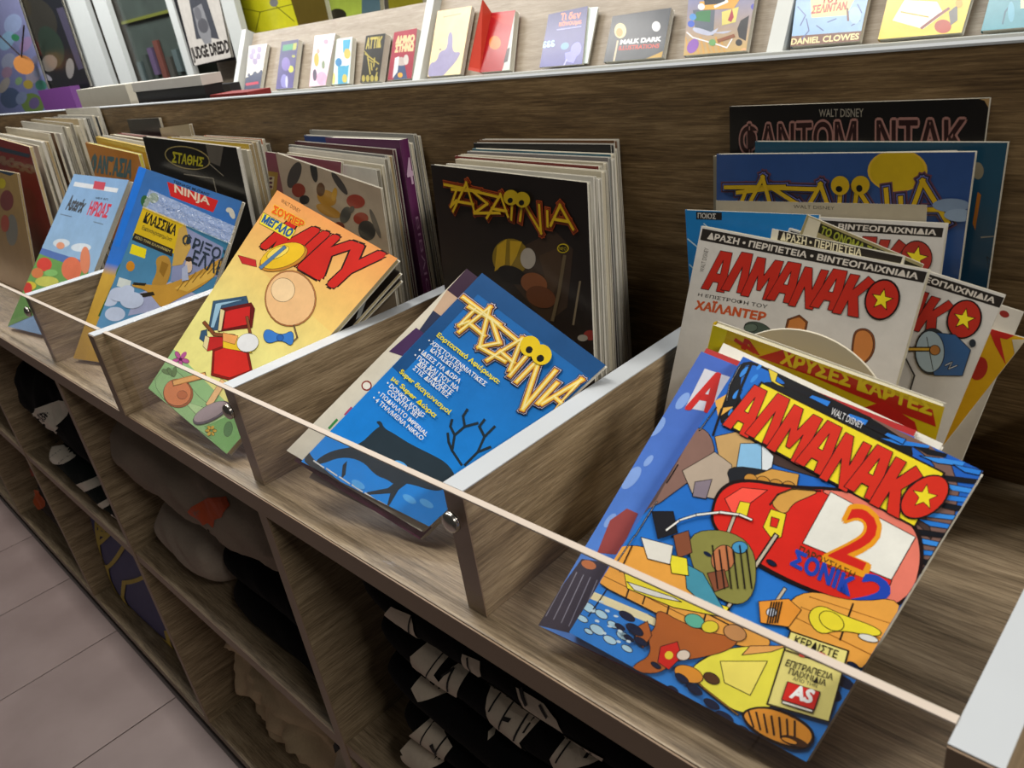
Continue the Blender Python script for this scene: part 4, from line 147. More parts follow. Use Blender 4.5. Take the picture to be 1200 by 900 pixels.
 'giant_orange':dict(ol=1,c=[[[-0.7682,0.412,0.9614],[-0.6823,0.418,0.9309],[-0.5964,0.424,0.9004]],[[-0.8029,0.3248,0.8745],[-0.7207,0.328,0.8507],[-0.6386,0.3312,0.8269]],[[-0.8375,0.2375,0.7875],[-0.7592,0.238,0.7704],[-0.6808,0.2385,0.7533]]],art=[["g","eea05a","f3cf78",[[0,0],[1,0],[1,0.38],[0,0.3]]],["g","f3cf78","f3ea92",[[0,0.3],[1,0.38],[1,0.6],[0,0.55]]],["g","f3ea92","eee890",[[0,0.55],[1,0.6],[1,0.85],[0,0.85]]],["g","9cc98c","90c484",[[0,0.8],[1,0.86],[1,1],[0,1]]],["p","9cc98c",[[0.0,1.0],[0.033,0.872],[0.229,0.863],[0.465,0.896],[0.655,0.888],[0.838,0.787],[0.989,0.898],[1.0,1.0]]],["p","b9dba0",[[0.376,0.947],[0.58,0.914],[0.744,0.883],[0.861,0.801],[0.867,0.909],[0.669,0.962]]],["p","7fb870",[[0.689,0.973],[0.857,0.824],[1.002,0.88],[1.0,1.0],[0.848,1.004]]],["t","WALT DISNEY","5a3820",[[0.072,0.02],[0.242,0.022],[0.247,0.037],[0.075,0.036]],0],["t","ΜΙΚΥ","2a1410",[[0.225,0.087],[0.906,0.023],[0.864,0.211],[0.159,0.227]],0.105],["t","ΜΙΚΥ","d0281e",[[0.225,0.087],[0.906,0.023],[0.864,0.211],[0.159,0.227]],0.07],["t","ΣΟΥΠΕΡ","f0d020",[[0.051,0.061],[0.317,0.057],[0.328,0.083],[0.064,0.091]],0.11],["t","ΣΟΥΠΕΡ","e8601e",[[0.051,0.061],[0.317,0.057],[0.328,0.083],[0.064,0.091]],0.06],["p","f2e03a",[[0.005,0.109],[0.302,0.105],[0.306,0.15],[0.026,0.157]]],["t","ΜΕΓΑΛΟ","1f5a98",[[0.029,0.114],[0.291,0.108],[0.289,0.143],[0.036,0.146]],0.06],["p","c83030",[[0.022,0.317],[0.174,0.295],[0.213,0.318],[0.094,0.338]]],["e","c88830",[0.345,0.228,0.112,-0.081,0.08,0.03]],["e","f2c52a",[0.332,0.223,0.104,-0.075,0.073,0.029]],["e","f8dc60",[0.288,0.221,0.047,-0.041,0.036,0.011]],["p","5a7fa8",[[0.258,0.317],[0.324,0.186],[0.297,0.182],[0.23,0.313]]],["e","c8824a",[0.584,0.354,0.16,-0.056,0.139,0.095]],["e","f4c48c",[0.584,0.354,0.153,-0.053,0.132,0.091]],["e","f9d8a8",[0.5,0.34,0.075,-0.026,0.058,0.041]],["p","8a7050",[[0.739,0.438],[0.824,0.472],[0.829,0.468],[0.745,0.434]]],["p","8a7050",[[0.82,0.467],[0.807,0.509],[0.816,0.51],[0.829,0.468]]],["p","3f7fd0",[[0.581,0.503],[0.717,0.499],[0.761,0.448],[0.85,0.512],[0.734,0.51],[0.673,0.558],[0.596,0.541]]],["e","2c66b8",[0.72,0.507,0.021,-0.008,0.017,0.011]],["p","3a5a78",[[0.064,0.536],[0.284,0.441],[0.344,0.465],[0.181,0.539],[0.254,0.624],[0.181,0.652]]],["p","9cc4dc",[[0.097,0.539],[0.283,0.459],[0.151,0.531],[0.209,0.626],[0.182,0.634]]],["p","6a1a18",[[0.162,0.545],[0.353,0.453],[0.407,0.466],[0.484,0.536],[0.263,0.63]]],["p","d02a28",[[0.214,0.542],[0.365,0.467],[0.449,0.53],[0.288,0.609]]],["p","e8d8a0",[[0.162,0.545],[0.203,0.541],[0.284,0.619],[0.259,0.627]]],["p","3a5a78",[[0.127,0.668],[0.165,0.648],[0.247,0.7],[0.155,0.699]]],["p","c02a28",[[0.213,0.672],[0.328,0.635],[0.383,0.67],[0.284,0.723]]],["p","e8d8a0",[[0.184,0.673],[0.23,0.671],[0.28,0.72],[0.224,0.716]]],["p","8a5030",[[0.095,0.637],[0.256,0.655],[0.264,0.641],[0.104,0.623]]],["p","8a5030",[[0.251,0.655],[0.42,0.61],[0.404,0.598],[0.235,0.643]]],["p","8a5030",[[0.383,0.514],[0.505,0.569],[0.522,0.561],[0.4,0.506]]],["p","8a5030",[[0.496,0.559],[0.494,0.623],[0.52,0.623],[0.52,0.559]]],["p","8a2018",[[0.321,0.703],[0.378,0.667],[0.585,0.623],[0.721,0.681],[0.611,0.763],[0.448,0.792]]],["p","d83028",[[0.343,0.704],[0.394,0.67],[0.582,0.633],[0.695,0.681],[0.597,0.755],[0.457,0.78]]],["p","f0c830",[[0.333,0.638],[0.52,0.593],[0.617,0.621],[0.387,0.672]]],["p","f2a860",[[0.306,0.621],[0.434,0.596],[0.455,0.633],[0.351,0.649]]],["e","eef0f2",[0.535,0.597,0.057,-0.034,0.063,0.024]],["e","b85a98",[0.165,0.809,0.038,-0.005,0.005,0.009]],["e","b85a98",[0.143,0.833,0.021,0.014,-0.017,0.006]],["e","b85a98",[0.082,0.833,-0.026,0.014,-0.016,-0.005]],["e","b85a98",[0.068,0.809,-0.037,-0.006,0.008,-0.009]],["e","b85a98",[0.119,0.794,0.003,-0.017,0.021,0.0]],["e","5a1a50",[0.116,0.816,0.014,-0.005,0.009,0.005]],["e","6a8a5a",[0.067,0.896,0.051,-0.006,0.005,0.009]],["e","6a8a5a",[0.102,0.886,0.047,0.008,-0.01,0.008]],["e","6a8a5a",[0.137,0.875,0.021,0.019,-0.021,0.004]],["e","a8643c",[0.29,0.936,0.146,-0.021,0.04,0.057]],["e","e08a5a",[0.278,0.935,0.134,-0.019,0.036,0.053]],["e","c8744a",[0.335,0.93,0.041,-0.013,0.025,0.014]],["p","c88844",[[0.213,0.925],[0.429,0.811],[0.386,0.796],[0.167,0.91]]],["p","f4b870",[[0.21,0.921],[0.42,0.81],[0.389,0.799],[0.177,0.91]]],["p","f4c48c",[[0.544,0.779],[0.572,0.899],[0.628,0.896],[0.597,0.777]]],["e","6a6470",[0.659,0.913,0.073,-0.075,0.065,0.012]],["e","a89aa0",[0.648,0.912,0.068,-0.069,0.058,0.011]],["e","d8b040",[0.786,0.96,0.016,-0.005,0.009,0.005]],["e","d8b040",[0.791,0.974,0.019,0.003,-0.004,0.005]],["e","d8b040",[0.767,0.982,0.004,0.009,-0.014,0.001]],["e","d8b040",[0.738,0.977,-0.016,0.006,-0.009,-0.004]],["e","d8b040",[0.733,0.964,-0.019,-0.003,0.005,-0.006]],["e","d8b040",[0.757,0.955,-0.003,-0.008,0.014,-0.001]],["e","5a8a58",[0.87,0.921,0.032,-0.008,0.034,0.026]]]),
 'magazine_black':dict(ol=0,c=[[[-0.7659,0.422,0.947],[-0.6857,0.426,0.9153],[-0.6055,0.43,0.8836]],[[-0.7982,0.3338,0.861],[-0.7219,0.3393,0.8387],[-0.6456,0.3449,0.8165]],[[-0.8305,0.2455,0.7751],[-0.7581,0.2527,0.7622],[-0.6857,0.2599,0.7493]]],art=[["g","1a1815","1a1815",[[0,0],[1,0],[1,1],[0,1]]],["p","9aa0a0",[[0.926,0.191],[0.935,0.154],[1.015,0.252],[0.99,0.277]]]]),
 'magazine_dark':dict(ol=0,c=[[[-0.7732,0.43,0.9407],[-0.6942,0.433,0.9065],[-0.6152,0.436,0.8723]],[[-0.8059,0.341,0.8537],[-0.7324,0.349,0.8323],[-0.6589,0.3569,0.8108]],[[-0.8386,0.252,0.7667],[-0.7706,0.2649,0.758],[-0.7025,0.2778,0.7493]]],art=[["g","2a2420","2a2420",[[0,0],[1,0],[1,1],[0,1]]]]),
 'comic_cream':dict(ol=0,c=[[[-0.7963,0.437,0.9947],[-0.7142,0.442,0.9775],[-0.6322,0.447,0.9603]],[[-0.7963,0.4271,0.8708],[-0.7142,0.4321,0.8622],[-0.6322,0.4371,0.8536]],[[-0.7963,0.4171,0.7469],[-0.7142,0.4221,0.7469],[-0.6322,0.4271,0.7469]]],art=[["g","b7a58e","a99880",[[0,0],[1,0],[1,1],[0,1]]],["e","4a4440",[0.163,0.073,0.058,0.0,-0.08,0.067]],["e","8a3a2a",[0.179,0.137,0.075,-0.01,-0.015,0.033]],["e","3a3835",[0.383,0.022,0.036,-0.008,0.0,0.051]],["e","b8862c",[0.467,0.13,0.083,0.01,-0.052,0.037]],["e","5c3a20",[0.42,0.099,0.045,-0.007,-0.012,0.032]],["e","b8862c",[0.462,0.188,0.118,0.008,-0.031,0.025]],["e","4a4440",[0.622,0.041,0.03,-0.013,0.059,0.04]],["e","a04030",[0.752,0.1,0.086,-0.007,-0.021,0.034]],["e","9a3c2c",[0.777,0.173,0.073,-0.012,-0.009,0.029]],["e","4c4c48",[0.63,0.181,0.046,0.001,-0.043,0.044]],["e","3a3835",[0.817,0.222,0.081,-0.027,0.02,0.041]],["e","6a6258",[0.908,0.175,0.023,-0.008,0.03,0.062]],["e","2c2a28",[0.226,0.172,0.056,-0.008,-0.009,0.021]],["e","c8962c",[0.552,0.101,0.025,-0.002,-0.024,0.034]],["e","7a3a2a",[0.54,0.25,0.062,-0.01,-0.009,0.025]],["e","55504a",[0.698,0.147,0.02,0.003,-0.027,0.021]]]),
 'comic_amber':dict(ol=0,c=[[[-0.8405,0.449,0.9925],[-0.7718,0.4525,0.9874],[-0.7032,0.456,0.9822]],[[-0.8593,0.4401,0.8697],[-0.8017,0.4419,0.8671],[-0.7441,0.4436,0.8645]],[[-0.8782,0.4312,0.7468],[-0.8316,0.4312,0.7468],[-0.785,0.4313,0.7468]]],art=[["g","8a4a58","a8863a",[[0,0],[1,0],[1,1],[0,1]]],["p","a8863a",[[-0.026,0.086],[0.154,0.086],[0.0,0.327],[-0.188,0.317]]],["p","c8b890",[[-0.01,0.109],[0.094,0.108],[0.043,0.17],[-0.052,0.171]]],["e","5a2a38",[0.032,0.119,0.026,-0.002,-0.003,0.006]],["e","5a2a38",[0.023,0.139,0.027,-0.001,-0.003,0.006]],["e","5a2a38",[0.014,0.159,0.027,-0.001,-0.003,0.007]]]),
 'ninja_album':dict(ol=0,c=[[[-1.1606,0.425,0.9741],[-1.0441,0.436,0.9528],[-0.9277,0.447,0.9315]],[[-1.1602,0.3378,0.8622],[-1.0445,0.3585,0.8513],[-0.9288,0.3792,0.8404]],[[-1.1597,0.2505,0.7503],[-1.0449,0.281,0.7498],[-0.93,0.3114,0.7492]]],art=[["g","34639c","2f6fc8",[[0,0],[1,0],[1,0.5],[0,0.5]]],["g","2f6fc8","c8a040",[[0,0.5],[1,0.5],[1,0.56],[0,0.56]]],["g","c8a040","b89038",[[0,0.56],[1,0.56],[1,1],[0,1]]],["p","1f6fd0",[[0.0,-0.0],[0.083,-0.0],[0.077,0.414],[0.023,0.412]]],["p","b81e1c",[[0.315,0.028],[0.808,0.037],[0.798,0.106],[0.39,0.093]]],["t","NINJA","c8b49c",[[0.392,0.028],[0.732,0.038],[0.75,0.087],[0.423,0.078]],0.03],["t","TEENAGE MUTANT","1a2a40",[[0.372,0.009],[0.72,0.017],[0.72,0.031],[0.372,0.023]],0.02],["e","2c5a30",[0.171,0.157,0.04,-0.006,0.019,0.029]],["e","2c5a30",[0.24,0.128,0.047,-0.008,0.016,0.025]],["e","b8b4a8",[0.95,0.08,0.017,-0.009,0.03,0.025]],["e","b8b4a8",[0.915,0.068,0.02,-0.005,0.006,0.013]],["p","2f5a28",[[0.165,0.437],[0.097,0.771],[0.138,0.776],[0.206,0.441]]],["e","3a7030",[0.153,0.53,0.025,0.002,-0.001,0.043]]]),
 'classics_comic':dict(ol=0,c=[[[-1.1083,0.3935,0.9288],[-1.0128,0.4015,0.91],[-0.9173,0.4095,0.8912]],[[-1.115,0.3381,0.8598],[-1.0159,0.3504,0.8455],[-0.9167,0.3628,0.8312]],[[-1.1217,0.2827,0.7909],[-1.0189,0.2994,0.781],[-0.9161,0.3161,0.7711]]],art=[["g","2f6a88","5a8fb8",[[0,0],[1,0],[1,1],[0,1]]],["p","7f86a8",[[0.506,0.02],[0.968,0.054],[1.132,0.291],[0.901,0.366],[0.579,0.464],[0.491,0.167]]],["p","9aa0c0",[[0.288,0.651],[0.579,0.464],[0.863,0.487],[0.52,0.731],[0.284,0.83]]],["p","c8a818",[[0.002,-0.015],[0.507,-0.016],[0.524,0.251],[0.013,0.236]]],["p","24201a",[[0.021,0.213],[0.488,0.219],[0.507,0.277],[0.022,0.269]]],["t","ΚΛΑΣΣΙΚΑ","1c1a14",[[0.064,0.032],[0.445,0.038],[0.454,0.114],[0.066,0.109]],0.04],["t","Εικονογραφημένα","5a5020",[[0.081,0.133],[0.446,0.138],[0.436,0.176],[0.084,0.175]],0.02],["t","ΑΠΟ ΤΗΝ ΕΛΛΗΝΙΚΗ","a89a60",[[0.041,0.228],[0.465,0.232],[0.466,0.253],[0.043,0.249]],0.02],["p","d8c818",[[0.04,0.299],[0.216,0.295],[0.236,0.367],[0.052,0.373]]],["e","c08020",[0.115,0.463,0.045,-0.012,0.021,0.037]],["p","c8d0cc",[[0.043,0.573],[0.183,0.566],[0.202,0.639],[0.051,0.642]]],["p","b8954a",[[0.472,0.052],[0.522,-0.006],[0.659,0.153],[0.636,0.304],[0.541,0.346],[0.505,0.214]]],["p","a87f34",[[0.338,0.332],[0.447,0.273],[0.535,0.333],[0.563,0.469],[0.509,0.591],[0.393,0.552],[0.416,0.425]]],["p","8a6420",[[0.421,0.338],[0.502,0.343],[0.497,0.452],[0.433,0.42]]],["p","b88a34",[[0.202,0.582],[0.407,0.541],[0.553,0.507],[0.829,0.302],[0.995,0.118],[1.062,0.154],[0.915,0.398],[0.685,0.591],[0.592,0.689],[0.497,0.644],[0.375,0.592],[0.215,0.607]]],["p","d0a548",[[0.644,0.502],[0.875,0.302],[1.01,0.157],[0.966,0.309],[0.776,0.492]]],["p","2a2418",[[0.218,0.705],[0.271,0.656],[0.449,0.586],[0.478,0.607],[0.305,0.682]]],["p","2a2418",[[0.216,0.571],[0.35,0.543],[0.342,0.566],[0.217,0.592]]],["p","8a6828",[[0.681,0.517],[0.741,0.359],[0.733,0.357],[0.672,0.515]]],["p","8a6828",[[0.739,0.464],[0.797,0.32],[0.789,0.318],[0.731,0.462]]],["p","8a6828",[[0.797,0.41],[0.853,0.281],[0.845,0.279],[0.789,0.408]]],["p","8a6828",[[0.854,0.356],[0.908,0.242],[0.9,0.24],[0.846,0.354]]],["p","8a6828",[[0.912,0.302],[0.963,0.202],[0.955,0.2],[0.904,0.299]]],["p","8a6828",[[0.969,0.247],[1.018,0.163],[1.01,0.16],[0.961,0.245]]],["t","ΦΡΙΞΟΣ","24303c",[[0.548,0.065],[1.055,0.069],[1.057,0.163],[0.554,0.156]],0.015],["t","ΕΛΛΗ","24303c",[[0.709,0.159],[1.049,0.166],[1.059,0.279],[0.72,0.264]],0.015],["e","c8b098",[0.707,0.297,0.033,-0.01,0.023,0.05]],["e","30241c",[0.684,0.246,0.033,-0.01,0.009,0.019]],["p","a0a8c0",[[0.65,0.335],[0.685,0.289],[0.753,0.398],[0.694,0.43]]],["e","b8c4dc",[0.03,0.767,0.09,-0.022,0.025,0.043]],["e","b8c4dc",[0.113,0.697,0.106,-0.027,0.029,0.052]],["e","b8c4dc",[0.268,0.706,0.12,-0.032,0.032,0.061]],["e","b8c4dc",[0.148,0.851,0.104,-0.027,0.028,0.052]],["e","b8c4dc",[0.185,0.643,0.07,-0.018,0.019,0.035]]]),
 'album_black':dict(ol=0,c=[[[-1.1705,0.447,1.0104],[-1.0578,0.4575,1.0014],[-0.945,0.468,0.9924]],[[-1.1705,0.4361,0.8787],[-1.0578,0.4466,0.8741],[-0.945,0.4571,0.8696]],[[-1.1705,0.4251,0.7469],[-1.0578,0.4356,0.7469],[-0.945,0.4461,0.7469]]],art=[["g","151310","1a1815",[[0,0],[1,0],[1,1],[0,1]]],["e","a0905a",[0.463,0.083,0.241,0.011,-0.056,0.059]],["e","171410",[0.463,0.083,0.228,0.01,-0.05,0.053]],["t","ΣΤΑΘΗΣ","b8b020",[[0.323,0.061],[0.649,0.072],[0.619,0.117],[0.284,0.116]],0.04],["p","605a50",[[0.698,-0.016],[0.88,-0.005],[0.799,0.105],[0.702,0.09]]],["p","908878",[[0.693,0.1],[0.811,0.154],[0.818,0.151],[0.7,0.096]]],["p","8a8478",[[0.384,0.174],[0.701,0.175],[0.705,0.17],[0.389,0.168]]],["p","8a8478",[[0.694,0.172],[0.696,0.249],[0.708,0.247],[0.706,0.17]]]]),
 'album_skyblue':dict(ol=0,c=[[[-1.4167,0.415,0.958],[-1.3155,0.4195,0.9557],[-1.2143,0.424,0.9534]],[[-1.4329,0.3284,0.8545],[-1.3324,0.3382,0.8533],[-1.2319,0.348,0.8522]],[[-1.449,0.2418,0.751],[-1.3493,0.2569,0.751],[-1.2495,0.272,0.751]]],art=[["g","88aed8","9cbfe0",[[0,0],[1,0],[1,0.62],[0,0.62]]],["p","5a78b8",[[-0.053,0.483],[0.738,0.513],[0.776,0.618],[-0.063,0.68]]],["p","6fa058",[[-0.022,0.521],[0.921,0.569],[1.049,0.703],[-0.016,1.025],[-0.051,0.792]]],["p","dfe4ea",[[0.08,0.047],[0.889,0.057],[0.888,0.083],[0.083,0.075]]],["p","c85060",[[0.434,0.028],[0.639,0.03],[0.662,0.078],[0.46,0.076]]],["t","Asterix","4a4c50",[[0.111,0.134],[0.465,0.146],[0.423,0.229],[0.125,0.222]],0.04],["t","ΗΡΩΑΣ","d83c50",[[0.535,0.153],[0.88,0.158],[0.878,0.237],[0.537,0.234]],0.04],["t","ΝΕΑ ΕΠ.","3a4050",[[0.578,0.124],[0.802,0.124],[0.799,0.135],[0.576,0.135]],0.02],["p","6a7a90",[[0.068,0.261],[0.297,0.266],[0.294,0.261],[0.065,0.256]]],["p","6a7a90",[[0.697,0.276],[0.871,0.283],[0.869,0.278],[0.695,0.271]]],["e","d8e4ee",[0.305,0.433,0.144,-0.009,0.031,0.026]],["e","d8e4ee",[0.658,0.438,0.161,-0.011,0.027,0.025]],["e","e07858",[0.645,0.574,0.158,-0.012,0.074,0.07]],["e","e08a68",[0.804,0.508,0.078,-0.005,0.081,0.08]],["e","d84a40",[0.167,0.58,0.131,-0.009,0.05,0.041]],["e","d88050",[0.113,0.64,0.102,-0.007,0.037,0.031]],["e","c8c860",[0.331,0.679,0.193,-0.014,0.035,0.031]],["e","d8c040",[0.076,0.726,0.115,-0.008,0.031,0.026]],["e","e8a080",[0.309,0.449,0.072,-0.004,0.024,0.021]],["e","c84038",[0.066,0.744,0.072,-0.006,0.043,0.036]],["e","88c070",[0.343,0.623,0.112,-0.008,0.023,0.021]]]),
 'album_orange':dict(ol=0,c=[[[-1.4774,0.468,0.9968],[-1.3847,0.473,0.987],[-1.2921,0.478,0.9772]],[[-1.4774,0.4581,0.8718],[-1.3847,0.4631,0.8669],[-1.2921,0.4681,0.862]],[[-1.4774,0.4481,0.7469],[-1.3847,0.4531,0.7469],[-1.2921,0.4581,0.7469]]],art=[["g","c07a28","c8782a",[[0,0],[1,0],[1,1],[0,1]]],["t","ΦΑΝΤΑΣΙΑ","3a6a74",[[0.075,0.073],[0.876,0.05],[0.735,0.18],[-0.054,0.196]],0.06],["e","c8863a",[0.399,0.133,0.053,-0.004,-0.03,0.037]]]),
 'album_red':dict(ol=0,c=[[[-1.8063,0.385,1.0335],[-1.6662,0.39,1.0192],[-1.5261,0.395,1.0049]],[[-1.8063,0.3701,0.8903],[-1.6662,0.3751,0.8831],[-1.5261,0.3801,0.8759]],[[-1.8063,0.3552,0.747],[-1.6662,0.3602,0.747],[-1.5261,0.3652,0.747]]],art=[["g","7a2420","5e2018",[[0,0],[1,0],[1,1],[0,1]]],["p","2a3a48",[[0.47,0.054],[0.993,0.049],[0.947,0.075],[0.445,0.083]]],["t","Μάχη","84624a",[[0.255,0.118],[1.114,0.105],[1.096,0.171],[0.189,0.189]],0.08],["e","3a2c2a",[1.241,0.149,0.135,-0.016,-0.045,0.07]],["e","6a2a1c",[0.638,0.411,0.195,-0.022,-0.1,0.125]]]),
 'comic_yellow_worn':dict(ol=0,c=[[[-1.715,0.355,0.9756],[-1.6308,0.361,0.9713],[-1.5466,0.367,0.9669]],[[-1.8061,0.3426,0.8612],[-1.6875,0.3457,0.859],[-1.5689,0.3487,0.8568]],[[-1.8971,0.3303,0.7467],[-1.7441,0.3303,0.7467],[-1.5911,0.3304,0.7467]]],art=[["g","a88a50","8a6a50",[[0,0],[1,0],[1,1],[0,1]]],["p","2c4458",[[0.436,-0.026],[0.954,0.002],[0.805,0.029],[0.419,0.008]]],["e","c8b820",[0.538,0.101,0.118,-0.006,-0.02,0.041]],["e","7a3a38",[0.611,0.231,0.179,-0.012,-0.04,0.085]],["e","7a7870",[0.63,0.472,0.149,-0.014,-0.056,0.136]],["e","a84838",[0.479,0.429,0.111,-0.01,-0.03,0.075]]]),
 'book_red_band':dict(ol=0,c=[[[-2.6617,1.4689,1.1065],[-2.6005,1.4687,1.106],[-2.5393,1.4684,1.1055]],[[-2.6533,1.4324,1.0378],[-2.596,1.4322,1.0375],[-2.5386,1.4321,1.0373]],[[-2.645,1.3958,0.969],[-2.5915,1.3958,0.969],[-2.538,1.3958,0.969]]],art=[["g","d8ccc8","e0dcc0",[[0,0],[1,0],[1,1],[0,1]]],["p","2a3450",[[0.002,0.692],[1.019,0.618],[1.0,1.037],[0.0,1.029]]],["p","2a3450",[[0.057,0.694],[0.175,0.567],[0.321,0.684],[0.531,0.544],[0.724,0.643],[0.928,0.523],[1.044,0.674]]],["p","c03048",[[0.08,0.874],[0.872,0.857],[0.823,0.801],[0.036,0.817]]],["e","8a7a98",[0.284,0.127,0.15,0.007,0.025,0.075]],["e","8a7a98",[0.623,0.254,0.149,0.007,0.028,0.075]],["e","8a7a98",[0.462,0.357,0.153,0.007,0.027,0.075]],["e","8a7a98",[0.22,0.235,0.152,0.007,0.025,0.075]],["e","8a7a98",[0.617,0.107,0.147,0.007,0.028,0.075]]]),
 'book_navy':dict(ol=0,c=[[[-2.4353,1.4615,1.1037],[-2.3833,1.4614,1.1034],[-2.3313,1.4612,1.1032]],[[-2.4291,1.4257,1.0363],[-2.3768,1.4256,1.0362],[-2.3246,1.4256,1.0361]],[[-2.4228,1.3899,0.969],[-2.3704,1.3899,0.969],[-2.3179,1.3899,0.969]]],art=[["g","34305a","5a5288",[[0,0],[1,0],[1,1],[0,1]]],["p","3a8a5a",[[0.13,0.078],[0.781,0.076],[0.773,0.199],[0.123,0.203]]],["p","a8a838",[[0.731,0.074],[0.925,0.066],[0.923,0.206],[0.729,0.215]]],["e","c8c840",[0.763,0.604,0.149,0.006,0.024,0.072]],["e","7a6aa8",[0.423,0.484,0.253,0.011,0.05,0.145]],["e","8a86c0",[0.445,0.841,0.202,0.007,0.05,0.144]],["e","c8c8d8",[0.603,0.864,0.076,0.003,0.043,0.126]],["e","a8a838",[0.822,0.342,0.099,0.005,0.009,0.027]]]),
 'book_pink':dict(ol=0,c=[[[-2.234,1.4595,1.1054],[-2.178,1.459,1.1044],[-2.122,1.4584,1.1034]],[[-2.226,1.4232,1.0372],[-2.1754,1.423,1.0367],[-2.1249,1.4227,1.0362]],[[-2.2179,1.387,0.969],[-2.1728,1.387,0.969],[-2.1277,1.387,0.969]]],art=[["g","f0e8f0","f0c8d8",[[0,0],[1,0],[1,1],[0,1]]],["e","d8a848",[0.247,0.479,0.142,0.005,0.051,0.135]],["e","5a5060",[0.265,0.781,0.122,0.003,0.049,0.118]],["e","c8a090",[0.278,0.313,0.091,0.004,0.019,0.051]],["e","889878",[0.67,0.594,0.095,0.003,0.04,0.084]],["e","d8a0b0",[0.608,0.145,0.13,0.006,0.021,0.051]],["e","e8a8c0",[0.702,0.86,0.303,0.009,0.07,0.135]]]),
 'book_teal':dict(ol=0,c=[[[-2.1116,1.4526,1.0869],[-2.0723,1.4528,1.0872],[-2.0331,1.4529,1.0876]],[[-2.1041,1.4213,1.028],[-2.0625,1.4213,1.0281],[-2.021,1.4214,1.0283]],[[-2.0965,1.3899,0.969],[-2.0527,1.3899,0.969],[-2.0089,1.3899,0.969]]],art=[["g","dfe8e0","c8e0e0",[[0,0],[1,0],[1,1],[0,1]]],["p","4aa0c0",[[0.406,0.041],[0.902,0.05],[0.852,0.305],[0.483,0.324]]],["p","4aa0c0",[[0.242,0.611],[0.915,0.602],[0.898,1.005],[0.349,1.007]]],["e","c8b050",[0.757,0.355,0.213,0.011,0.026,0.112]],["e","f0f0ec",[0.695,0.537,0.261,0.011,0.017,0.075]],["e","3a80b0",[0.269,0.519,0.214,0.009,0.026,0.094]],["e","d8cc70",[0.054,0.867,0.104,0.003,0.038,0.132]],["e","c8b858",[0.724,0.889,0.151,0.005,0.021,0.093]]]),
 'book_black_gold':dict(ol=0,c=[[[-1.9571,1.4455,1.0846],[-1.9113,1.4452,1.0841],[-1.8654,1.445,1.0836]],[[-1.9515,1.4147,1.0268],[-1.9064,1.4146,1.0266],[-1.8614,1.4145,1.0263]],[[-1.9458,1.384,0.969],[-1.9016,1.384,0.969],[-1.8573,1.384,0.969]]],art=[["g","1c1a14","2a2618",[[0,0],[1,0],[1,1],[0,1]]],["t","ΑΤΤΙΚ","b8a850",[[0.063,0.058],[0.851,0.063],[0.836,0.278],[0.086,0.278]],0.05],["p","b0a048",[[-0.025,0.33],[0.268,0.464],[0.311,0.449],[0.019,0.315]]],["p","b0a048",[[0.364,0.551],[0.547,0.603],[0.575,0.583],[0.393,0.531]]],["p","b0a048",[[0.802,0.773],[0.847,0.726],[0.787,0.712],[0.742,0.76]]],["p","b0a048",[[0.199,0.459],[0.466,0.848],[0.528,0.847],[0.261,0.458]]],["p","b0a048",[[0.652,0.692],[0.635,0.496],[0.571,0.49],[0.588,0.687]]],["p","b0a048",[[0.042,0.391],[0.871,0.652],[0.901,0.634],[0.074,0.372]]],["p","b0a048",[[0.423,0.596],[0.527,0.76],[0.589,0.759],[0.485,0.595]]],["p","b0a048",[[0.812,0.805],[0.788,0.891],[0.851,0.899],[0.875,0.813]]],["p","b0a048",[[0.284,0.536],[0.368,0.539],[0.359,0.514],[0.276,0.51]]],["e","a89a48",[0.152,0.919,0.093,0.003,0.024,0.074]],["e","a89a48",[0.384,0.927,0.092,0.003,0.025,0.073]],["e","a89a48",[0.614,0.935,0.091,0.003,0.024,0.073]],["e","a89a48",[0.84,0.942,0.09,0.003,0.025,0.073]]]),
 'book_crimson':dict(ol=0,c=[[[-1.8306,1.4474,1.0826],[-1.7815,1.4479,1.0836],[-1.7324,1.4484,1.0846]],[[-1.8263,1.4172,1.0258],[-1.7757,1.4174,1.0263],[-1.7252,1.4177,1.0268]],[[-1.822,1.387,0.969],[-1.77,1.387,0.969],[-1.718,1.387,0.969]]],art=[["g","a03040","983040",[[0,0],[1,0],[1,1],[0,1]]],["t","ΔΗΜΟ","e0c090",[[0.143,0.101],[0.924,0.13],[0.921,0.267],[0.146,0.243]],0.08],["t","ΣΤΗΝΩ","e0c090",[[0.156,0.279],[0.925,0.284],[0.926,0.438],[0.159,0.421]],0.08],["p","405070",[[0.244,0.727],[0.629,0.678],[0.826,1.051],[0.258,1.047]]],["e","b8a8a0",[0.474,0.635,0.291,0.016,0.023,0.088]],["e","c8c0b8",[0.684,0.612,0.108,0.006,0.026,0.105]],["e","d8a040",[0.511,0.916,0.108,0.005,0.013,0.053]],["p","d8d8d8",[[0.195,0.547],[0.372,0.523],[0.383,0.84],[0.202,0.974]]]]),
 'book_castle':dict(ol=0,c=[[[-1.6667,1.4714,1.1167],[-1.6018,1.471,1.116],[-1.537,1.4707,1.1153]],[[-1.6632,1.4321,1.0428],[-1.5992,1.4319,1.0425],[-1.5352,1.4318,1.0422]],[[-1.6597,1.3929,0.969],[-1.5966,1.3929,0.969],[-1.5334,1.3929,0.969]]],art=[["g","f0d0a0","f4e0a8",[[0,0],[1,0],[1,1],[0,1]]],["p","9a94b4",[[-0.012,0.792],[0.224,0.778],[0.253,0.624],[0.482,0.61],[0.44,0.403],[0.492,0.33],[0.596,0.413],[0.656,0.671],[0.928,0.66],[0.828,0.806],[0.551,0.973],[0.404,1.083],[0.028,1.082]]],["p","d8a888",[[0.211,0.116],[0.732,0.101],[0.718,0.081],[0.197,0.096]]],["e","8a7a80",[0.271,0.599,0.04,0.002,0.004,0.013]]]),
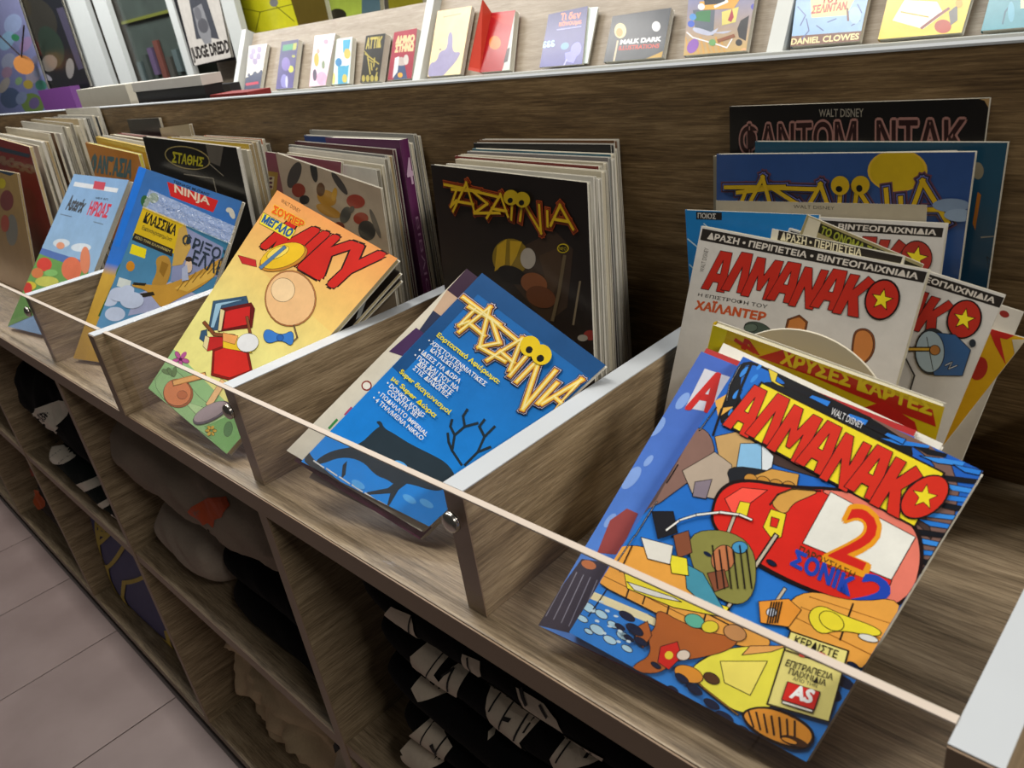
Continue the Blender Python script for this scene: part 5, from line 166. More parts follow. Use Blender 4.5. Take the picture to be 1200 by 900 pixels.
 'book_scarlet':dict(ol=0,c=[[[-1.4578,1.4562,1.0937],[-1.4175,1.4556,1.0925],[-1.3773,1.4549,1.0913]],[[-1.4584,1.4231,1.0313],[-1.4131,1.4227,1.0307],[-1.3678,1.4224,1.0302]],[[-1.4589,1.3899,0.969],[-1.4086,1.3899,0.969],[-1.3582,1.3899,0.969]]],art=[["g","b01018","a00c14",[[0,0],[1,0],[1,1],[0,1]]],["e","d87018",[0.357,0.514,0.226,0.01,0.041,0.116]],["p","c03028",[[-0.008,0.056],[1.003,0.014],[0.959,0.255],[0.58,0.21]]],["p","b8c0b8",[[1.003,0.014],[1.07,0.003],[1.03,1.044],[0.754,1.046],[0.783,0.933]]],["p","301018",[[0.833,0.649],[0.945,0.611],[0.908,0.853],[0.77,0.875]]]]),
 'book_indigo':dict(ol=0,c=[[[-1.2702,1.4479,1.0726],[-1.2147,1.4494,1.0754],[-1.1591,1.4509,1.0782]],[[-1.2684,1.4204,1.0208],[-1.2096,1.4211,1.0222],[-1.1507,1.4219,1.0236]],[[-1.2666,1.3929,0.969],[-1.2045,1.3929,0.969],[-1.1424,1.3929,0.969]]],art=[["g","444474","5c5c98",[[0,0],[1,0],[1,1],[0,1]]],["t","Τι δεν","e88a70",[[0.343,0.036],[0.843,0.065],[0.84,0.184],[0.348,0.162]],0.04],["t","κάνουμε","e88a70",[[0.329,0.175],[0.885,0.205],[0.88,0.309],[0.33,0.284]],0.04],["p","9a9ad0",[[0.292,0.336],[0.895,0.349],[0.889,0.33],[0.284,0.317]]],["t","εεε","a8d8f0",[[-0.009,0.514],[0.27,0.512],[0.293,0.625],[-0.004,0.627]],0.05],["e","8a8ae0",[0.823,0.736,0.117,0.041,-0.042,0.123]],["p","8a8ae0",[[0.569,0.774],[0.923,0.745],[0.8,0.974],[0.616,0.931]]],["e","6a9ab8",[0.547,0.65,0.083,-0.031,0.051,0.057]],["p","b8b8e8",[[0.62,0.891],[0.573,1.007],[0.6,1.017],[0.647,0.901]]]]),
 'book_indigo_page':dict(ol=0,c=[[[-1.1603,1.4549,1.0746],[-1.1474,1.4546,1.0741],[-1.1344,1.4544,1.0736]],[[-1.1581,1.4268,1.0218],[-1.1457,1.4267,1.0216],[-1.1333,1.4266,1.0213]],[[-1.1559,1.3987,0.969],[-1.1441,1.3987,0.969],[-1.1322,1.3987,0.969]]],art=[["g","d0dcd4","c4d0cc",[[0,0],[1,0],[1,1],[0,1]]]]),
 'book_dark':dict(ol=0,c=[[[-1.0852,1.4372,1.0524],[-1.0133,1.4376,1.0532],[-0.9413,1.438,1.0539]],[[-1.0847,1.415,1.0107],[-1.0122,1.4152,1.0111],[-0.9397,1.4154,1.0114]],[[-1.0842,1.3929,0.969],[-1.0111,1.3929,0.969],[-0.938,1.3929,0.969]]],art=[["g","3c3f44","44484c",[[0,0],[1,0],[1,1],[0,1]]],["t","MALK DARK","f0f0f0",[[0.241,0.552],[0.919,0.573],[0.918,0.66],[0.24,0.643]],0.05],["t","ILLUSTRATIONS","d04030",[[0.231,0.679],[0.912,0.711],[0.911,0.798],[0.23,0.77]],0.02],["e","d8c890",[0.193,0.344,0.107,0.016,0.027,0.168]],["e","c88a40",[0.183,0.379,0.062,0.009,0.015,0.094]],["p","c8b898",[[0.167,0.546],[0.167,1.047],[0.199,1.057],[0.198,0.557]]],["e","d8d8d8",[0.803,0.347,0.071,0.011,0.016,0.107]],["p","b8923a",[[0.824,0.962],[0.991,0.876],[0.986,1.032],[0.735,1.024]]]]),
 'book_vivid':dict(ol=0,c=[[[-0.9074,1.4508,1.0836],[-0.8356,1.4494,1.0809],[-0.7638,1.448,1.0782]],[[-0.8976,1.4204,1.0263],[-0.8288,1.4197,1.0249],[-0.7599,1.4189,1.0236]],[[-0.8879,1.3899,0.969],[-0.822,1.3899,0.969],[-0.7561,1.3899,0.969]]],art=[["g","6a7ab0","c0a060",[[0,0],[1,0],[1,1],[0,1]]],["p","5a6470",[[0.086,0.336],[0.43,0.328],[0.457,0.743],[0.16,0.644]]],["p","3a7a4a",[[0.143,0.366],[0.369,0.36],[0.377,0.536],[0.129,0.49]]],["p","b8bcd0",[[0.11,0.564],[0.591,0.754],[0.822,0.649],[0.792,0.374],[0.53,0.4],[0.514,0.772],[0.12,0.666]]],["p","d8cc70",[[0.543,0.401],[0.789,0.349],[0.772,0.57],[0.57,0.602]]],["p","a83848",[[0.651,0.535],[0.691,0.364],[0.735,0.492],[0.707,0.564]]],["p","28282c",[[0.844,0.552],[0.958,0.488],[0.97,0.859],[0.858,0.8],[0.813,0.673]]],["p","d8a040",[[0.181,0.218],[0.795,0.226],[0.716,0.367],[0.195,0.345]]],["p","20242c",[[0.224,0.122],[0.561,0.154],[0.578,0.28],[0.267,0.276]]],["p","f0f0e8",[[0.475,0.042],[0.589,0.273],[0.623,0.263],[0.509,0.032]]],["p","f0f0e8",[[0.6,0.235],[0.409,0.301],[0.428,0.337],[0.62,0.271]]],["p","c89a50",[[-0.018,0.725],[0.07,0.989],[0.103,0.985],[0.014,0.721]]],["p","c89a50",[[0.071,0.77],[0.156,0.996],[0.189,0.991],[0.103,0.765]]],["p","c89a50",[[0.159,0.816],[0.243,1.003],[0.274,0.996],[0.191,0.809]]],["p","c89a50",[[0.235,0.745],[0.326,1.008],[0.358,1.004],[0.267,0.741]]],["p","c89a50",[[0.323,0.79],[0.411,1.014],[0.442,1.01],[0.354,0.785]]],["p","c89a50",[[0.41,0.835],[0.495,1.021],[0.525,1.015],[0.44,0.829]]],["p","c89a50",[[0.482,0.764],[0.576,1.026],[0.607,1.023],[0.513,0.76]]],["p","c89a50",[[0.568,0.809],[0.658,1.033],[0.689,1.028],[0.598,0.804]]],["e","8a5ab0",[0.142,0.869,0.078,0.044,-0.053,0.094]],["p","e8e8e8",[[0.01,0.661],[0.128,0.754],[0.141,0.739],[0.023,0.647]]],["p","e8e8e8",[[0.12,0.749],[0.533,0.885],[0.536,0.866],[0.124,0.73]]],["p","e8e8e8",[[0.519,0.88],[0.701,0.948],[0.705,0.93],[0.524,0.862]]],["p","e8e8e8",[[0.704,0.947],[0.77,0.818],[0.75,0.806],[0.685,0.936]]],["p","8a5030",[[0.545,0.853],[0.802,0.79],[0.778,0.741],[0.522,0.804]]],["e","e8e8e8",[0.216,0.297,0.054,0.005,0.006,0.05]],["e","6aa060",[0.456,0.843,0.055,0.004,0.007,0.05]],["e","202020",[0.87,0.876,0.052,0.004,0.009,0.05]],["e","d8a878",[0.97,1.008,0.052,0.004,0.008,0.05]],["e","5050b0",[1.012,0.37,0.049,0.004,0.009,0.049]],["e","5090d0",[0.097,0.437,0.055,0.005,0.005,0.051]],["e","4060c0",[0.079,0.537,0.056,0.004,0.006,0.05]]]),
 'book_sky':dict(ol=0,c=[[[-0.6891,1.4584,1.0923],[-0.6237,1.4578,1.0912],[-0.5584,1.4572,1.09]],[[-0.6812,1.4256,1.0307],[-0.619,1.4253,1.0301],[-0.5567,1.425,1.0295]],[[-0.6734,1.3929,0.969],[-0.6142,1.3929,0.969],[-0.555,1.3929,0.969]]],art=[["g","8ab0dc","90b8e0",[[0,0],[1,0],[1,1],[0,1]]],["p","f0ec98",[[0.211,0.442],[0.832,0.461],[0.753,0.676],[0.26,0.665]]],["t","ΣΕΛΙΝΤΑΝ","b04028",[[0.26,0.519],[0.729,0.512],[0.725,0.603],[0.251,0.612]],0.06],["t","ΤΟΥ","b04028",[[0.382,0.396],[0.615,0.399],[0.612,0.501],[0.377,0.499]],0.06],["p","6a3a24",[[-0.076,0.871],[1.031,0.881],[1.024,1.041],[-0.054,1.021]]],["t","DANIEL CLOWES","f0dca0",[[0.008,0.903],[0.979,0.907],[0.985,0.978],[0.006,0.977]],0.03],["p","4a5a98",[[0.028,0.51],[0.166,0.634],[0.176,0.625],[0.039,0.502]]],["p","4a5a98",[[0.161,0.619],[0.102,0.747],[0.118,0.755],[0.177,0.626]]],["p","4a5a98",[[0.177,0.666],[0.244,0.826],[0.26,0.824],[0.193,0.665]]],["p","4a5a98",[[0.245,0.813],[0.155,0.918],[0.17,0.927],[0.26,0.823]]],["p","4a5a98",[[0.344,0.769],[0.464,0.845],[0.472,0.835],[0.352,0.759]]],["p","4a5a98",[[0.505,0.745],[0.626,0.711],[0.618,0.698],[0.497,0.732]]],["p","4a5a98",[[0.866,0.554],[0.953,0.67],[0.965,0.665],[0.878,0.55]]],["p","4a5a98",[[0.853,0.814],[0.963,0.758],[0.953,0.746],[0.842,0.802]]],["e","a8c8e8",[0.87,0.686,0.082,0.008,0.024,0.103]],["p","6a3030",[[0.731,0.587],[0.778,0.748],[0.806,0.748],[0.758,0.587]]]]),
 'book_sunny':dict(ol=0,c=[[[-0.5247,1.4535,1.0831],[-0.4609,1.4513,1.079],[-0.3971,1.4491,1.0748]],[[-0.525,1.4232,1.0261],[-0.4623,1.4221,1.024],[-0.3996,1.421,1.0219]],[[-0.5252,1.3929,0.969],[-0.4637,1.3929,0.969],[-0.4021,1.3929,0.969]]],art=[["g","e0b838","e8cc48",[[0,0],[1,0],[1,1],[0,1]]],["p","e4e4e0",[[0.216,0.534],[0.613,0.587],[0.732,0.744],[0.538,0.916],[0.13,0.777]]],["p","d8a828",[[0.206,0.686],[0.567,0.78],[0.566,0.764],[0.205,0.67]]],["p","8a4a48",[[0.521,0.922],[0.696,0.768],[0.671,0.741],[0.496,0.895]]],["p","8a4a48",[[0.683,0.779],[0.793,0.694],[0.769,0.666],[0.659,0.75]]],["e","b04838",[0.764,0.904,0.099,0.008,0.022,0.086]],["p","6a6a6a",[[0.786,0.727],[0.862,0.65],[0.913,0.843],[0.851,0.901]]],["e","e8a030",[0.876,0.631,0.039,0.003,0.014,0.053]]]),
 'book_aqua':dict(ol=0,c=[[[-0.375,1.4429,1.0631],[-0.3133,1.4412,1.0599],[-0.2516,1.4395,1.0567]],[[-0.3753,1.4179,1.0161],[-0.3145,1.417,1.0145],[-0.2537,1.4162,1.0129]],[[-0.3757,1.3929,0.969],[-0.3157,1.3929,0.969],[-0.2558,1.3929,0.969]]],art=[["g","58a0b0","5098a8",[[0,0],[1,0],[1,1],[0,1]]],["p","f0f4b8",[[0.324,0.519],[0.578,0.524],[0.624,0.737],[0.369,0.732]]],["p","3a6a80",[[0.23,0.937],[0.223,0.759],[0.203,0.752],[0.211,0.93]]],["p","3a6a80",[[0.22,0.776],[0.26,0.676],[0.242,0.66],[0.202,0.76]]],["e","6ab0c8",[0.278,0.769,0.037,0.004,0.031,0.143]]]),
 'poster_fantasy':dict(ol=0,c=[[[-7.699,1.88,1.826],[-6.94,1.88,1.7386],[-6.181,1.88,1.6512]],[[-7.9958,1.88,1.3498],[-7.1206,1.88,1.307],[-6.2454,1.88,1.2642]],[[-8.2926,1.88,0.8737],[-7.3012,1.88,0.8755],[-6.3098,1.88,0.8772]]],art=[["g","8a8cb0","7078a8",[[0,0],[1,0],[1,1],[0,1]]],["e","98a8cc",[0.828,0.254,0.077,0.035,-0.103,0.066]],["e","8ab0cc",[0.681,0.381,0.064,0.029,-0.106,0.066]],["e","9a80a8",[0.908,0.415,0.043,0.022,-0.082,0.056]],["e","3a8a60",[0.806,0.359,0.039,0.017,-0.033,0.022]],["e","9aa0b8",[0.622,0.54,0.065,0.03,-0.088,0.056]],["e","a08098",[0.555,0.627,0.05,0.023,-0.062,0.04]],["e","a098a8",[0.866,0.675,0.057,0.031,-0.063,0.046]],["e","88a878",[0.68,0.702,0.032,0.015,-0.042,0.029]],["e","b8a040",[0.786,0.735,0.044,0.023,-0.041,0.029]],["e","3a7a68",[0.934,0.749,0.048,0.027,-0.046,0.035]],["e","44587a",[0.5,0.836,0.1,0.048,-0.106,0.071]],["e","6a8440",[0.764,0.899,0.101,0.057,-0.096,0.072]],["e","6a5a88",[0.788,0.893,0.043,0.024,-0.055,0.042]],["e","6a90c0",[0.953,0.931,0.033,0.02,-0.09,0.072]],["e","a8a098",[0.468,0.728,0.043,0.02,-0.091,0.058]],["e","7a88a8",[0.648,0.843,0.047,0.024,-0.067,0.047]],["e","8a90a8",[0.952,0.644,0.035,0.019,-0.046,0.034]],["e","7a7890",[0.944,0.553,0.028,0.015,-0.063,0.045]]]),
 'poster_shadow':dict(ol=0,c=[[[-6.2801,1.9,1.6609],[-5.8868,1.9,1.6156],[-5.4935,1.9,1.5703]],[[-6.3653,1.9,1.2686],[-5.9378,1.9,1.2839],[-5.5102,1.9,1.2992]],[[-6.4506,1.9,0.8763],[-5.9888,1.9,0.9522],[-5.5269,1.9,1.0281]]],art=[["g","22242a","1c1e20",[[0,0],[1,0],[1,1],[0,1]]],["p","4a2420",[[0.0,-0.0],[0.208,0.0],[0.247,0.529],[0.072,0.521]]],["e","34322c",[0.412,0.263,0.353,-0.021,0.023,0.196]],["e","2c3a30",[0.459,0.49,0.27,0.001,0.019,0.184]],["e","77726a",[0.303,0.61,0.144,0.047,-0.127,0.05]],["e","8a8680",[0.714,0.734,0.087,0.02,-0.069,0.084]],["e","9a98a0",[0.122,0.699,0.114,0.049,-0.048,0.011]],["p","4a4658",[[0.836,0.176],[0.988,0.168],[0.985,0.801],[0.875,0.789]]],["e","3a3428",[0.161,0.132,0.127,-0.006,-0.012,0.077]]]),
 'poster_grey':dict(ol=0,c=[[[-3.9974,1.9,1.4054],[-3.7934,1.9,1.3816],[-3.5894,1.9,1.3579]],[[-4.0116,1.9,1.2331],[-3.8111,1.9,1.2247],[-3.6107,1.9,1.2163]],[[-4.0257,1.9,1.0608],[-3.8288,1.9,1.0678],[-3.632,1.9,1.0748]]],art=[["g","c8c2b8","cfc9bf",[[0,0],[1,0],[1,1],[0,1]]],["p","4a4c52",[[0.315,0.0],[0.695,0.0],[0.805,0.714],[0.564,0.668],[0.229,0.666]]],["p","8a8a8c",[[0.337,0.265],[0.573,0.203],[0.645,0.58],[0.598,0.743],[0.416,0.75],[0.327,0.604]]],["e","5c5c60",[0.487,0.499,0.128,-0.011,0.005,0.101]],["e","6e6e72",[0.432,0.335,0.085,-0.008,0.004,0.089]],["t","JUDGE DREDD","2a2624",[[0.006,0.773],[1.004,0.745],[0.988,0.973],[0.025,0.957]],0.05]]),
 'book_yellow_leaf':dict(ol=0,c=[[[-3.6078,2.0,1.3377],[-3.3945,2.0,1.3134],[-3.1811,2.0,1.2891]],[[-3.6052,2.0,1.2482],[-3.3893,2.0,1.2354],[-3.1733,2.0,1.2226]],[[-3.6027,2.0,1.1587],[-3.3841,2.0,1.1574],[-3.1654,2.0,1.1561]]],art=[["g","b4b018","b8b41c",[[0,0],[1,0],[1,1],[0,1]]],["p","5a5a10",[[-0.091,0.397],[0.366,0.523],[0.373,0.502],[-0.083,0.378]]],["p","5a5a10",[[0.359,0.522],[1.042,0.387],[1.043,0.362],[0.36,0.501]]],["p","5a5a10",[[0.36,0.502],[0.165,0.952],[0.181,0.96],[0.375,0.508]]],["p","5a5a10",[[0.541,0.046],[0.673,0.377],[0.688,0.363],[0.556,0.032]]],["p","5a5a10",[[0.669,0.368],[0.944,0.874],[0.957,0.858],[0.683,0.352]]],["e","6a6a68",[0.677,0.296,0.079,0.006,-0.023,0.112]]]),
 'book_umber':dict(ol=0,c=[[[-3.1811,2.0,1.2891],[-3.0578,2.0,1.275],[-2.9344,2.0,1.261]],[[-3.1741,2.0,1.221],[-3.0543,2.0,1.2128],[-2.9344,2.0,1.2046]],[[-3.167,2.0,1.1529],[-3.0508,2.0,1.1506],[-2.9345,2.0,1.1483]]],art=[["g","50420c","4c3e0c",[[0,0],[1,0],[1,1],[0,1]]]]),
 'book_lime':dict(ol=0,c=[[[-2.9637,2.02,1.2626],[-2.833,2.02,1.2506],[-2.7023,2.02,1.2387]],[[-2.9625,2.02,1.2088],[-2.8401,2.02,1.2036],[-2.7177,2.02,1.1984]],[[-2.9612,2.02,1.1549],[-2.8472,2.02,1.1566],[-2.7332,2.02,1.1582]]],art=[["g","7a8a30","8a9a38",[[0,0],[1,0],[1,1],[0,1]]],["e","1c180c",[0.291,0.882,0.253,0.06,-0.038,0.242]]]),
 'book_slate':dict(ol=0,c=[[[-2.6755,2.0,1.2373],[-2.6238,2.0,1.2313],[-2.5721,2.0,1.2254]],[[-2.6908,2.0,1.1975],[-2.6348,2.0,1.1945],[-2.5789,2.0,1.1915]],[[-2.7061,2.0,1.1576],[-2.6459,2.0,1.1576],[-2.5857,2.0,1.1575]]],art=[["g","3a5058","445a60",[[0,0],[1,0],[1,1],[0,1]]]]),
 'book_olive':dict(ol=0,c=[[[-2.522,2.0,1.2196],[-2.4262,2.0,1.2113],[-2.3305,2.0,1.203]],[[-2.5284,2.0,1.186],[-2.4311,2.0,1.1811],[-2.3338,2.0,1.1761]],[[-2.5348,2.0,1.1524],[-2.436,2.0,1.1508],[-2.3371,2.0,1.1492]]],art=[["g","6a6410","70680e",[[0,0],[1,0],[1,1],[0,1]]]]),
 'shopping_bag':dict(ol=0,c=[[[-1.709,0.262,0.2722],[-1.4605,0.256,0.3261],[-1.212,0.25,0.38]],[[-1.7045,0.252,0.1611],[-1.4582,0.2525,0.188],[-1.212,0.253,0.215]],[[-1.7,0.242,0.05],[-1.456,0.249,0.05],[-1.212,0.256,0.05]]],art=[["g","28306c","20285e",[[0,0],[1,0],[1,1],[0,1]]],["p","b09a20",[[-0.26,0.558],[0.244,0.028],[0.191,0.025],[-0.315,0.566]]],["p","b09a20",[[-0.169,0.556],[0.311,0.049],[0.257,0.048],[-0.224,0.567]]],["p","b09a20",[[0.203,0.103],[0.325,0.104],[0.405,0.039],[0.285,0.035]]],["p","b09a20",[[-0.086,0.506],[0.238,0.145],[0.18,0.15],[-0.144,0.52]]],["p","b09a20",[[0.135,0.213],[0.372,0.129],[0.427,0.068],[0.19,0.143]]],["p","b09a20",[[-0.213,0.545],[-0.282,0.809],[-0.2,0.732],[-0.124,0.478]]],["p","b09a20",[[-0.283,0.791],[-0.146,0.951],[-0.068,0.848],[-0.202,0.689]]],["p","b09a20",[[-0.139,0.509],[-0.143,0.682],[-0.056,0.598],[-0.047,0.431]]],["p","b09a20",[[-0.149,0.669],[-0.011,0.725],[0.068,0.63],[-0.068,0.571]]],["p","b09a20",[[-0.07,0.634],[0.171,0.285],[0.099,0.311],[-0.138,0.672]]],["p","b09a20",[[0.109,0.352],[0.419,0.093],[0.387,0.078],[0.074,0.339]]],["p","b09a20",[[-0.006,0.674],[-0.124,0.935],[-0.053,0.877],[0.069,0.624]]],["p","b09a20",[[-0.121,0.917],[-0.06,1.155],[0.015,1.052],[-0.04,0.82]]],["p","b09a20",[[-0.074,0.723],[0.178,0.541],[0.215,0.471],[-0.04,0.644]]],["p","b09a20",[[0.174,0.543],[0.622,0.1],[0.578,0.099],[0.127,0.551]]],["p","b09a20",[[0.084,0.608],[-0.011,0.855],[0.066,0.787],[0.165,0.548]]],["p","b09a20",[[-0.006,0.83],[0.004,1.095],[0.081,0.999],[0.076,0.741]]],["p","b09a20",[[-0.157,0.931],[-0.065,1.236],[0.009,1.131],[-0.077,0.831]]],["p","b09a20",[[0.774,0.23],[0.357,0.529],[0.348,0.576],[0.762,0.267]]],["p","b09a20",[[0.357,0.53],[0.161,0.87],[0.228,0.821],[0.426,0.492]]],["p","b09a20",[[0.172,0.842],[0.114,1.118],[0.189,1.032],[0.252,0.765]]],["p","b09a20",[[0.218,1.21],[0.395,1.184],[0.461,1.084],[0.284,1.105]]],["p","b09a20",[[0.386,1.192],[0.66,0.912],[0.685,0.853],[0.41,1.123]]],["p","b09a20",[[0.68,0.885],[0.767,0.669],[0.697,0.728],[0.611,0.953]]],["p","b09a20",[[0.62,0.924],[0.562,1.189],[0.631,1.106],[0.691,0.851]]],["p","b09a20",[[0.566,1.162],[0.536,1.438],[0.604,1.345],[0.636,1.077]]],["p","b09a20",[[0.619,0.925],[0.545,1.29],[0.614,1.204],[0.691,0.851]]]]),
}
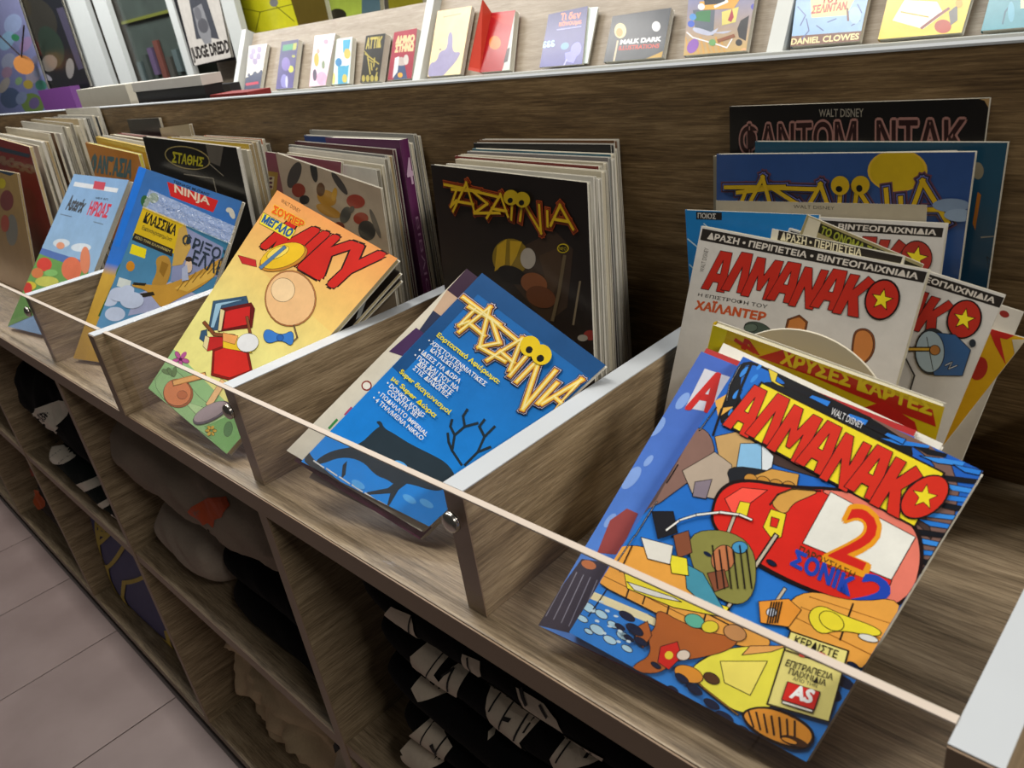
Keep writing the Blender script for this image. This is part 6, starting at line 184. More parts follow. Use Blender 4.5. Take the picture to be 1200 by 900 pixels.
CLOTH={"tee_prints":[["cdbfac",[[-0.4645,0.6625],[-0.4478,0.6815],[-0.4226,0.6849],[-0.4204,0.6781],[-0.4251,0.6517],[-0.4442,0.6473],[-0.4616,0.647]]],["cdbfac",[[-0.444,0.6263],[-0.4255,0.6468],[-0.3961,0.6542],[-0.4152,0.6227],[-0.41,0.6183],[-0.3965,0.6373],[-0.3786,0.6522],[-0.377,0.6468],[-0.3888,0.6159],[-0.4031,0.5964],[-0.4254,0.5863],[-0.4477,0.5723],[-0.4588,0.5785],[-0.4492,0.5981]]],["cdbfac",[[-0.3617,0.6817],[-0.3439,0.6839],[-0.3443,0.6701],[-0.3514,0.663],[-0.3664,0.6624]]],["cdbfac",[[-0.3555,0.6409],[-0.3445,0.6613],[-0.3042,0.6649],[-0.2881,0.6651],[-0.3012,0.6448],[-0.3179,0.6173],[-0.3168,0.6043],[-0.3377,0.6025],[-0.3512,0.6134]]],["cdbfac",[[-0.5104,0.4598],[-0.4819,0.504],[-0.4477,0.5445],[-0.4374,0.5312],[-0.4224,0.5271],[-0.4472,0.4827],[-0.4769,0.4614],[-0.509,0.4471]]],["cdbfac",[[-0.29,0.6188],[-0.2684,0.6635],[-0.232,0.6706],[-0.2445,0.6453],[-0.2891,0.6086]]],["cdbfac",[[-0.3086,0.6811],[-0.2821,0.6832],[-0.2701,0.6777],[-0.2663,0.6683],[-0.3022,0.6671]]],["cdbfac",[[-0.3689,0.59],[-0.3484,0.6003],[-0.3627,0.5828]]]],"tee_prints2":[["0a0a0a",[[-0.4551,0.6461],[-0.4349,0.6529],[-0.4338,0.6549],[-0.4539,0.6482]]],["0a0a0a",[[-0.4222,0.6852],[-0.436,0.6511],[-0.434,0.6521],[-0.4204,0.686]]],["0a0a0a",[[-0.4061,0.6502],[-0.4273,0.6133],[-0.4257,0.6138],[-0.4045,0.6506]]],["0a0a0a",[[-0.4275,0.6127],[-0.4244,0.5928],[-0.4223,0.5947],[-0.4255,0.6145]]],["0a0a0a",[[-0.4052,0.6261],[-0.394,0.6369],[-0.3947,0.6386],[-0.4059,0.6277]]],["0a0a0a",[[-0.3956,0.637],[-0.4023,0.6117],[-0.3997,0.6134],[-0.3931,0.6385]]],["0a0a0a",[[-0.3571,0.681],[-0.357,0.6655],[-0.3553,0.6668],[-0.3554,0.6822]]],["0a0a0a",[[-0.3371,0.6619],[-0.3502,0.6264],[-0.3483,0.6273],[-0.3353,0.6628]]],["0a0a0a",[[-0.3244,0.66],[-0.3407,0.6146],[-0.3388,0.6156],[-0.3227,0.6607]]],["0a0a0a",[[-0.307,0.6632],[-0.3245,0.6154],[-0.3224,0.6165],[-0.3051,0.664]]],["0a0a0a",[[-0.3027,0.6553],[-0.3151,0.6279],[-0.3133,0.6285],[-0.3009,0.6558]]],["0a0a0a",[[-0.336,0.6276],[-0.3285,0.6293],[-0.3266,0.6331],[-0.334,0.6314]]],["0a0a0a",[[-0.4499,0.5398],[-0.4756,0.4819],[-0.4733,0.4833],[-0.4478,0.541]]],["0a0a0a",[[-0.4495,0.5147],[-0.4453,0.5044],[-0.4407,0.5094],[-0.4449,0.5197]]],["0a0a0a",[[-0.4328,0.5307],[-0.4528,0.4928],[-0.4502,0.4939],[-0.4304,0.5316]]],["0a0a0a",[[-0.2663,0.6621],[-0.2839,0.6213],[-0.2824,0.6217],[-0.2649,0.6624]]],["0a0a0a",[[-0.2521,0.6646],[-0.2615,0.6374],[-0.2585,0.6387],[-0.2492,0.6658]]],["0a0a0a",[[-0.244,0.6672],[-0.2514,0.6417],[-0.2499,0.6424],[-0.2426,0.6679]]],["0a0a0a",[[-0.3055,0.6817],[-0.2993,0.6709],[-0.2967,0.6739],[-0.3028,0.6846]]],["0a0a0a",[[-0.2866,0.6796],[-0.2799,0.6727],[-0.278,0.6752],[-0.2846,0.6821]]],["0a0a0a",[[-0.4506,0.5957],[-0.4253,0.5889],[-0.4235,0.5912],[-0.4487,0.598]]]],"heap_prints":[["dcd3c4",[[-1.5716,0.5521],[-1.4794,0.5945],[-1.3688,0.6301],[-1.3171,0.6375],[-1.3323,0.6147],[-1.3908,0.5771],[-1.4558,0.5427],[-1.4946,0.5382],[-1.5117,0.5439],[-1.4945,0.5646]]],["0a0a0a",[[-1.4223,0.5915],[-1.435,0.5836],[-1.454,0.5747],[-1.4758,0.5666],[-1.4961,0.5609],[-1.5105,0.5589],[-1.5159,0.5611],[-1.511,0.567],[-1.497,0.5754],[-1.477,0.5844],[-1.4553,0.5922],[-1.4361,0.5974],[-1.4229,0.5991],[-1.418,0.5969]]],["dcd3c4",[[-1.4679,0.5703],[-1.4769,0.5648],[-1.4902,0.5586],[-1.5054,0.5529],[-1.5193,0.549],[-1.5292,0.5476],[-1.5328,0.549],[-1.5295,0.553],[-1.5199,0.5588],[-1.5061,0.5651],[-1.491,0.5706],[-1.4775,0.5743],[-1.4683,0.5756],[-1.4648,0.5741]]],["dcd3c4",[[-1.6774,0.4564],[-1.7022,0.4462],[-1.7324,0.4368],[-1.7619,0.4303],[-1.7845,0.4281],[-1.7953,0.4308],[-1.7917,0.4379],[-1.7746,0.4478],[-1.748,0.4583],[-1.7176,0.4673],[-1.6895,0.4732],[-1.6689,0.4748],[-1.6592,0.4721],[-1.6622,0.4656]]],["dcd3c4",[[-1.6164,0.4656],[-1.6398,0.4558],[-1.6681,0.4469],[-1.6958,0.4407],[-1.7171,0.4387],[-1.7273,0.4413],[-1.724,0.4481],[-1.7081,0.4576],[-1.6832,0.4677],[-1.6546,0.4763],[-1.6282,0.4819],[-1.6087,0.4834],[-1.5995,0.4808],[-1.6022,0.4745]]],["dcd3c4",[[-1.5589,0.4743],[-1.5809,0.4649],[-1.6075,0.4563],[-1.6336,0.4505],[-1.6537,0.4486],[-1.6634,0.4512],[-1.6604,0.4578],[-1.6455,0.4669],[-1.6221,0.4766],[-1.5953,0.4848],[-1.5703,0.4901],[-1.5519,0.4915],[-1.5432,0.4889],[-1.5456,0.4828]]],["dcd3c4",[[-1.5046,0.4825],[-1.5252,0.4734],[-1.5503,0.4653],[-1.5749,0.4597],[-1.5939,0.4579],[-1.6031,0.4605],[-1.6004,0.4669],[-1.5865,0.4757],[-1.5645,0.4849],[-1.5392,0.4928],[-1.5156,0.4979],[-1.4982,0.4992],[-1.4899,0.4966],[-1.4921,0.4907]]],["dcd3c4",[[-1.4531,0.4903],[-1.4726,0.4815],[-1.4962,0.4737],[-1.5195,0.4684],[-1.5375,0.4668],[-1.5463,0.4693],[-1.5438,0.4755],[-1.5307,0.4839],[-1.51,0.4928],[-1.4861,0.5004],[-1.4639,0.5052],[-1.4473,0.5064],[-1.4394,0.5039],[-1.4414,0.4982]]],["0a0a0a",[[-1.7869,0.418],[-1.6463,0.4871],[-1.653,0.4863],[-1.7945,0.4169]]],["0a0a0a",[[-1.709,0.4322],[-1.5873,0.4954],[-1.5941,0.4944],[-1.7167,0.4309]]],["0a0a0a",[[-1.6364,0.4454],[-1.5316,0.5032],[-1.5385,0.502],[-1.6442,0.4439]]],["0a0a0a",[[-1.5686,0.4578],[-1.4788,0.5106],[-1.4859,0.5091],[-1.5765,0.456]]],["0a0a0a",[[-1.5052,0.4693],[-1.4289,0.5176],[-1.436,0.5159],[-1.5131,0.4674]]]],"drape_prints":[["dcd3c4",[[-1.4559,0.4421],[-1.2281,0.5397],[-1.2422,0.5186],[-1.4381,0.4301]]],["dcd3c4",[[-1.4107,0.407],[-1.249,0.4899],[-1.2584,0.473],[-1.3943,0.4022]]],["dcd3c4",[[-1.3274,0.4233],[-1.2552,0.4573],[-1.246,0.4439],[-1.3122,0.399]]]],"splash":[["b8481c",[[-0.8808,0.6005],[-0.8399,0.6314],[-0.7964,0.6562],[-0.76,0.6676],[-0.7478,0.6622],[-0.7628,0.6448],[-0.7842,0.634],[-0.7898,0.6222],[-0.8006,0.625],[-0.8291,0.6086],[-0.8444,0.6124]]],["8a5a48",[[-0.8177,0.6315],[-0.8204,0.6289],[-0.825,0.6258],[-0.8305,0.6229],[-0.836,0.6208],[-0.8403,0.6198],[-0.8425,0.6202],[-0.8421,0.622],[-0.8393,0.6247],[-0.8347,0.6278],[-0.8291,0.6306],[-0.8237,0.6327],[-0.8196,0.6336],[-0.8174,0.6332]]],["9a8a80",[[-0.8088,0.6095],[-0.8107,0.6076],[-0.814,0.6054],[-0.818,0.6033],[-0.8221,0.6016],[-0.8253,0.6007],[-0.8271,0.6009],[-0.8269,0.602],[-0.825,0.6039],[-0.8217,0.6061],[-0.8176,0.6083],[-0.8136,0.6099],[-0.8104,0.6108],[-0.8087,0.6106]]]],"orange_prints":[["b8501c",[[-2.1498,0.1681],[-2.1956,0.1477],[-2.2475,0.1292],[-2.2948,0.1166],[-2.3273,0.1129],[-2.337,0.1192],[-2.3217,0.1342],[-2.2853,0.1543],[-2.2365,0.1751],[-2.1856,0.1924],[-2.1423,0.2031],[-2.1142,0.2057],[-2.1057,0.1998],[-2.1182,0.1865]]],["b8501c",[[-2.0306,0.1621],[-2.0744,0.1429],[-2.1248,0.1268],[-2.1719,0.1172],[-2.2051,0.1166],[-2.2168,0.1253],[-2.204,0.1416],[-2.1702,0.1615],[-2.1234,0.1809],[-2.0736,0.1957],[-2.0304,0.2035],[-2.0014,0.2032],[-1.9911,0.1951],[-2.0014,0.1805]]],["8a3418",[[-2.0346,0.2462],[-2.0569,0.2366],[-2.0884,0.2261],[-2.1233,0.2167],[-2.1545,0.2104],[-2.1754,0.2087],[-2.1813,0.212],[-2.1707,0.2196],[-2.1463,0.2298],[-2.1134,0.2404],[-2.0789,0.2494],[-2.0496,0.255],[-2.0307,0.2563],[-2.0254,0.2532]]],["484440",[[-2.1149,0.2386],[-2.1339,0.2276],[-2.1636,0.2139],[-2.1987,0.1997],[-2.2323,0.1882],[-2.2573,0.1816],[-2.2681,0.1817],[-2.2622,0.1884],[-2.2411,0.2002],[-2.2095,0.2146],[-2.1743,0.2285],[-2.1423,0.2392],[-2.1196,0.2449],[-2.1099,0.2447]]]],"black_prints":[["dcd3c4",[[-0.7335,0.4131],[-0.7356,0.4099],[-0.7391,0.4062],[-0.7431,0.4027],[-0.747,0.4003],[-0.7499,0.3992],[-0.7512,0.3999],[-0.7507,0.4021],[-0.7485,0.4055],[-0.745,0.4092],[-0.7409,0.4126],[-0.7371,0.415],[-0.7343,0.416],[-0.733,0.4153]]],["dcd3c4",[[-0.7337,0.4087],[-0.709,0.4203],[-0.6955,0.4095],[-0.7116,0.3987],[-0.7305,0.3992]]],["dcd3c4",[[-0.6137,0.5714],[-0.6158,0.5677],[-0.6188,0.5641],[-0.622,0.5612],[-0.6249,0.5596],[-0.6268,0.5597],[-0.6274,0.5614],[-0.6264,0.5645],[-0.6243,0.5682],[-0.6213,0.5718],[-0.6181,0.5746],[-0.6153,0.5761],[-0.6134,0.576],[-0.6129,0.5743]]],["dcd3c4",[[-0.6263,0.5396],[-0.6287,0.5352],[-0.6314,0.5311],[-0.634,0.5281],[-0.636,0.527],[-0.637,0.5278],[-0.6366,0.5306],[-0.6351,0.5346],[-0.6328,0.5391],[-0.63,0.5432],[-0.6274,0.546],[-0.6255,0.5471],[-0.6246,0.5462],[-0.6249,0.5436]]]],"white_prints":[["0a0a0a",[[-0.7559,0.2947],[-0.7503,0.2892],[-0.7728,0.2492],[-0.801,0.2065],[-0.8062,0.2234],[-0.7762,0.2599]]],["0a0a0a",[[-0.7247,0.3022],[-0.6927,0.3233],[-0.7005,0.305],[-0.7486,0.248],[-0.752,0.2586]]]]}
PT={"disc": [-0.199, 0.425, 0.8352], "pend": [-6.3179, 1.8, 1.215], "cord0": [-6.6353, 1.8, 1.4441], "cord1": [-6.0134, 1.8, 1.4321]}
# ---------- sheets of paper that follow a measured 3x3 control surface
def lag(t): return (2*(t-.5)*(t-1),-4*t*(t-1),2*t*(t-.5))
class Surf:
    def __init__(s,c): s.c=[[Vector(p) for p in r] for r in c]
    def p(s,a,b):
        la=lag(a);lb=lag(b);v=Vector((0,0,0))
        for i in range(3):
            for j in range(3): v+=s.c[i][j]*(lb[i]*la[j])
        return v
    def n(s,a,b):
        e=.01;return ((s.p(a+e,b)-s.p(a-e,b)).cross(s.p(a,b-e)-s.p(a,b+e))).normalized()
    def o(s,a,b,d): return s.p(a,b)+s.n(a,b)*d
    def size(s): return (s.p(0,0)-s.p(1,0)).length,(s.p(0,0)-s.p(0,1)).length
    def flat(s):
        n=s.n(.5,.5);c=s.p(.5,.5);return max(abs((s.p(a,b)-c).dot(n)) for a in (0,.5,1) for b in (0,.5,1))<.00003
def colour(bm,lay,f,c):
    for l in f.loops: l[lay]=c
TXT={}
def text_mesh(s,bold):
    k=(s,bold)
    if k in TXT: return TXT[k]
    cu=bpy.data.curves.new('t','FONT');cu.body=s;cu.resolution_u=3;cu.offset=bold;cu.size=1
    o=bpy.data.objects.new('t',cu);C.objects.link(o);dg=bpy.context.evaluated_depsgraph_get();dg.update()
    me=bpy.data.meshes.new_from_object(o.evaluated_get(dg));me.calc_loop_triangles()
    r=([(v.co.x,v.co.y) for v in me.vertices],[tuple(t.vertices) for t in me.loop_triangles])
    bpy.data.objects.remove(o);bpy.data.curves.remove(cu);bpy.data.meshes.remove(me);TXT[k]=r;return r
def tessel(pts):
    return tessellate_polygon([[Vector((x,y,0)) for x,y in pts]])
def chaikin(V,k=2):
    for _ in range(k):
        W=[]
        for i in range(len(V)):
            a=V[i];b=V[(i+1)%len(V)];W+=[(a[0]*.75+b[0]*.25,a[1]*.75+b[1]*.25),(a[0]*.25+b[0]*.75,a[1]*.25+b[1]*.75)]
        V=W
    return V
LOGO=[[(-.02,.1),(.3,.1),(.05,.22)],[(.1,.14),(.03,.85),(.085,.6)],[(.05,1.0),(.19,-.12),(.25,.9)],[(.1,.62),(.24,.62)],[(.47,.16),(.24,.12),(.37,.5),(.25,.95),(.47,.78)],[(.36,1.05),(.49,.05),(.54,.85)],[(.41,.66),(.53,.66)],[(.58,.35),(.565,.95)],[(.63,.95),(.66,.15),(.79,1.35),(.79,.2)],[(.85,.4),(.845,1.0)],[(.87,.95),(.95,.0),(1.03,.95)],[(.9,.66),(1.0,.66)]]
KL={'A':([(0,1),(.26,0),(.76,0),(1,1),(.66,1),(.62,.78),(.4,.78),(.34,1)],[(.43,.56),(.51,.22),(.58,.56)]),'L':([(0,1),(.28,0),(.74,0),(1,1),(.66,1),(.53,.35),(.36,1)],0),'M':([(0,1),(.08,0),(.36,0),(.5,.42),(.66,0),(.94,0),(1,1),(.74,1),(.7,.45),(.57,.8),(.45,.8),(.32,.45),(.28,1)],0),'N':([(0,1),(.04,0),(.34,0),(.66,.52),(.68,0),(.98,0),(1,1),(.7,1),(.34,.48),(.3,1)],0),'K':([(0,1),(.05,0),(.4,0),(.37,.36),(.68,-.02),(1,.1),(.64,.5),(.98,1),(.58,1),(.37,.64),(.34,1)],0)}
def expand(art,w,h):
    out=[]
    for it in art:
        if it[0]=='L':
            q=it[1];m=lambda p:Vector(((q[0][0]*(1-p[0])+q[1][0]*p[0])*(1-p[1])+(q[3][0]*(1-p[0])+q[2][0]*p[0])*p[1],(q[0][1]*(1-p[0])+q[1][1]*p[0])*(1-p[1])+(q[3][1]*(1-p[0])+q[2][1]*p[0])*p[1]))
            for c,wd in it[2]:
                W=wd*.17
                for s in LOGO:
                    P=[m(p) for p in s];P=[Vector((p.x*w,p.y*h)) for p in P]
                    for a,b in zip(P[:-1],P[1:]):
                        d=(b-a).normalized();n=Vector((-d.y,d.x))*W/2;e=d*W*.45
                        out.append(['p',c,[[p.x/w,p.y/h] for p in (a-e+n*.75,b+e+n*.75,b+e-n*.75,a-e-n*.75)]])
        elif it[0]=='K':
            q=it[2];X=[('A',0,.165),('L',.135,.3),('M',.275,.47),('A',.44,.605),('N',.585,.735),('A',.71,.87),('K',.845,1.0)]
            for k,(g,x0,x1) in enumerate(X):
                dy=(.03,-.03,.02,0,.05,-.02,.03)[k]
                def mp(p):
                    u=x0+(x1-x0)*p[0];v=p[1]+dy;return [(q[0][j]*(1-u)+q[1][j]*u)*(1-v)+(q[3][j]*(1-u)+q[2][j]*u)*v for j in (0,1)]
                out.append(['P',it[1],[mp(p) for p in KL[g][0]]])
                if KL[g][1]: out.append(['P',it[3],[mp(p) for p in KL[g][1]]])
        else: out.append(it)
    return out
def art_meshes(sf,art,root,mat_=None,ol=0):
    art=expand(art,*sf.size())
    w,h=sf.size();flat=sf.flat();done=[]
    bms={'cover_art':bmesh.new(),'lettering':bmesh.new()};lays={k:b.loops.layers.float_color.new('Col') for k,b in bms.items()}
    for it in art:
        by=None;rib=None
        if it[0] in 'pP':
            V=[tuple(p) for p in it[2]]
            if len(V)>6 and it[0]=='p': V=chaikin(V)
            T=tessel(V);cols=(lin(it[1]),)*2;kind='cover_art' if it[0]=='p' else 'lettering';rib=V if ol or it[0]=='P' else None
        elif it[0]=='e': c=it[2];nn=26;V=[(c[0]+c[2]*math.cos(f)+c[4]*math.sin(f),c[1]+c[3]*math.cos(f)+c[5]*math.sin(f)) for f in (2*math.pi*i/nn for i in range(nn))];T=tessel(V);cols=(lin(it[1]),)*2;kind='cover_art';rib=V if ol and abs(c[2])+abs(c[3])>.02 else None
        elif it[0]=='s': c=it[2];V=[];
        if it[0]=='s':
            for i in range(10):
                f=-math.pi/2+math.pi/5*i;rr=1 if i%2==0 else .42;V.append((c[0]+rr*(c[2]*math.cos(f)+c[4]*math.sin(f)),c[1]+rr*(c[3]*math.cos(f)+c[5]*math.sin(f))))
            T=tessel(V);cols=(lin(it[1]),)*2;kind='cover_art'
        elif it[0] in 'pPe': pass
        elif it[0]=='g': 
            q=it[3];V=[];T=[];n=8
            for i in range(n+1):
                for j in (0,1):
                    t=i/n;a=q[0] if j==0 else q[1];b=q[3] if j==0 else q[2];V.append((a[0]*(1-t)+b[0]*t,a[1]*(1-t)+b[1]*t))
            for i in range(n): k=i*2;T+=[(k,k+1,k+3),(k,k+3,k+2)]
            cols=(lin(it[1]),lin(it[2]));kind='cover_art';by=[(y-min(v[1] for v in V))/max(1e-6,max(v[1] for v in V)-min(v[1] for v in V)) for x,y in V]
        else:
            base,_=text_mesh(it[1],0);x0=min(v[0] for v in base);x1=max(v[0] for v in base);y0=min(v[1] for v in base);y1=max(v[1] for v in base)
            ex=max(0,it[4]-.015);P0,T0=text_mesh(it[1],min(it[4],.015));q=it[3];V=[];P=[];T=[];zz=[]
            for dx,dy in ([(0,0)] if ex<=0 else [(ex*math.cos(f),ex*math.sin(f)) for f in (math.pi/4*i for i in range(8))]+[(0,0)]):
                b0=len(P);P+=[(x+dx,y+dy) for x,y in P0];zz+=[4e-6*(b0//max(1,len(P0)))]*len(P0);T+=[tuple(i+b0 for i in t) for t in T0]
            for x,y in P:
                a=(x-x0)/(x1-x0);b=(y1-y)/(y1-y0)
                V.append(tuple((q[0][k]*(1-a)+q[1][k]*a)*(1-b)+(q[3][k]*(1-a)+q[2][k]*a)*b for k in (0,1)))
            cols=(lin(it[2]),)*2;kind='lettering'
        V=[(min(1.0,max(0.0,x)),min(1.0,max(0.0,y))) for x,y in V] if it[0]!='x' else V
        bb=(min(v[0] for v in V),max(v[0] for v in V),min(v[1] for v in V),max(v[1] for v in V))
        if it[0]=='g' and not done: lay=0
        else:
            lay=1+max([d[4] for d in done if not(d[0]>bb[1] or d[1]<bb[0] or d[2]>bb[3] or d[3]<bb[2])],default=0)
        done.append((*bb,lay))
        tb=bmesh.new();tl=tb.loops.layers.float_color.new('Col')
        if it[0]!='t': zz=[0]*len(V)
        vs=[tb.verts.new((x*w,y*h,z_)) for (x,y),z_ in zip(V,zz)]
        for t in T:
            if len(set(t))<3: continue
            try: f=tb.faces.new([vs[i] for i in t])
            except ValueError: continue
            for l,i in zip(f.loops,t):
                if it[0]=='g': l[tl]=tuple(c0*(1-by[i])+c1*by[i] for c0,c1 in zip(*cols))
                else: l[tl]=cols[0]
        if not flat:
            for _ in range(5):
                E=[e for e in tb.edges if e.calc_length()>.012]
                if not E: break
                bmesh.ops.subdivide_edges(tb,edges=E,cuts=1);bmesh.ops.triangulate(tb,faces=[f for f in tb.faces if len(f.verts)>3])
        off=.00022+.000045*lay
        for v in tb.verts: v.co=sf.o(v.co.x/w,v.co.y/h,off+v.co.z)
        if rib:
            n=len(rib);hw=.0002
            for i in range(n):
                a=Vector((rib[i][0]*w,rib[i][1]*h));b=Vector((rib[(i+1)%n][0]*w,rib[(i+1)%n][1]*h));d=b-a
                if d.length<1e-5 or not all(0<=q[0]<=1 and 0<=q[1]<=1 for q in (rib[i],rib[(i+1)%n])): continue
                d.normalize();m_=Vector((-d.y,d.x))*hw;e_=d*hw*.6
                f=tb.faces.new([tb.verts.new(sf.o(p.x/w,p.y/h,off+.00002)) for p in (a-e_+m_,b+e_+m_,b+e_-m_,a-e_-m_)])
                for l in f.loops: l[tl]=(.012,.008,.008,1)
        nrm=sf.n(.5,.5)
        tb.normal_update()
        for f in tb.faces:
            if f.normal.dot(nrm)<0: f.normal_flip()
        me=bpy.data.meshes.new('tmp');tb.to_mesh(me);tb.free();bms[kind].from_mesh(me);bpy.data.meshes.remove(me)
    for k,b in bms.items():
        if len(b.faces): obj(k,b,mat_ or M['print'],root)
        else: b.free()
def shell(sf,c0,cback,thick,root,name='cover',pages='d8cfb8',n=12,spine=0):
    if sf.flat(): n=3
    bm=bmesh.new();cl=bm.loops.layers.float_color.new('Col')
    def grid(d,c,flip):
        g=[[bm.verts.new(sf.o(i/n,j/n,d)) for i in range(n+1)] for j in range(n+1)]
        for j in range(n):
            for i in range(n):
                q=[g[j][i],g[j+1][i],g[j+1][i+1],g[j][i+1]]
                f=bm.faces.new(q[::-1] if flip else q);colour(bm,cl,f,c)
        return g
    ci=lin('d8d4c8');cf=lin(c0);cb=lin(cback)
    g0=grid(0,cf,False);g1=grid(-.00045,ci,True);g2=grid(-thick,cb,True);g3=grid(-thick+.00045,ci,False)
    for A,Bq in ((g0,g1),(g3,g2)):
        for i in range(n):
            for q in ((A[0][i],A[0][i+1],Bq[0][i+1],Bq[0][i]),(A[n][i+1],A[n][i],Bq[n][i],Bq[n][i+1]),(A[i+1][0],A[i][0],Bq[i][0],Bq[i+1][0]),(A[i][n],A[i+1][n],Bq[i+1][n],Bq[i][n])):
                f=bm.faces.new(q);colour(bm,cl,f,ci)
    k=0 if spine==0 else n; sg=-1 if spine==0 else 1
    # rounded spine
    prev=None
    for j in range(n+1):
        row=[]
        for s in range(5):
            t=s/4;d=-thick*t;bul=math.sin(t*math.pi)*min(.0012,thick*.18)
            p=sf.o(k/n,j/n,d);ax=(sf.p(1,j/n)-sf.p(0,j/n)).normalized();row.append(bm.verts.new(p+ax*sg*(bul+.0001)))
        if prev:
            for s in range(4):
                f=bm.faces.new((prev[s],prev[s+1],row[s+1],row[s]) if spine==0 else (prev[s],row[s],row[s+1],prev[s+1]));colour(bm,cl,f,cf)
        prev=row
    cov=obj(name,bm,M['print'],root)
    if pages:
        bm=bmesh.new();lf=bm.loops.layers.float.new('leaf');w,h=sf.size();ia=.0012/w;ib=.0012/h
        a0,a1=(ia*.4,1-ia) if spine==0 else (ia,1-ia*.4);b0,b1=ib,1-ib
        def P(u,v,d): return bm.verts.new(sf.o(a0+(a1-a0)*u,b0+(b1-b0)*v,d))
        d0,d1=-.0006,-thick+.0006
        for side in range(4):
            pr=None
            for i in range(n+1):
                t=i/n;u,v=((t,0),(1,t),(1-t,1),(0,1-t))[side]
                cur=(P(u,v,d0),P(u,v,d1))
                if pr:
                    f=bm.faces.new((pr[0],cur[0],cur[1],pr[1]))
                    for l in f.loops: l[lf]=0.0 if l.vert in (pr[0],cur[0]) else thick
                pr=cur
        for d in (d0,d1):
            g=[[P(i/n,j/n,d) for i in range(n+1)] for j in range(n+1)]
            for j in range(n):
                for i in range(n): bm.faces.new((g[j][i],g[j+1][i],g[j+1][i+1],g[j][i+1]))
        bmesh.ops.remove_doubles(bm,verts=bm.verts,dist=1e-6);bmesh.ops.recalc_face_normals(bm,faces=bm.faces)
        obj('pages',bm,pages_mat(pages),root)
    return cov
def magazine(key,name,label,thick,cat='magazine',pages='d8cfb8',back=None,group=None,spine=0):
    d=COVERS[key];sf=Surf(d['c']);art=d['art'];c0=next((a[1] for a in art if a[0]=='g'),'888888')
    low=min((sf.p(a,1) for a in (0,1)),key=lambda v:v.z)
    r=thing(name,label,cat,tuple((sf.p(0,1)+sf.p(1,1))/2),group)
    shell(sf,c0,back or c0,thick,r,pages=pages,spine=spine)
    art_meshes(sf,art,r,ol=d['ol']);return r
exec_scene=True
# ================= SETTING
TZ=.7443;DT=.8445;LZ=1.04;X0=-4.2;X1=.55;YF=.2236;YB=.556;FL=0.0
ft=mat('grout');
def tilemat():
    m,t,b=mat('mauve_grey_floor_tile');L=t.links;tc=nd(t,'ShaderNodeTexCoord');ns=nd(t,'ShaderNodeTexNoise');ns.inputs['Scale'].default_value=5;ns.inputs['Detail'].default_value=5;L.new(tc.outputs['Object'],ns.inputs[0])
    r=nd(t,'ShaderNodeValToRGB');e=r.color_ramp.elements;e[0].position=.3;e[0].color=lin('7b6a67');e[1].position=.75;e[1].color=lin('948380');L.new(ns.outputs[0],r.inputs[0]);L.new(r.outputs[0],b.inputs['Base Color']);b.inputs['Roughness'].default_value=.42;return m
M['tile']=tilemat();M['grout']=plain('dark_grout','4a4240',.9)
fl=B('floor',-5.2,1.4,-2.2,2.4,-.05,-.003,M['grout'],bev=0);fl['kind']='structure'
tb=bmesh.new();box(tb,.0015,.3035,.0015,.6035,-.003,0,.0008);tme=bpy.data.meshes.new('floor_tile');tb.to_mesh(tme);tb.free();tme.materials.append(M['tile'])
x=-1.945-.305*9
k=0
for i in range(15):
    for j in range(4):
        o=bpy.data.objects.new('floor_tile',tme);C.objects.link(o);o.parent=fl;o.location=(x+i*.305,-2.2+j*.605+(0.0),0);k+=1
wb=B('wall_back',-12,3,3.2,3.3,0,3,plain('dim_shop_wall','5a5346',.9),bev=0);wb['kind']='structure'
# ================= COUNTER
ct=thing('display_counter','long brown oak-look counter with open cubbies below and divided tray of comics above','counter',(-1.2,.39,0))
B('back_panel',X0,X1,YB,YB+.018,0.0,LZ,M['woodp'],ct);B('edge_band',X0,X1,YB-.0004,YB+.0184,LZ-.0003,LZ+.0012,M['edge'],ct,0)
B('tray_board',X0,X1,YF,YB-.0004,TZ-.022,TZ,M['woodx'],ct,.0012)
B('front_edge_band',X0,X1,YF-.0012,YF-.0001,TZ-.0215,TZ-.001,M['edgeb'],ct,0)
B('base_board',X0,X1,YF,YB-.0004,.018,.040,M['woodx'],ct,.001);B('kick_board',X0,X1,YF+.018,YF+.034,0,.0178,M['kickshade'],ct)  # kick board is near-black: shade of the toe recess put into its colour
for i,x in enumerate((-2.339,-1.763,-1.187,-.611,-.035)):
    p=B('upright_panel',x,x+.0155,YF+.0005,YB-.0006,.0402,TZ-.0222,M['woody'],ct);B('edge_band',x,x+.0155,YF-.0007,YF+.0004,.0402,TZ-.0222,M['edgeb'],p,0)
for a,b in ((-2.3233,-1.7632),(-1.7473,-1.1872),(-1.1713,-.6112),(-.5953,-.0352),(-.0193,.5)):
    p=B('middle_shelf',a,b,YF+.002,YB-.0006,.405,.423,M['woodx'],ct);B('edge_band',a,b,YF+.0006,YF+.0019,.405,.423,M['edgeb'],p,0)
for i in range(-4,5):
    x=-.0445-.2905*(-i) if False else -.0445+.2905*i
    if x>.5 or x<-2.8: continue
    big=(i%3==0);xa=x-.0 if big else x;y0=.2215 if big else .2363
    if i==0: xa=-.0445
    p=B('divider',xa,xa+.0178,y0,YB-.0006,TZ+.0002,DT-.001,M['woody'],ct,.0006)
    B('top_edge_band',xa-.0001,xa+.0179,y0,YB-.0007,DT-.0009,DT,M['edge'],p,.0003)
    B('front_edge_band',xa,xa+.0178,y0-.0009,y0-.0001,TZ+.0002,DT-.001,M['edgeb'],p,0)
xs=[-.0445+.2905*i for i in (-6,-3,0)]
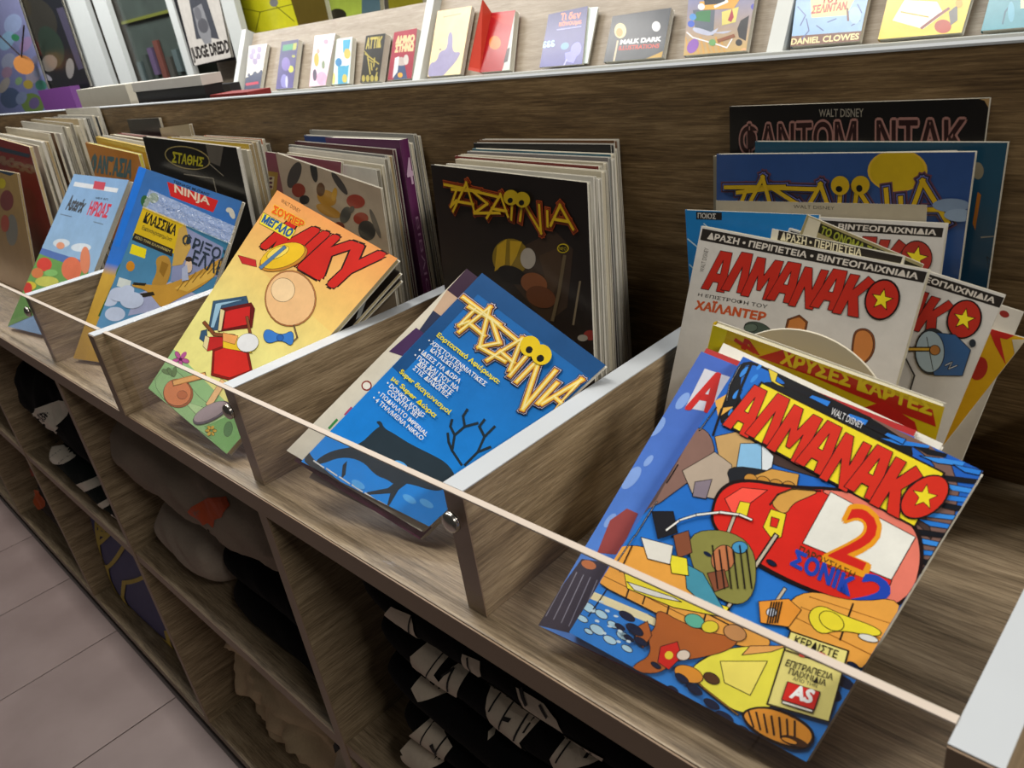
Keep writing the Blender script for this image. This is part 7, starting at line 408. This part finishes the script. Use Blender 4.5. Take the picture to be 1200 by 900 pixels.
for a,b in ((xs[0]+.018,xs[1]-.0003),(xs[1]+.0181,xs[2]-.0003)):
    p=B('clear_guard',a,b,.2312,.2352,TZ+.0004,DT-.0006,M['acr'],ct,0);B('polished_top_edge',a,b,.2310,.2354,DT-.0005,DT+.0006,M['acredge'],p,0)
for i in (-5,-4,-2,-1):
    x=-.0445+.2905*i+.0089;bm=bmesh.new()
    cyl(bm,(x,.2311,DT-.0225),(x,.2292,DT-.0225),.0072,20);vs=bmesh.ops.create_uvsphere(bm,u_segments=20,v_segments=10,radius=.0072,matrix=Matrix.Translation((x,.2292,DT-.0225))@Matrix.Diagonal((1,.55,1,1)))
    obj('screw_cap',bm,M['metal'],ct,True)
# ================= MAGAZINES, bin 4
mg=magazine
mg('magazine_phantom','magazine','black magazine with glowing jagged letters, tallest at the back of the right bin',.003,back='8a6a3a')
mg('magazine_teal','magazine','dark teal magazine sticking out at the right, just before the black one',.004)
mg('magazine_cover_pale','magazine','pale worn magazine edge behind the blue cover with the yellow sun',.003)
mg('tasainia_sun','magazine','blue magazine with a round yellow sun and a jagged yellow title',.004)
mg('almanac_beige','comic_book','plain beige comic back cover in front of the blue sun magazine',.005,'comic')
mg('almanac_back','comic_book','white comic with red title at the rear, upright behind the slanted olive strip',.005,'comic')
mg('magazine_azure','comic_book','bright blue comic peeking out at the left of the white comics',.004,'comic')
mg('almanac_dot','comic_book','grey comic corner with a small dark red dot, far right of the pile',.005,'comic')
mg('magazine_yellow','comic_book','yellow comic with red letters fanned out at the far right',.004,'comic')
mg('almanac_bell','comic_book','white comic with a blue drum drawing, fanned to the right',.0045,'comic')
mg('almanac_olive','comic_book','thin olive comic tilted steeply behind the front white comic',.003,'comic',pages='c8bc98')
mg('almanac_sliver','comic_book','narrow cream-edged comic squeezed right behind the front white comic',.002,'comic')
mg('almanac_white','comic_book','front white comic with large red title and orange subtitle',.006,'comic',pages='d8cc90')
mg('almanac_gold','comic_book','thick yellow comic with a red banner reading golden cards in Greek',.007,'comic',pages='d8d0b0')
mg('almanac_brown','comic_book','brown-edged comic at the very bottom of the slanting front pile',.007,'comic',pages='b89a60',back='6a5030')
mg('almanac_red','comic_book','dark red comic, third down in the slanting front pile',.0025,'comic')
mg('almanac_blue','comic_book','sky-blue comic with one red letter showing, second in the front pile',.0025,'comic',pages='d8d8a8')
mg('almanac_sea','comic_book','large comic with red title on yellow, red barrel and blue sea, top of the pile',.0075,'comic',pages='c8bda0')
bm=bmesh.new();p=Vector(PT['disc']);n=(Surf(COVERS['almanac_gold']['c']).n(.5,.5));cyl(bm,p-n*.0008,p+n*.0008,.060,64)
bmesh.ops.bevel(bm,geom=[e for e in bm.edges if e.calc_length()>.0001 and len(e.link_faces)==2 and any(len(f.verts)>4 for f in e.link_faces)],offset=.0004,segments=1,affect='EDGES')
o=obj('round_card',bm,plain('ivory_card','cfc8b4',.5,var=.03));origin(o,p);tag(o,'round ivory card standing between the white comic and the yellow one','card')
# bin 3
mg('tasainia_mine','magazine','black magazine with jagged orange title, front of the upright stack',.004,pages='e0dccc',back='d8d4c8')
for k,l,t in (('magazine_silver','grey magazine at the bottom of the slanting pile in the third bin',.0035),('magazine_violet','thin dark purple magazine, third down in the blue magazine pile',.0035),('magazine_purple','cream and purple magazine directly under the blue reindeer magazine',.004),('tasainia_moose','blue magazine with jagged title, yellow text and reindeer silhouette',.0045)):
    mg(k,'magazine',l,t,pages='c8c0b8')
# bin 2
mg('comic_cream','comic_book','cream comic with small splashed armour shapes, upright behind the orange comic',.003,'comic')
mg('comic_amber','comic_book','amber and maroon comic just behind the cream splashed one',.003,'comic')
for k,l,t in (('magazine_dark','dark comic lowest under the orange comic',.005),('magazine_black','black comic sandwiched under the orange one',.005),('giant_orange','orange comic with fat red title, balloon, books and purple flower',.006)):
    mg(k,'comic_book',l,t,'comic',pages='d8c898')
# bin 1
mg('album_black','comic_album','black album with yellow scrawl in a thin oval',.006,'comic',pages='e8e4d8')
mg('ninja_album','comic_album','blue album with a red banner and yellow lower half, leaning in its bin',.005,'comic')
r=mg('classics_comic','comic_book','teal comic with yellow label and golden winged ram, in clear sleeve',.004,'comic')
# bin 0
mg('album_orange','comic_album','orange album with chunky teal lettering',.006,'comic',pages='d8cc50')
mg('album_skyblue','comic_album','light sky-blue album with grey and red title and coral shapes below',.007,'comic',pages='e0dccc',back='1a1a1e')
mg('album_red','comic_album','worn dark red album with faded script, leaning at the far left',.006,'comic',pages='cdb98a')
mg('comic_yellow_worn','comic_book','tattered yellow comic in front of the dark red album',.004,'comic',pages='c8b078')
# clear sleeve
d=COVERS['classics_comic'];sf=Surf(d['c']);bm=bmesh.new();N=30;K=10
m,t,b=mat('crinkled_clear_film');b.inputs['Base Color'].default_value=(.85,.88,.9,1);b.inputs['Roughness'].default_value=.16;b.inputs['Alpha'].default_value=.30;b.inputs['Specular IOR Level'].default_value=1.0
ns=nd(t,'ShaderNodeTexNoise');ns.inputs['Scale'].default_value=90;ns.inputs['Distortion'].default_value=2;tc=nd(t,'ShaderNodeTexCoord');t.links.new(tc.outputs['Object'],ns.inputs[0]);bp=nd(t,'ShaderNodeBump');bp.inputs['Strength'].default_value=.8;bp.inputs['Distance'].default_value=.004;t.links.new(ns.outputs[0],bp.inputs['Height']);t.links.new(bp.outputs[0],b.inputs['Normal'])
g=[[bm.verts.new(sf.o(i/N*1.02+.01,-.14+.15*j/K,.0022+.0012*noise.noise(Vector((i*.5,j*.9,0))))) for i in range(N+1)] for j in range(K+1)]
for j in range(K):
    for i in range(N): bm.faces.new((g[j][i],g[j+1][i],g[j+1][i+1],g[j][i+1]))
obj('clear_sleeve',bm,m,r,True)
# ================= UPRIGHT STACKS
ORD=['second','third','fourth','fifth','sixth','seventh','eighth','ninth','tenth','eleventh','twelfth','thirteenth','fourteenth','fifteenth','sixteenth','seventeenth','eighteenth']
CN={'d8d4c8':'white','cfc6ae':'cream','7e3028':'red','9c3a2a':'brick-red','8a8a86':'grey','2f6070':'teal','1c1c1e':'black','b09a70':'tan','5a2450':'purple','24407a':'blue','6a4a30':'brown','c8a838':'yellow','3a3c3e':'charcoal','a89878':'beige','4a2028':'maroon','c06a38':'orange'}
def stack(F0,F1,B0,B1,cols,where,group,dyb=.02,jit=.004,pg=None,th=.52,skip=()):
    n=len(cols)
    for i,c in enumerate(cols):
        if i in skip: continue
        t=i/max(1,n-1);a=Vector(F0).lerp(Vector(B0),t);b=Vector(F1).lerp(Vector(B1),t)
        dz=random.uniform(-jit,jit);dx=random.uniform(-jit,jit)*.7
        a+=Vector((dx,0,dz));b+=Vector((dx,0,dz+random.uniform(-jit,jit)*.3))
        s=dyb*(1-t*.6);zb=-.353+1.10
        c00,c01=a,b;c20=Vector((a.x,a.y-s,zb));c21=Vector((b.x,b.y-s,zb))
        cc=[[c00,(c00+c01)/2,c01],[(c00+c20)/2,(c00+c01+c20+c21)/4,(c01+c21)/2],[c20,(c20+c21)/2,c21]]
        bowv=Vector((0,-random.uniform(0,.0016),0))
        sp=(Vector(B0)-Vector(F0)).length/max(1,n-1);sf=Surf(cc)
        lab=f"{CN.get(c,'pale')} comic, {ORD[i]} from the front in the {where}"
        r=thing('comic_book' if 'magazine' not in group else 'magazine',lab,'comic' if 'magazine' not in group else 'magazine',tuple((c20+c21)/2),group)
        shell(sf,c,random.choice(['d8d4c8','cfc6ae','8a8a86',c,c]),min(sp*th*random.uniform(.7,1.25),.009),r,pages=pg or random.choice(['d8cfb8','cfc6ae','a8946c','8a8474',c,c,c]))
def w(x,y,z): return (x,y,z+1.10)
stack(w(-.53,.450,-.113),w(-.362,.444,-.118),w(-.588,.549,-.117),w(-.421,.549,-.117),['d8d4c8','d8d4c8','cfc6ae','7e3028','cfc6ae','9c3a2a','8a8a86','d8d4c8','2f6070','1c1c1e','cfc6ae','6a4a30','8a8a86'],'stack behind the jagged orange title','magazines standing behind the jagged orange title')
stack(w(-.825,.462,-.112),w(-.652,.462,-.122),w(-.897,.549,-.104),w(-.690,.549,-.109),['d8d4c8','cfc6ae','d8d4c8','8a8a86','d8d4c8','4a2028','1c1c1e','cfc6ae','a89878','24407a','1c1c1e','3a3c3e','8a8a86','3a3c3e'],'stack behind the splashed cream cover','comics standing behind the splashed cream cover',skip=(6,7,8))
stack(w(-1.176,.472,-.100),w(-.947,.482,-.110),w(-1.178,.549,-.112),w(-1.02,.549,-.118),['cfc6ae','c8a838','6a4a30','cfc6ae','b09a70','d8d4c8','c06a38','7e3028'],'stack behind the black oval album','comics standing behind the black oval album')
stack(w(-1.468,.484,-.100),w(-1.288,.490,-.118),w(-1.468,.520,-.096),w(-1.270,.520,-.106),['c8a838','d8d4c8','a89878','7e3028'],'stack behind the orange album','comics standing behind the orange album')
stack(w(-1.468,.545,-.084),w(-1.343,.549,-.084),w(-1.468,.549,-.084),w(-1.343,.552,-.084),['1c1c1e'],'back row behind the orange album','black comic at the back',th=1)
stack(w(-1.33,.538,-.094),w(-1.222,.540,-.090),w(-1.33,.549,-.09),w(-1.222,.549,-.09),['a89878'],'back row left of the black oval album','small beige comic')
stack(w(-1.775,.405,-.075),w(-1.528,.408,-.092),w(-1.775,.549,-.062),w(-1.600,.549,-.064),['cfc6ae','d8d4c8','b09a70','cfc6ae','6a4a30','d8d4c8','d8d4c8','cfc6ae','a89878','cfc6ae','b09a70','d8d4c8','3a3c3e','d8d4c8','3a3c3e','d8d4c8'],'stack behind the dark red album','comics standing behind the dark red album',jit=.007)
# thick purple book in bin 2, spine to the right
cc=[[Vector(w(-.80,.505,-.103)),Vector(w(-.73,.5035,-.104)),Vector(w(-.660,.502,-.105))],[Vector(w(-.80,.499,-.23)),Vector(w(-.73,.4975,-.23)),Vector(w(-.660,.496,-.23))],[Vector(w(-.80,.493,-.354)),Vector(w(-.73,.4915,-.354)),Vector(w(-.660,.490,-.354))]]
r=thing('book','thick purple book with its spine to the right, numeral four on it','book',tuple(cc[2][1]));shell(Surf(cc),'5a2450','5a2450',.011,r,pages='d8d4c8',spine=1)
sp=[[cc[i][2]+Vector((.0016,-.0002,0)),cc[i][2]+Vector((.0016,.005,0)),cc[i][2]+Vector((.0016,.011,0))] for i in range(3)]
art_meshes(Surf(sp),[['t','4','c8a8c0',[[.2,.08],[.85,.08],[.85,.18],[.2,.18]],.03],['t','ΒΙΒΛΙΟ 4','a880a0',[[.7,.32],[.7,.75],[.35,.75],[.35,.32]],0]],r)
# ================= CLOTHES
def fab(n,h): return plain(n,h,.95,var=.12,scale=300,bump=.3,spec=.1)
FB=dict(grey=fab('grey_marl_jersey','8a7d70'),grey2=fab('light_grey_jersey','988b7e'),black=fab('black_jersey','0d0d0e'),cream=fab('cream_cotton','b3a082'),white=fab('white_cotton','b9ac98'),green=fab('green_black_jersey','141c1a'),orange=fab('orange_jersey','a8481a'),char=fab('charcoal_jersey','38332f'))
class Slab:
    def __init__(s,x0,x1,y0,y1,z0,z1,sd=0,wob=.004,rise=0):
        s.__dict__.update(locals());s.r=min((z1-z0)/2,.05,(y1-y0)*.7)
    def zoff(s,x): return s.rise*((x-s.x0)/(s.x1-s.x0))
    def front(s,x,z,e=0):
        zz=z-s.zoff(x);zc=(s.z0+s.z1)/2;hz=(s.z1-s.z0)/2;q=max(-.98,min(.98,(zz-zc)/hz));r=s.r
        return s.y0+r*(1-math.sqrt(1-q*q))+s.wob*(noise.noise(Vector((x*14+s.sd,zz*30,s.sd)))+.5*noise.noise(Vector((x*33+zz*40,zz*22,s.sd+7))))-e
    def build(s,name,m,root):
        bm=bmesh.new();nx=44;np_=26;rings=[]
        hz=(s.z1-s.z0)/2;zc=(s.z0+s.z1)/2;r=s.r
        prof=[]
        for k in range(np_+1):
            a=-math.pi/2+math.pi*k/np_;prof.append((a,))
        for i in range(nx+1):
            t=i/nx;x=s.x0+(s.x1-s.x0)*t;e=max(.0,1-abs(2*t-1)**10)**.5*.92+.08;ring=[]
            for (a,) in prof:
                sn=math.sin(a);z=zc+hz*sn*.985*e;y=s.front(x,zc+hz*sn*.985+s.zoff(x))+(1-e)*r
                ring.append(bm.verts.new((x,y,z+s.zoff(x)+s.wob*.6*noise.noise(Vector((x*9,y*9+s.sd,1)))*(abs(sn)**4))))
            for q in (.25,.5,.75,1):
                y=s.y0+r+(s.y1-s.y0-r)*q;ring.append(bm.verts.new((x,y,zc+hz*e*.97+s.zoff(x)+s.wob*1.6*noise.noise(Vector((x*11+s.sd,y*16,s.sd))))))
            ring.append(bm.verts.new((x,s.y1,zc-hz*e+s.zoff(x))));ring.append(bm.verts.new((x,s.y0+r,zc-hz*e+s.zoff(x))))
            rings.append(ring)
        for i in range(nx):
            R0,R1=rings[i],rings[i+1];L=len(R0)
            for k in range(L): bm.faces.new((R0[k],R0[(k+1)%L],R1[(k+1)%L],R1[k]))
        bm.faces.new(rings[0]);bm.faces.new(rings[-1][::-1]);bmesh.ops.recalc_face_normals(bm,faces=bm.faces)
        return obj(name,bm,m,root,True)
def prints(slab,keys,root,zclip=True):
    bm=bmesh.new();cl=bm.loops.layers.float_color.new('Col')
    for li,k in enumerate(keys):
        for c,P in CLOTH[k]:
            T=tessel(P);tb=bmesh.new();vs=[tb.verts.new((x,z,0)) for x,z in P]
            for t in T:
                try: tb.faces.new([vs[i] for i in t])
                except ValueError: pass
            for _ in range(4):
                E=[e for e in tb.edges if e.calc_length()>.008]
                if not E: break
                bmesh.ops.subdivide_edges(tb,edges=E,cuts=1);bmesh.ops.triangulate(tb,faces=[f for f in tb.faces if len(f.verts)>3])
            hz=(slab.z1-slab.z0)/2;zc=(slab.z0+slab.z1)/2
            kill=[f for f in tb.faces if abs(f.calc_center_median().y-slab.zoff(f.calc_center_median().x)-zc)>hz*.93 or not(slab.x0+.01<f.calc_center_median().x<slab.x1-.01)]
            bmesh.ops.delete(tb,geom=kill,context='FACES')
            mp={}
            for f in tb.faces:
                q=[]
                for v in f.verts:
                    if v not in mp: mp[v]=bm.verts.new((v.co.x,slab.front(v.co.x,v.co.y,.0012+.0006*li),v.co.y))
                    q.append(mp[v])
                nf=bm.faces.new(q);nf.normal_update()
                if nf.normal.y>0: nf.normal_flip()
                for l in nf.loops: l[cl]=lin(c)
            tb.free()
    if len(bm.faces): obj('print',bm,M['ink'],root)
    else: bm.free()
def tee(name,label,sl,m,pr=(),group=None):
    r=thing(name,label,'shirt' if name!='cloth' else 'cloth',((sl.x0+sl.x1)/2,(sl.y0+sl.y1)/2,sl.z0),group);sl.build('folded_body',m,r);prints(sl,pr,r);return r
for i in range(5):
    z1=.700-i*.0545
    tee('t_shirt','black folded t-shirt with pale cartoon print, %s in the right cubby pile'%('topmost','second from top','third from top','fourth from top','lowest')[i],Slab(-.515+.006*(i%2),-.065,.240+.004*(i%2),.53,z1-.0525,z1,i*3.1,.003),FB['black'],('tee_prints','tee_prints2'))
tee('t_shirt','black t-shirt lowest under the grey ones',Slab(-.90,-.622,.250,.53,.4235,.485,9,.004),FB['black'],('black_prints',))
tee('t_shirt','black t-shirt second from bottom beneath the grey ones',Slab(-.895,-.624,.255,.53,.486,.545,12,.004),FB['black'],('black_prints',))
tee('t_shirt','light grey t-shirt drooping left below the orange-splashed one',Slab(-1.09,-.905,.238,.50,.447,.535,5,.007,rise=.004),FB['grey2'])
tee('t_shirt','grey t-shirt with an orange splash print on its front',Slab(-1.165,-.668,.236,.52,.548,.665,2,.010,rise=.02),FB['grey'],('splash',))
tee('t_shirt','charcoal t-shirt rolled up at the right of the orange-splashed one',Slab(-.662,-.617,.262,.50,.56,.665,22,.006),FB['char'])
tee('t_shirt','black t-shirt with big white curled shapes, middle-left cubby',Slab(-1.66,-1.20,.236,.50,.502,.650,17,.008),FB['black'],('heap_prints',))
tee('t_shirt','dark green-black t-shirt with white patches, folded beneath the curled-shape one',Slab(-1.56,-1.20,.232,.48,.4245,.500,19,.004),FB['green'],('drape_prints','heap_prints'))
tee('cloth','crumpled cream cotton cloth in the low cubby',Slab(-1.10,-.775,.266,.50,.056,.29,31,.026,rise=.02),FB['cream'])
tee('t_shirt','white t-shirt with black print beside the crumpled cream cloth',Slab(-.765,-.625,.246,.50,.050,.28,35,.010),FB['white'],('white_prints',))
tee('t_shirt','orange and grey t-shirt crammed in the far left low cubby',Slab(-2.10,-1.77,.247,.50,.050,.26,41,.012),FB['char'],('orange_prints',))
d=COVERS['shopping_bag'];sf=Surf(d['c']);r=thing('shopping_bag','glossy navy-blue plastic bag with thick yellow lines in the low cubby','bag',tuple(sf.p(.5,1)))
bm=bmesh.new();n=20;cl=bm.loops.layers.float_color.new('Col')
def bg(a,b,sgn):
    e=max(0,(1-abs(2*a-1)**3)*(1-abs(2*b-1)**3));p=sf.o(a,b,sgn*.018*e**.5-.018);return p+Vector((0,0,0))
gs=[]
for sgn in (1,-1.6):
    g=[[bm.verts.new(bg(i/n,j/n,sgn)) for i in range(n+1)] for j in range(n+1)];gs.append(g)
    for j in range(n):
        for i in range(n):
            q=(g[j][i],g[j+1][i],g[j+1][i+1],g[j][i+1]);f=bm.faces.new(q if sgn>0 else q[::-1]);colour(bm,cl,f,lin('1c2464'))
obj('bag_body',bm,M['bag'],r,True)
class BagS(Surf):
    def o(s,a,b,dd):
        e=max(0,(1-abs(2*a-1)**3)*(1-abs(2*b-1)**3));return s.p(a,b)+s.n(a,b)*(.018*e**.5-.018+dd+.0012)
    def flat(s): return False
art_meshes(BagS(d['c']),[a for a in d['art'] if a[0]!='g'],r,M['bag'])
# ================= RACK BEHIND
rk=thing('display_rack','sloping pale wood display rack with white rails behind the counter','rack',(-1.2,1.5,0))
th=math.radians(62);e1=Vector((0,math.cos(th),math.sin(th)));e2=Vector((0,-math.sin(th),math.cos(th)))
def slope(n,xa,xb,l0,l1,t0,t1,m,parent):
    bm=bmesh.new();o=Vector((0,1.407,.953))
    v=[bm.verts.new(Vector((x,0,0))+o+e1*l+e2*t) for x in (xa,xb) for l in (l0,l1) for t in (t0,t1)]
    for f in ((0,1,3,2),(4,6,7,5),(0,4,5,1),(2,3,7,6),(0,2,6,4),(1,5,7,3)): bm.faces.new([v[i] for i in f])
    bmesh.ops.recalc_face_normals(bm,faces=bm.faces);return obj(n,bm,m,parent)
for a,b in ((-2.68,-1.716),(-1.684,-.716),(-.684,.45)): slope('sloped_board',a,b,0,.215,-.012,0,M['pale'],rk)
for x in (-2.72,-1.715,-.715): slope('white_divider',x,x+.03,-.005,.222,-.014,.024,M['white'],rk)
B('front_lip',-2.74,.5,1.361,1.3715,.90,.9655,M['white'],rk,.001);B('front_rail',-2.74,.5,1.372,1.399,.80,.9605,M['white'],rk,.001);B('lower_cabinet',-2.72,.5,1.402,1.72,.02,.93,M['pale'],rk);B('top_shelf',-2.72,.5,1.53,1.74,1.12,1.136,M['pale'],rk)
B('rear_shelf',-4.0,-1.9,1.966,2.2,1.13,1.148,M['pale'],rk)
o=B('rear_support',-3.99,-1.91,2.0,2.19,.02,1.1298,M['pale'],rk)
for k,l,t in (('book_red_band','cream booklet with a dark lower half and red band, leftmost on the rack',.012),('book_navy','navy and violet booklet with green heading on the rack',.016),('book_pink','white and pink booklet with a small yellow figure',.02),('book_teal','white and turquoise comic beside the pink booklet',.015),('book_black_gold','black book covered with gold drawing',.02),('book_crimson','dark red book with cream lettering, just left of the white divider',.02),('book_castle','cream book with a lavender tower silhouette',.012),('book_scarlet','bright scarlet book with an orange dot, cover flap open',.015),('book_indigo_page','white open pages behind the indigo booklet',.004),('book_indigo','indigo booklet with coral title and light blue figure',.006),('book_dark','wide charcoal art book with white and red lettering',.012),('book_vivid','busy multicoloured comic book left of the second divider',.012),('book_sky','sky-blue comic with pale yellow burst and brown name strip',.012),('book_sunny','yellow comic with white panel and seated figure in red',.012),('book_aqua','aqua comic with a pale sticky note at the far right of the rack',.012)):
    mg(k,'book',l,t,'book',pages='e0dccc')
# scarlet flap
a=Surf(COVERS['book_scarlet']['c']);bm=bmesh.new();q=[a.o(0,0,.001),a.o(0,1,.001),a.o(-.22,1,.02),a.o(-.02,-.12,.035)];vs=[bm.verts.new(p) for p in q]+[bm.verts.new(p+Vector((0,.0015,0))) for p in q]
for f in ((0,1,2,3),(7,6,5,4),(0,4,5,1),(1,5,6,2),(2,6,7,3),(3,7,4,0)): bm.faces.new([vs[i] for i in f])
bmesh.ops.recalc_face_normals(bm,faces=bm.faces);rt=[o for o in bpy.data.objects if o.get('label','').startswith('bright scarlet')][0];obj('cover_flap',bm,plain('coral_red_card','c8402c',.4),rt)
# far left: posters, posts, cabinet
for k,n,l,t in (('poster_fantasy','poster','pale lilac fantasy map poster at the far left','poster'),('poster_shadow','poster','dark shadowy poster with grey shapes beside the white post','poster'),('poster_grey','poster','white poster with grey figure and black block lettering','poster')):
    mg(k,n,l,.012,t,pages=None,back='15151a')
def fpost(xa,xb,za,zb,y,m,n,l,c):
    o=B(n,xa,xb,y,y+.03,za,zb,m,None,.001);origin(o,((xa+xb)/2,y+.015,za));tag(o,l,c);return o
s_=1.93/2.6
fpost(-7.53*s_,-7.04*s_,.02,1.75,1.93,M['white'],'white_post','wide white post right of the dark shadowy poster','post')
fpost(-6.89*s_,-6.64*s_,.02,1.75,1.93,M['white'],'white_post','narrower white post left of the dark glass cabinet','post')
fpost(-5.64*s_,-5.54*s_,.02,1.75,1.925,M['white'],'white_post','slim white post right of the dark glass cabinet','post')
fpost(-3.60,-3.48,.02,1.75,1.905,M['white'],'white_post','white post between the lettered poster and yellow book','post')
cb=thing('glass_cabinet','dark glass-fronted cabinet with a faint yellow-green shelf','cabinet',(-6.1*s_,2.1,0))
B('cabinet_body',-6.64*s_,-5.65*s_,1.99,2.4,.02,1.8,plain('dark_cabinet_inside','3a4640',.6,var=.6,scale=6),cb);B('glass_pane',-6.63*s_,-5.66*s_,1.965,1.97,.9,1.78,M['acr'],cb,0)
B('shelf_line',-6.63*s_,-5.66*s_,1.972,1.989,1.32,1.335,plain('yellow_green_shelf_edge','6a7028',.5),cb)
for i in range(7): B('cabinet_item',-6.6*s_+i*.1,-6.6*s_+i*.1+.06,1.973,1.988,1.0+.02*(i%3),1.12+.03*(i%4),plain('dim_item_%s'%'abcdefg'[i],['4a5a5a','3a4440','5a4a6a','6a3a30','40403a','506060','7a8a88'][i],.6),cb)
fb=thing('black_frame','black picture frame around the lettered poster','frame',(-3.85,1.92,.9))
B('frame_back',-4.07,-3.605,1.915,1.925,1.06,1.62,M['black'],fb)
o=B('purple_box',-6.24,-5.6,1.80,1.86,.90,1.045,plain('purple_card','6a3878',.5));origin(o,(-5.92,1.83,.9));tag(o,'purple strip of a box at the foot of the dark poster','box')
md=thing('pendant','orange-brown round pendant on a dark cord at the far left','pendant',tuple(PT['pend']))
P0=Vector(PT['pend']);bm=bmesh.new();cyl(bm,P0,P0+(P0-Vector((0,0,1.1))).normalized()*.012,.06,32);obj('disc',bm,plain('amber_wood','b87428',.5),md)
for k in ('cord0','cord1'):
    bm=bmesh.new();cyl(bm,P0+Vector((0,.004,.05)),Vector(PT[k]),.005,8);obj('cord',bm,plain('dark_cord','2a1c18',.7),md)
for k,n,l in (('book_yellow_leaf','book','acid-yellow book with leaf line drawing above the rack'),('book_umber','book','dark umber book right of the acid-yellow one'),('book_lime','book','lime green book with a black dome shape'),('book_slate','book','slim slate-blue book next to the lime one'),('book_olive','book','dark olive book at the top edge, left of the divider')): mg(k,n,l,.02,'book',pages='d0ccb0')
# boxes behind the panel
bc=B('low_shelf',-3.4,-.9,.5745,1.25,.02,.88,M['pale']);tag(bc,'pale low shelf behind the counter panel holding boxes','shelf');origin(bc,(-2.1,.76,.86))
def bxo(n,l,x0,x1,y0,y1,z1,m,c='box'):
    r=thing(n,l,c,((x0+x1)/2,(y0+y1)/2,.88));B('box_body',x0,x1,y0,y1,.8801,z1,m,r,.001);return r
bxo('box','white cardboard box standing behind the panel at the left',-1.895,-1.625,.62,.66,1.0725,plain('ivory_box_card','c4c0b2',.6))
r=bxo('box','black box with pale script and white lid behind the panel',-1.535,-1.262,.60,.632,1.058,M['black']);B('lid',-1.537,-1.260,.598,.634,1.0582,1.0735,plain('white_lid','c8c4bc',.5),r)
r=bxo('box','low dark box behind the red booklet left of the rack',-2.09,-2.0,1.02,1.05,1.027,M['black'])
r=bxo('book','flat red book lying behind the panel near the rack end',-1.25,-1.13,.60,.64,1.043,plain('red_cover_card','8a2a28',.5),'book')
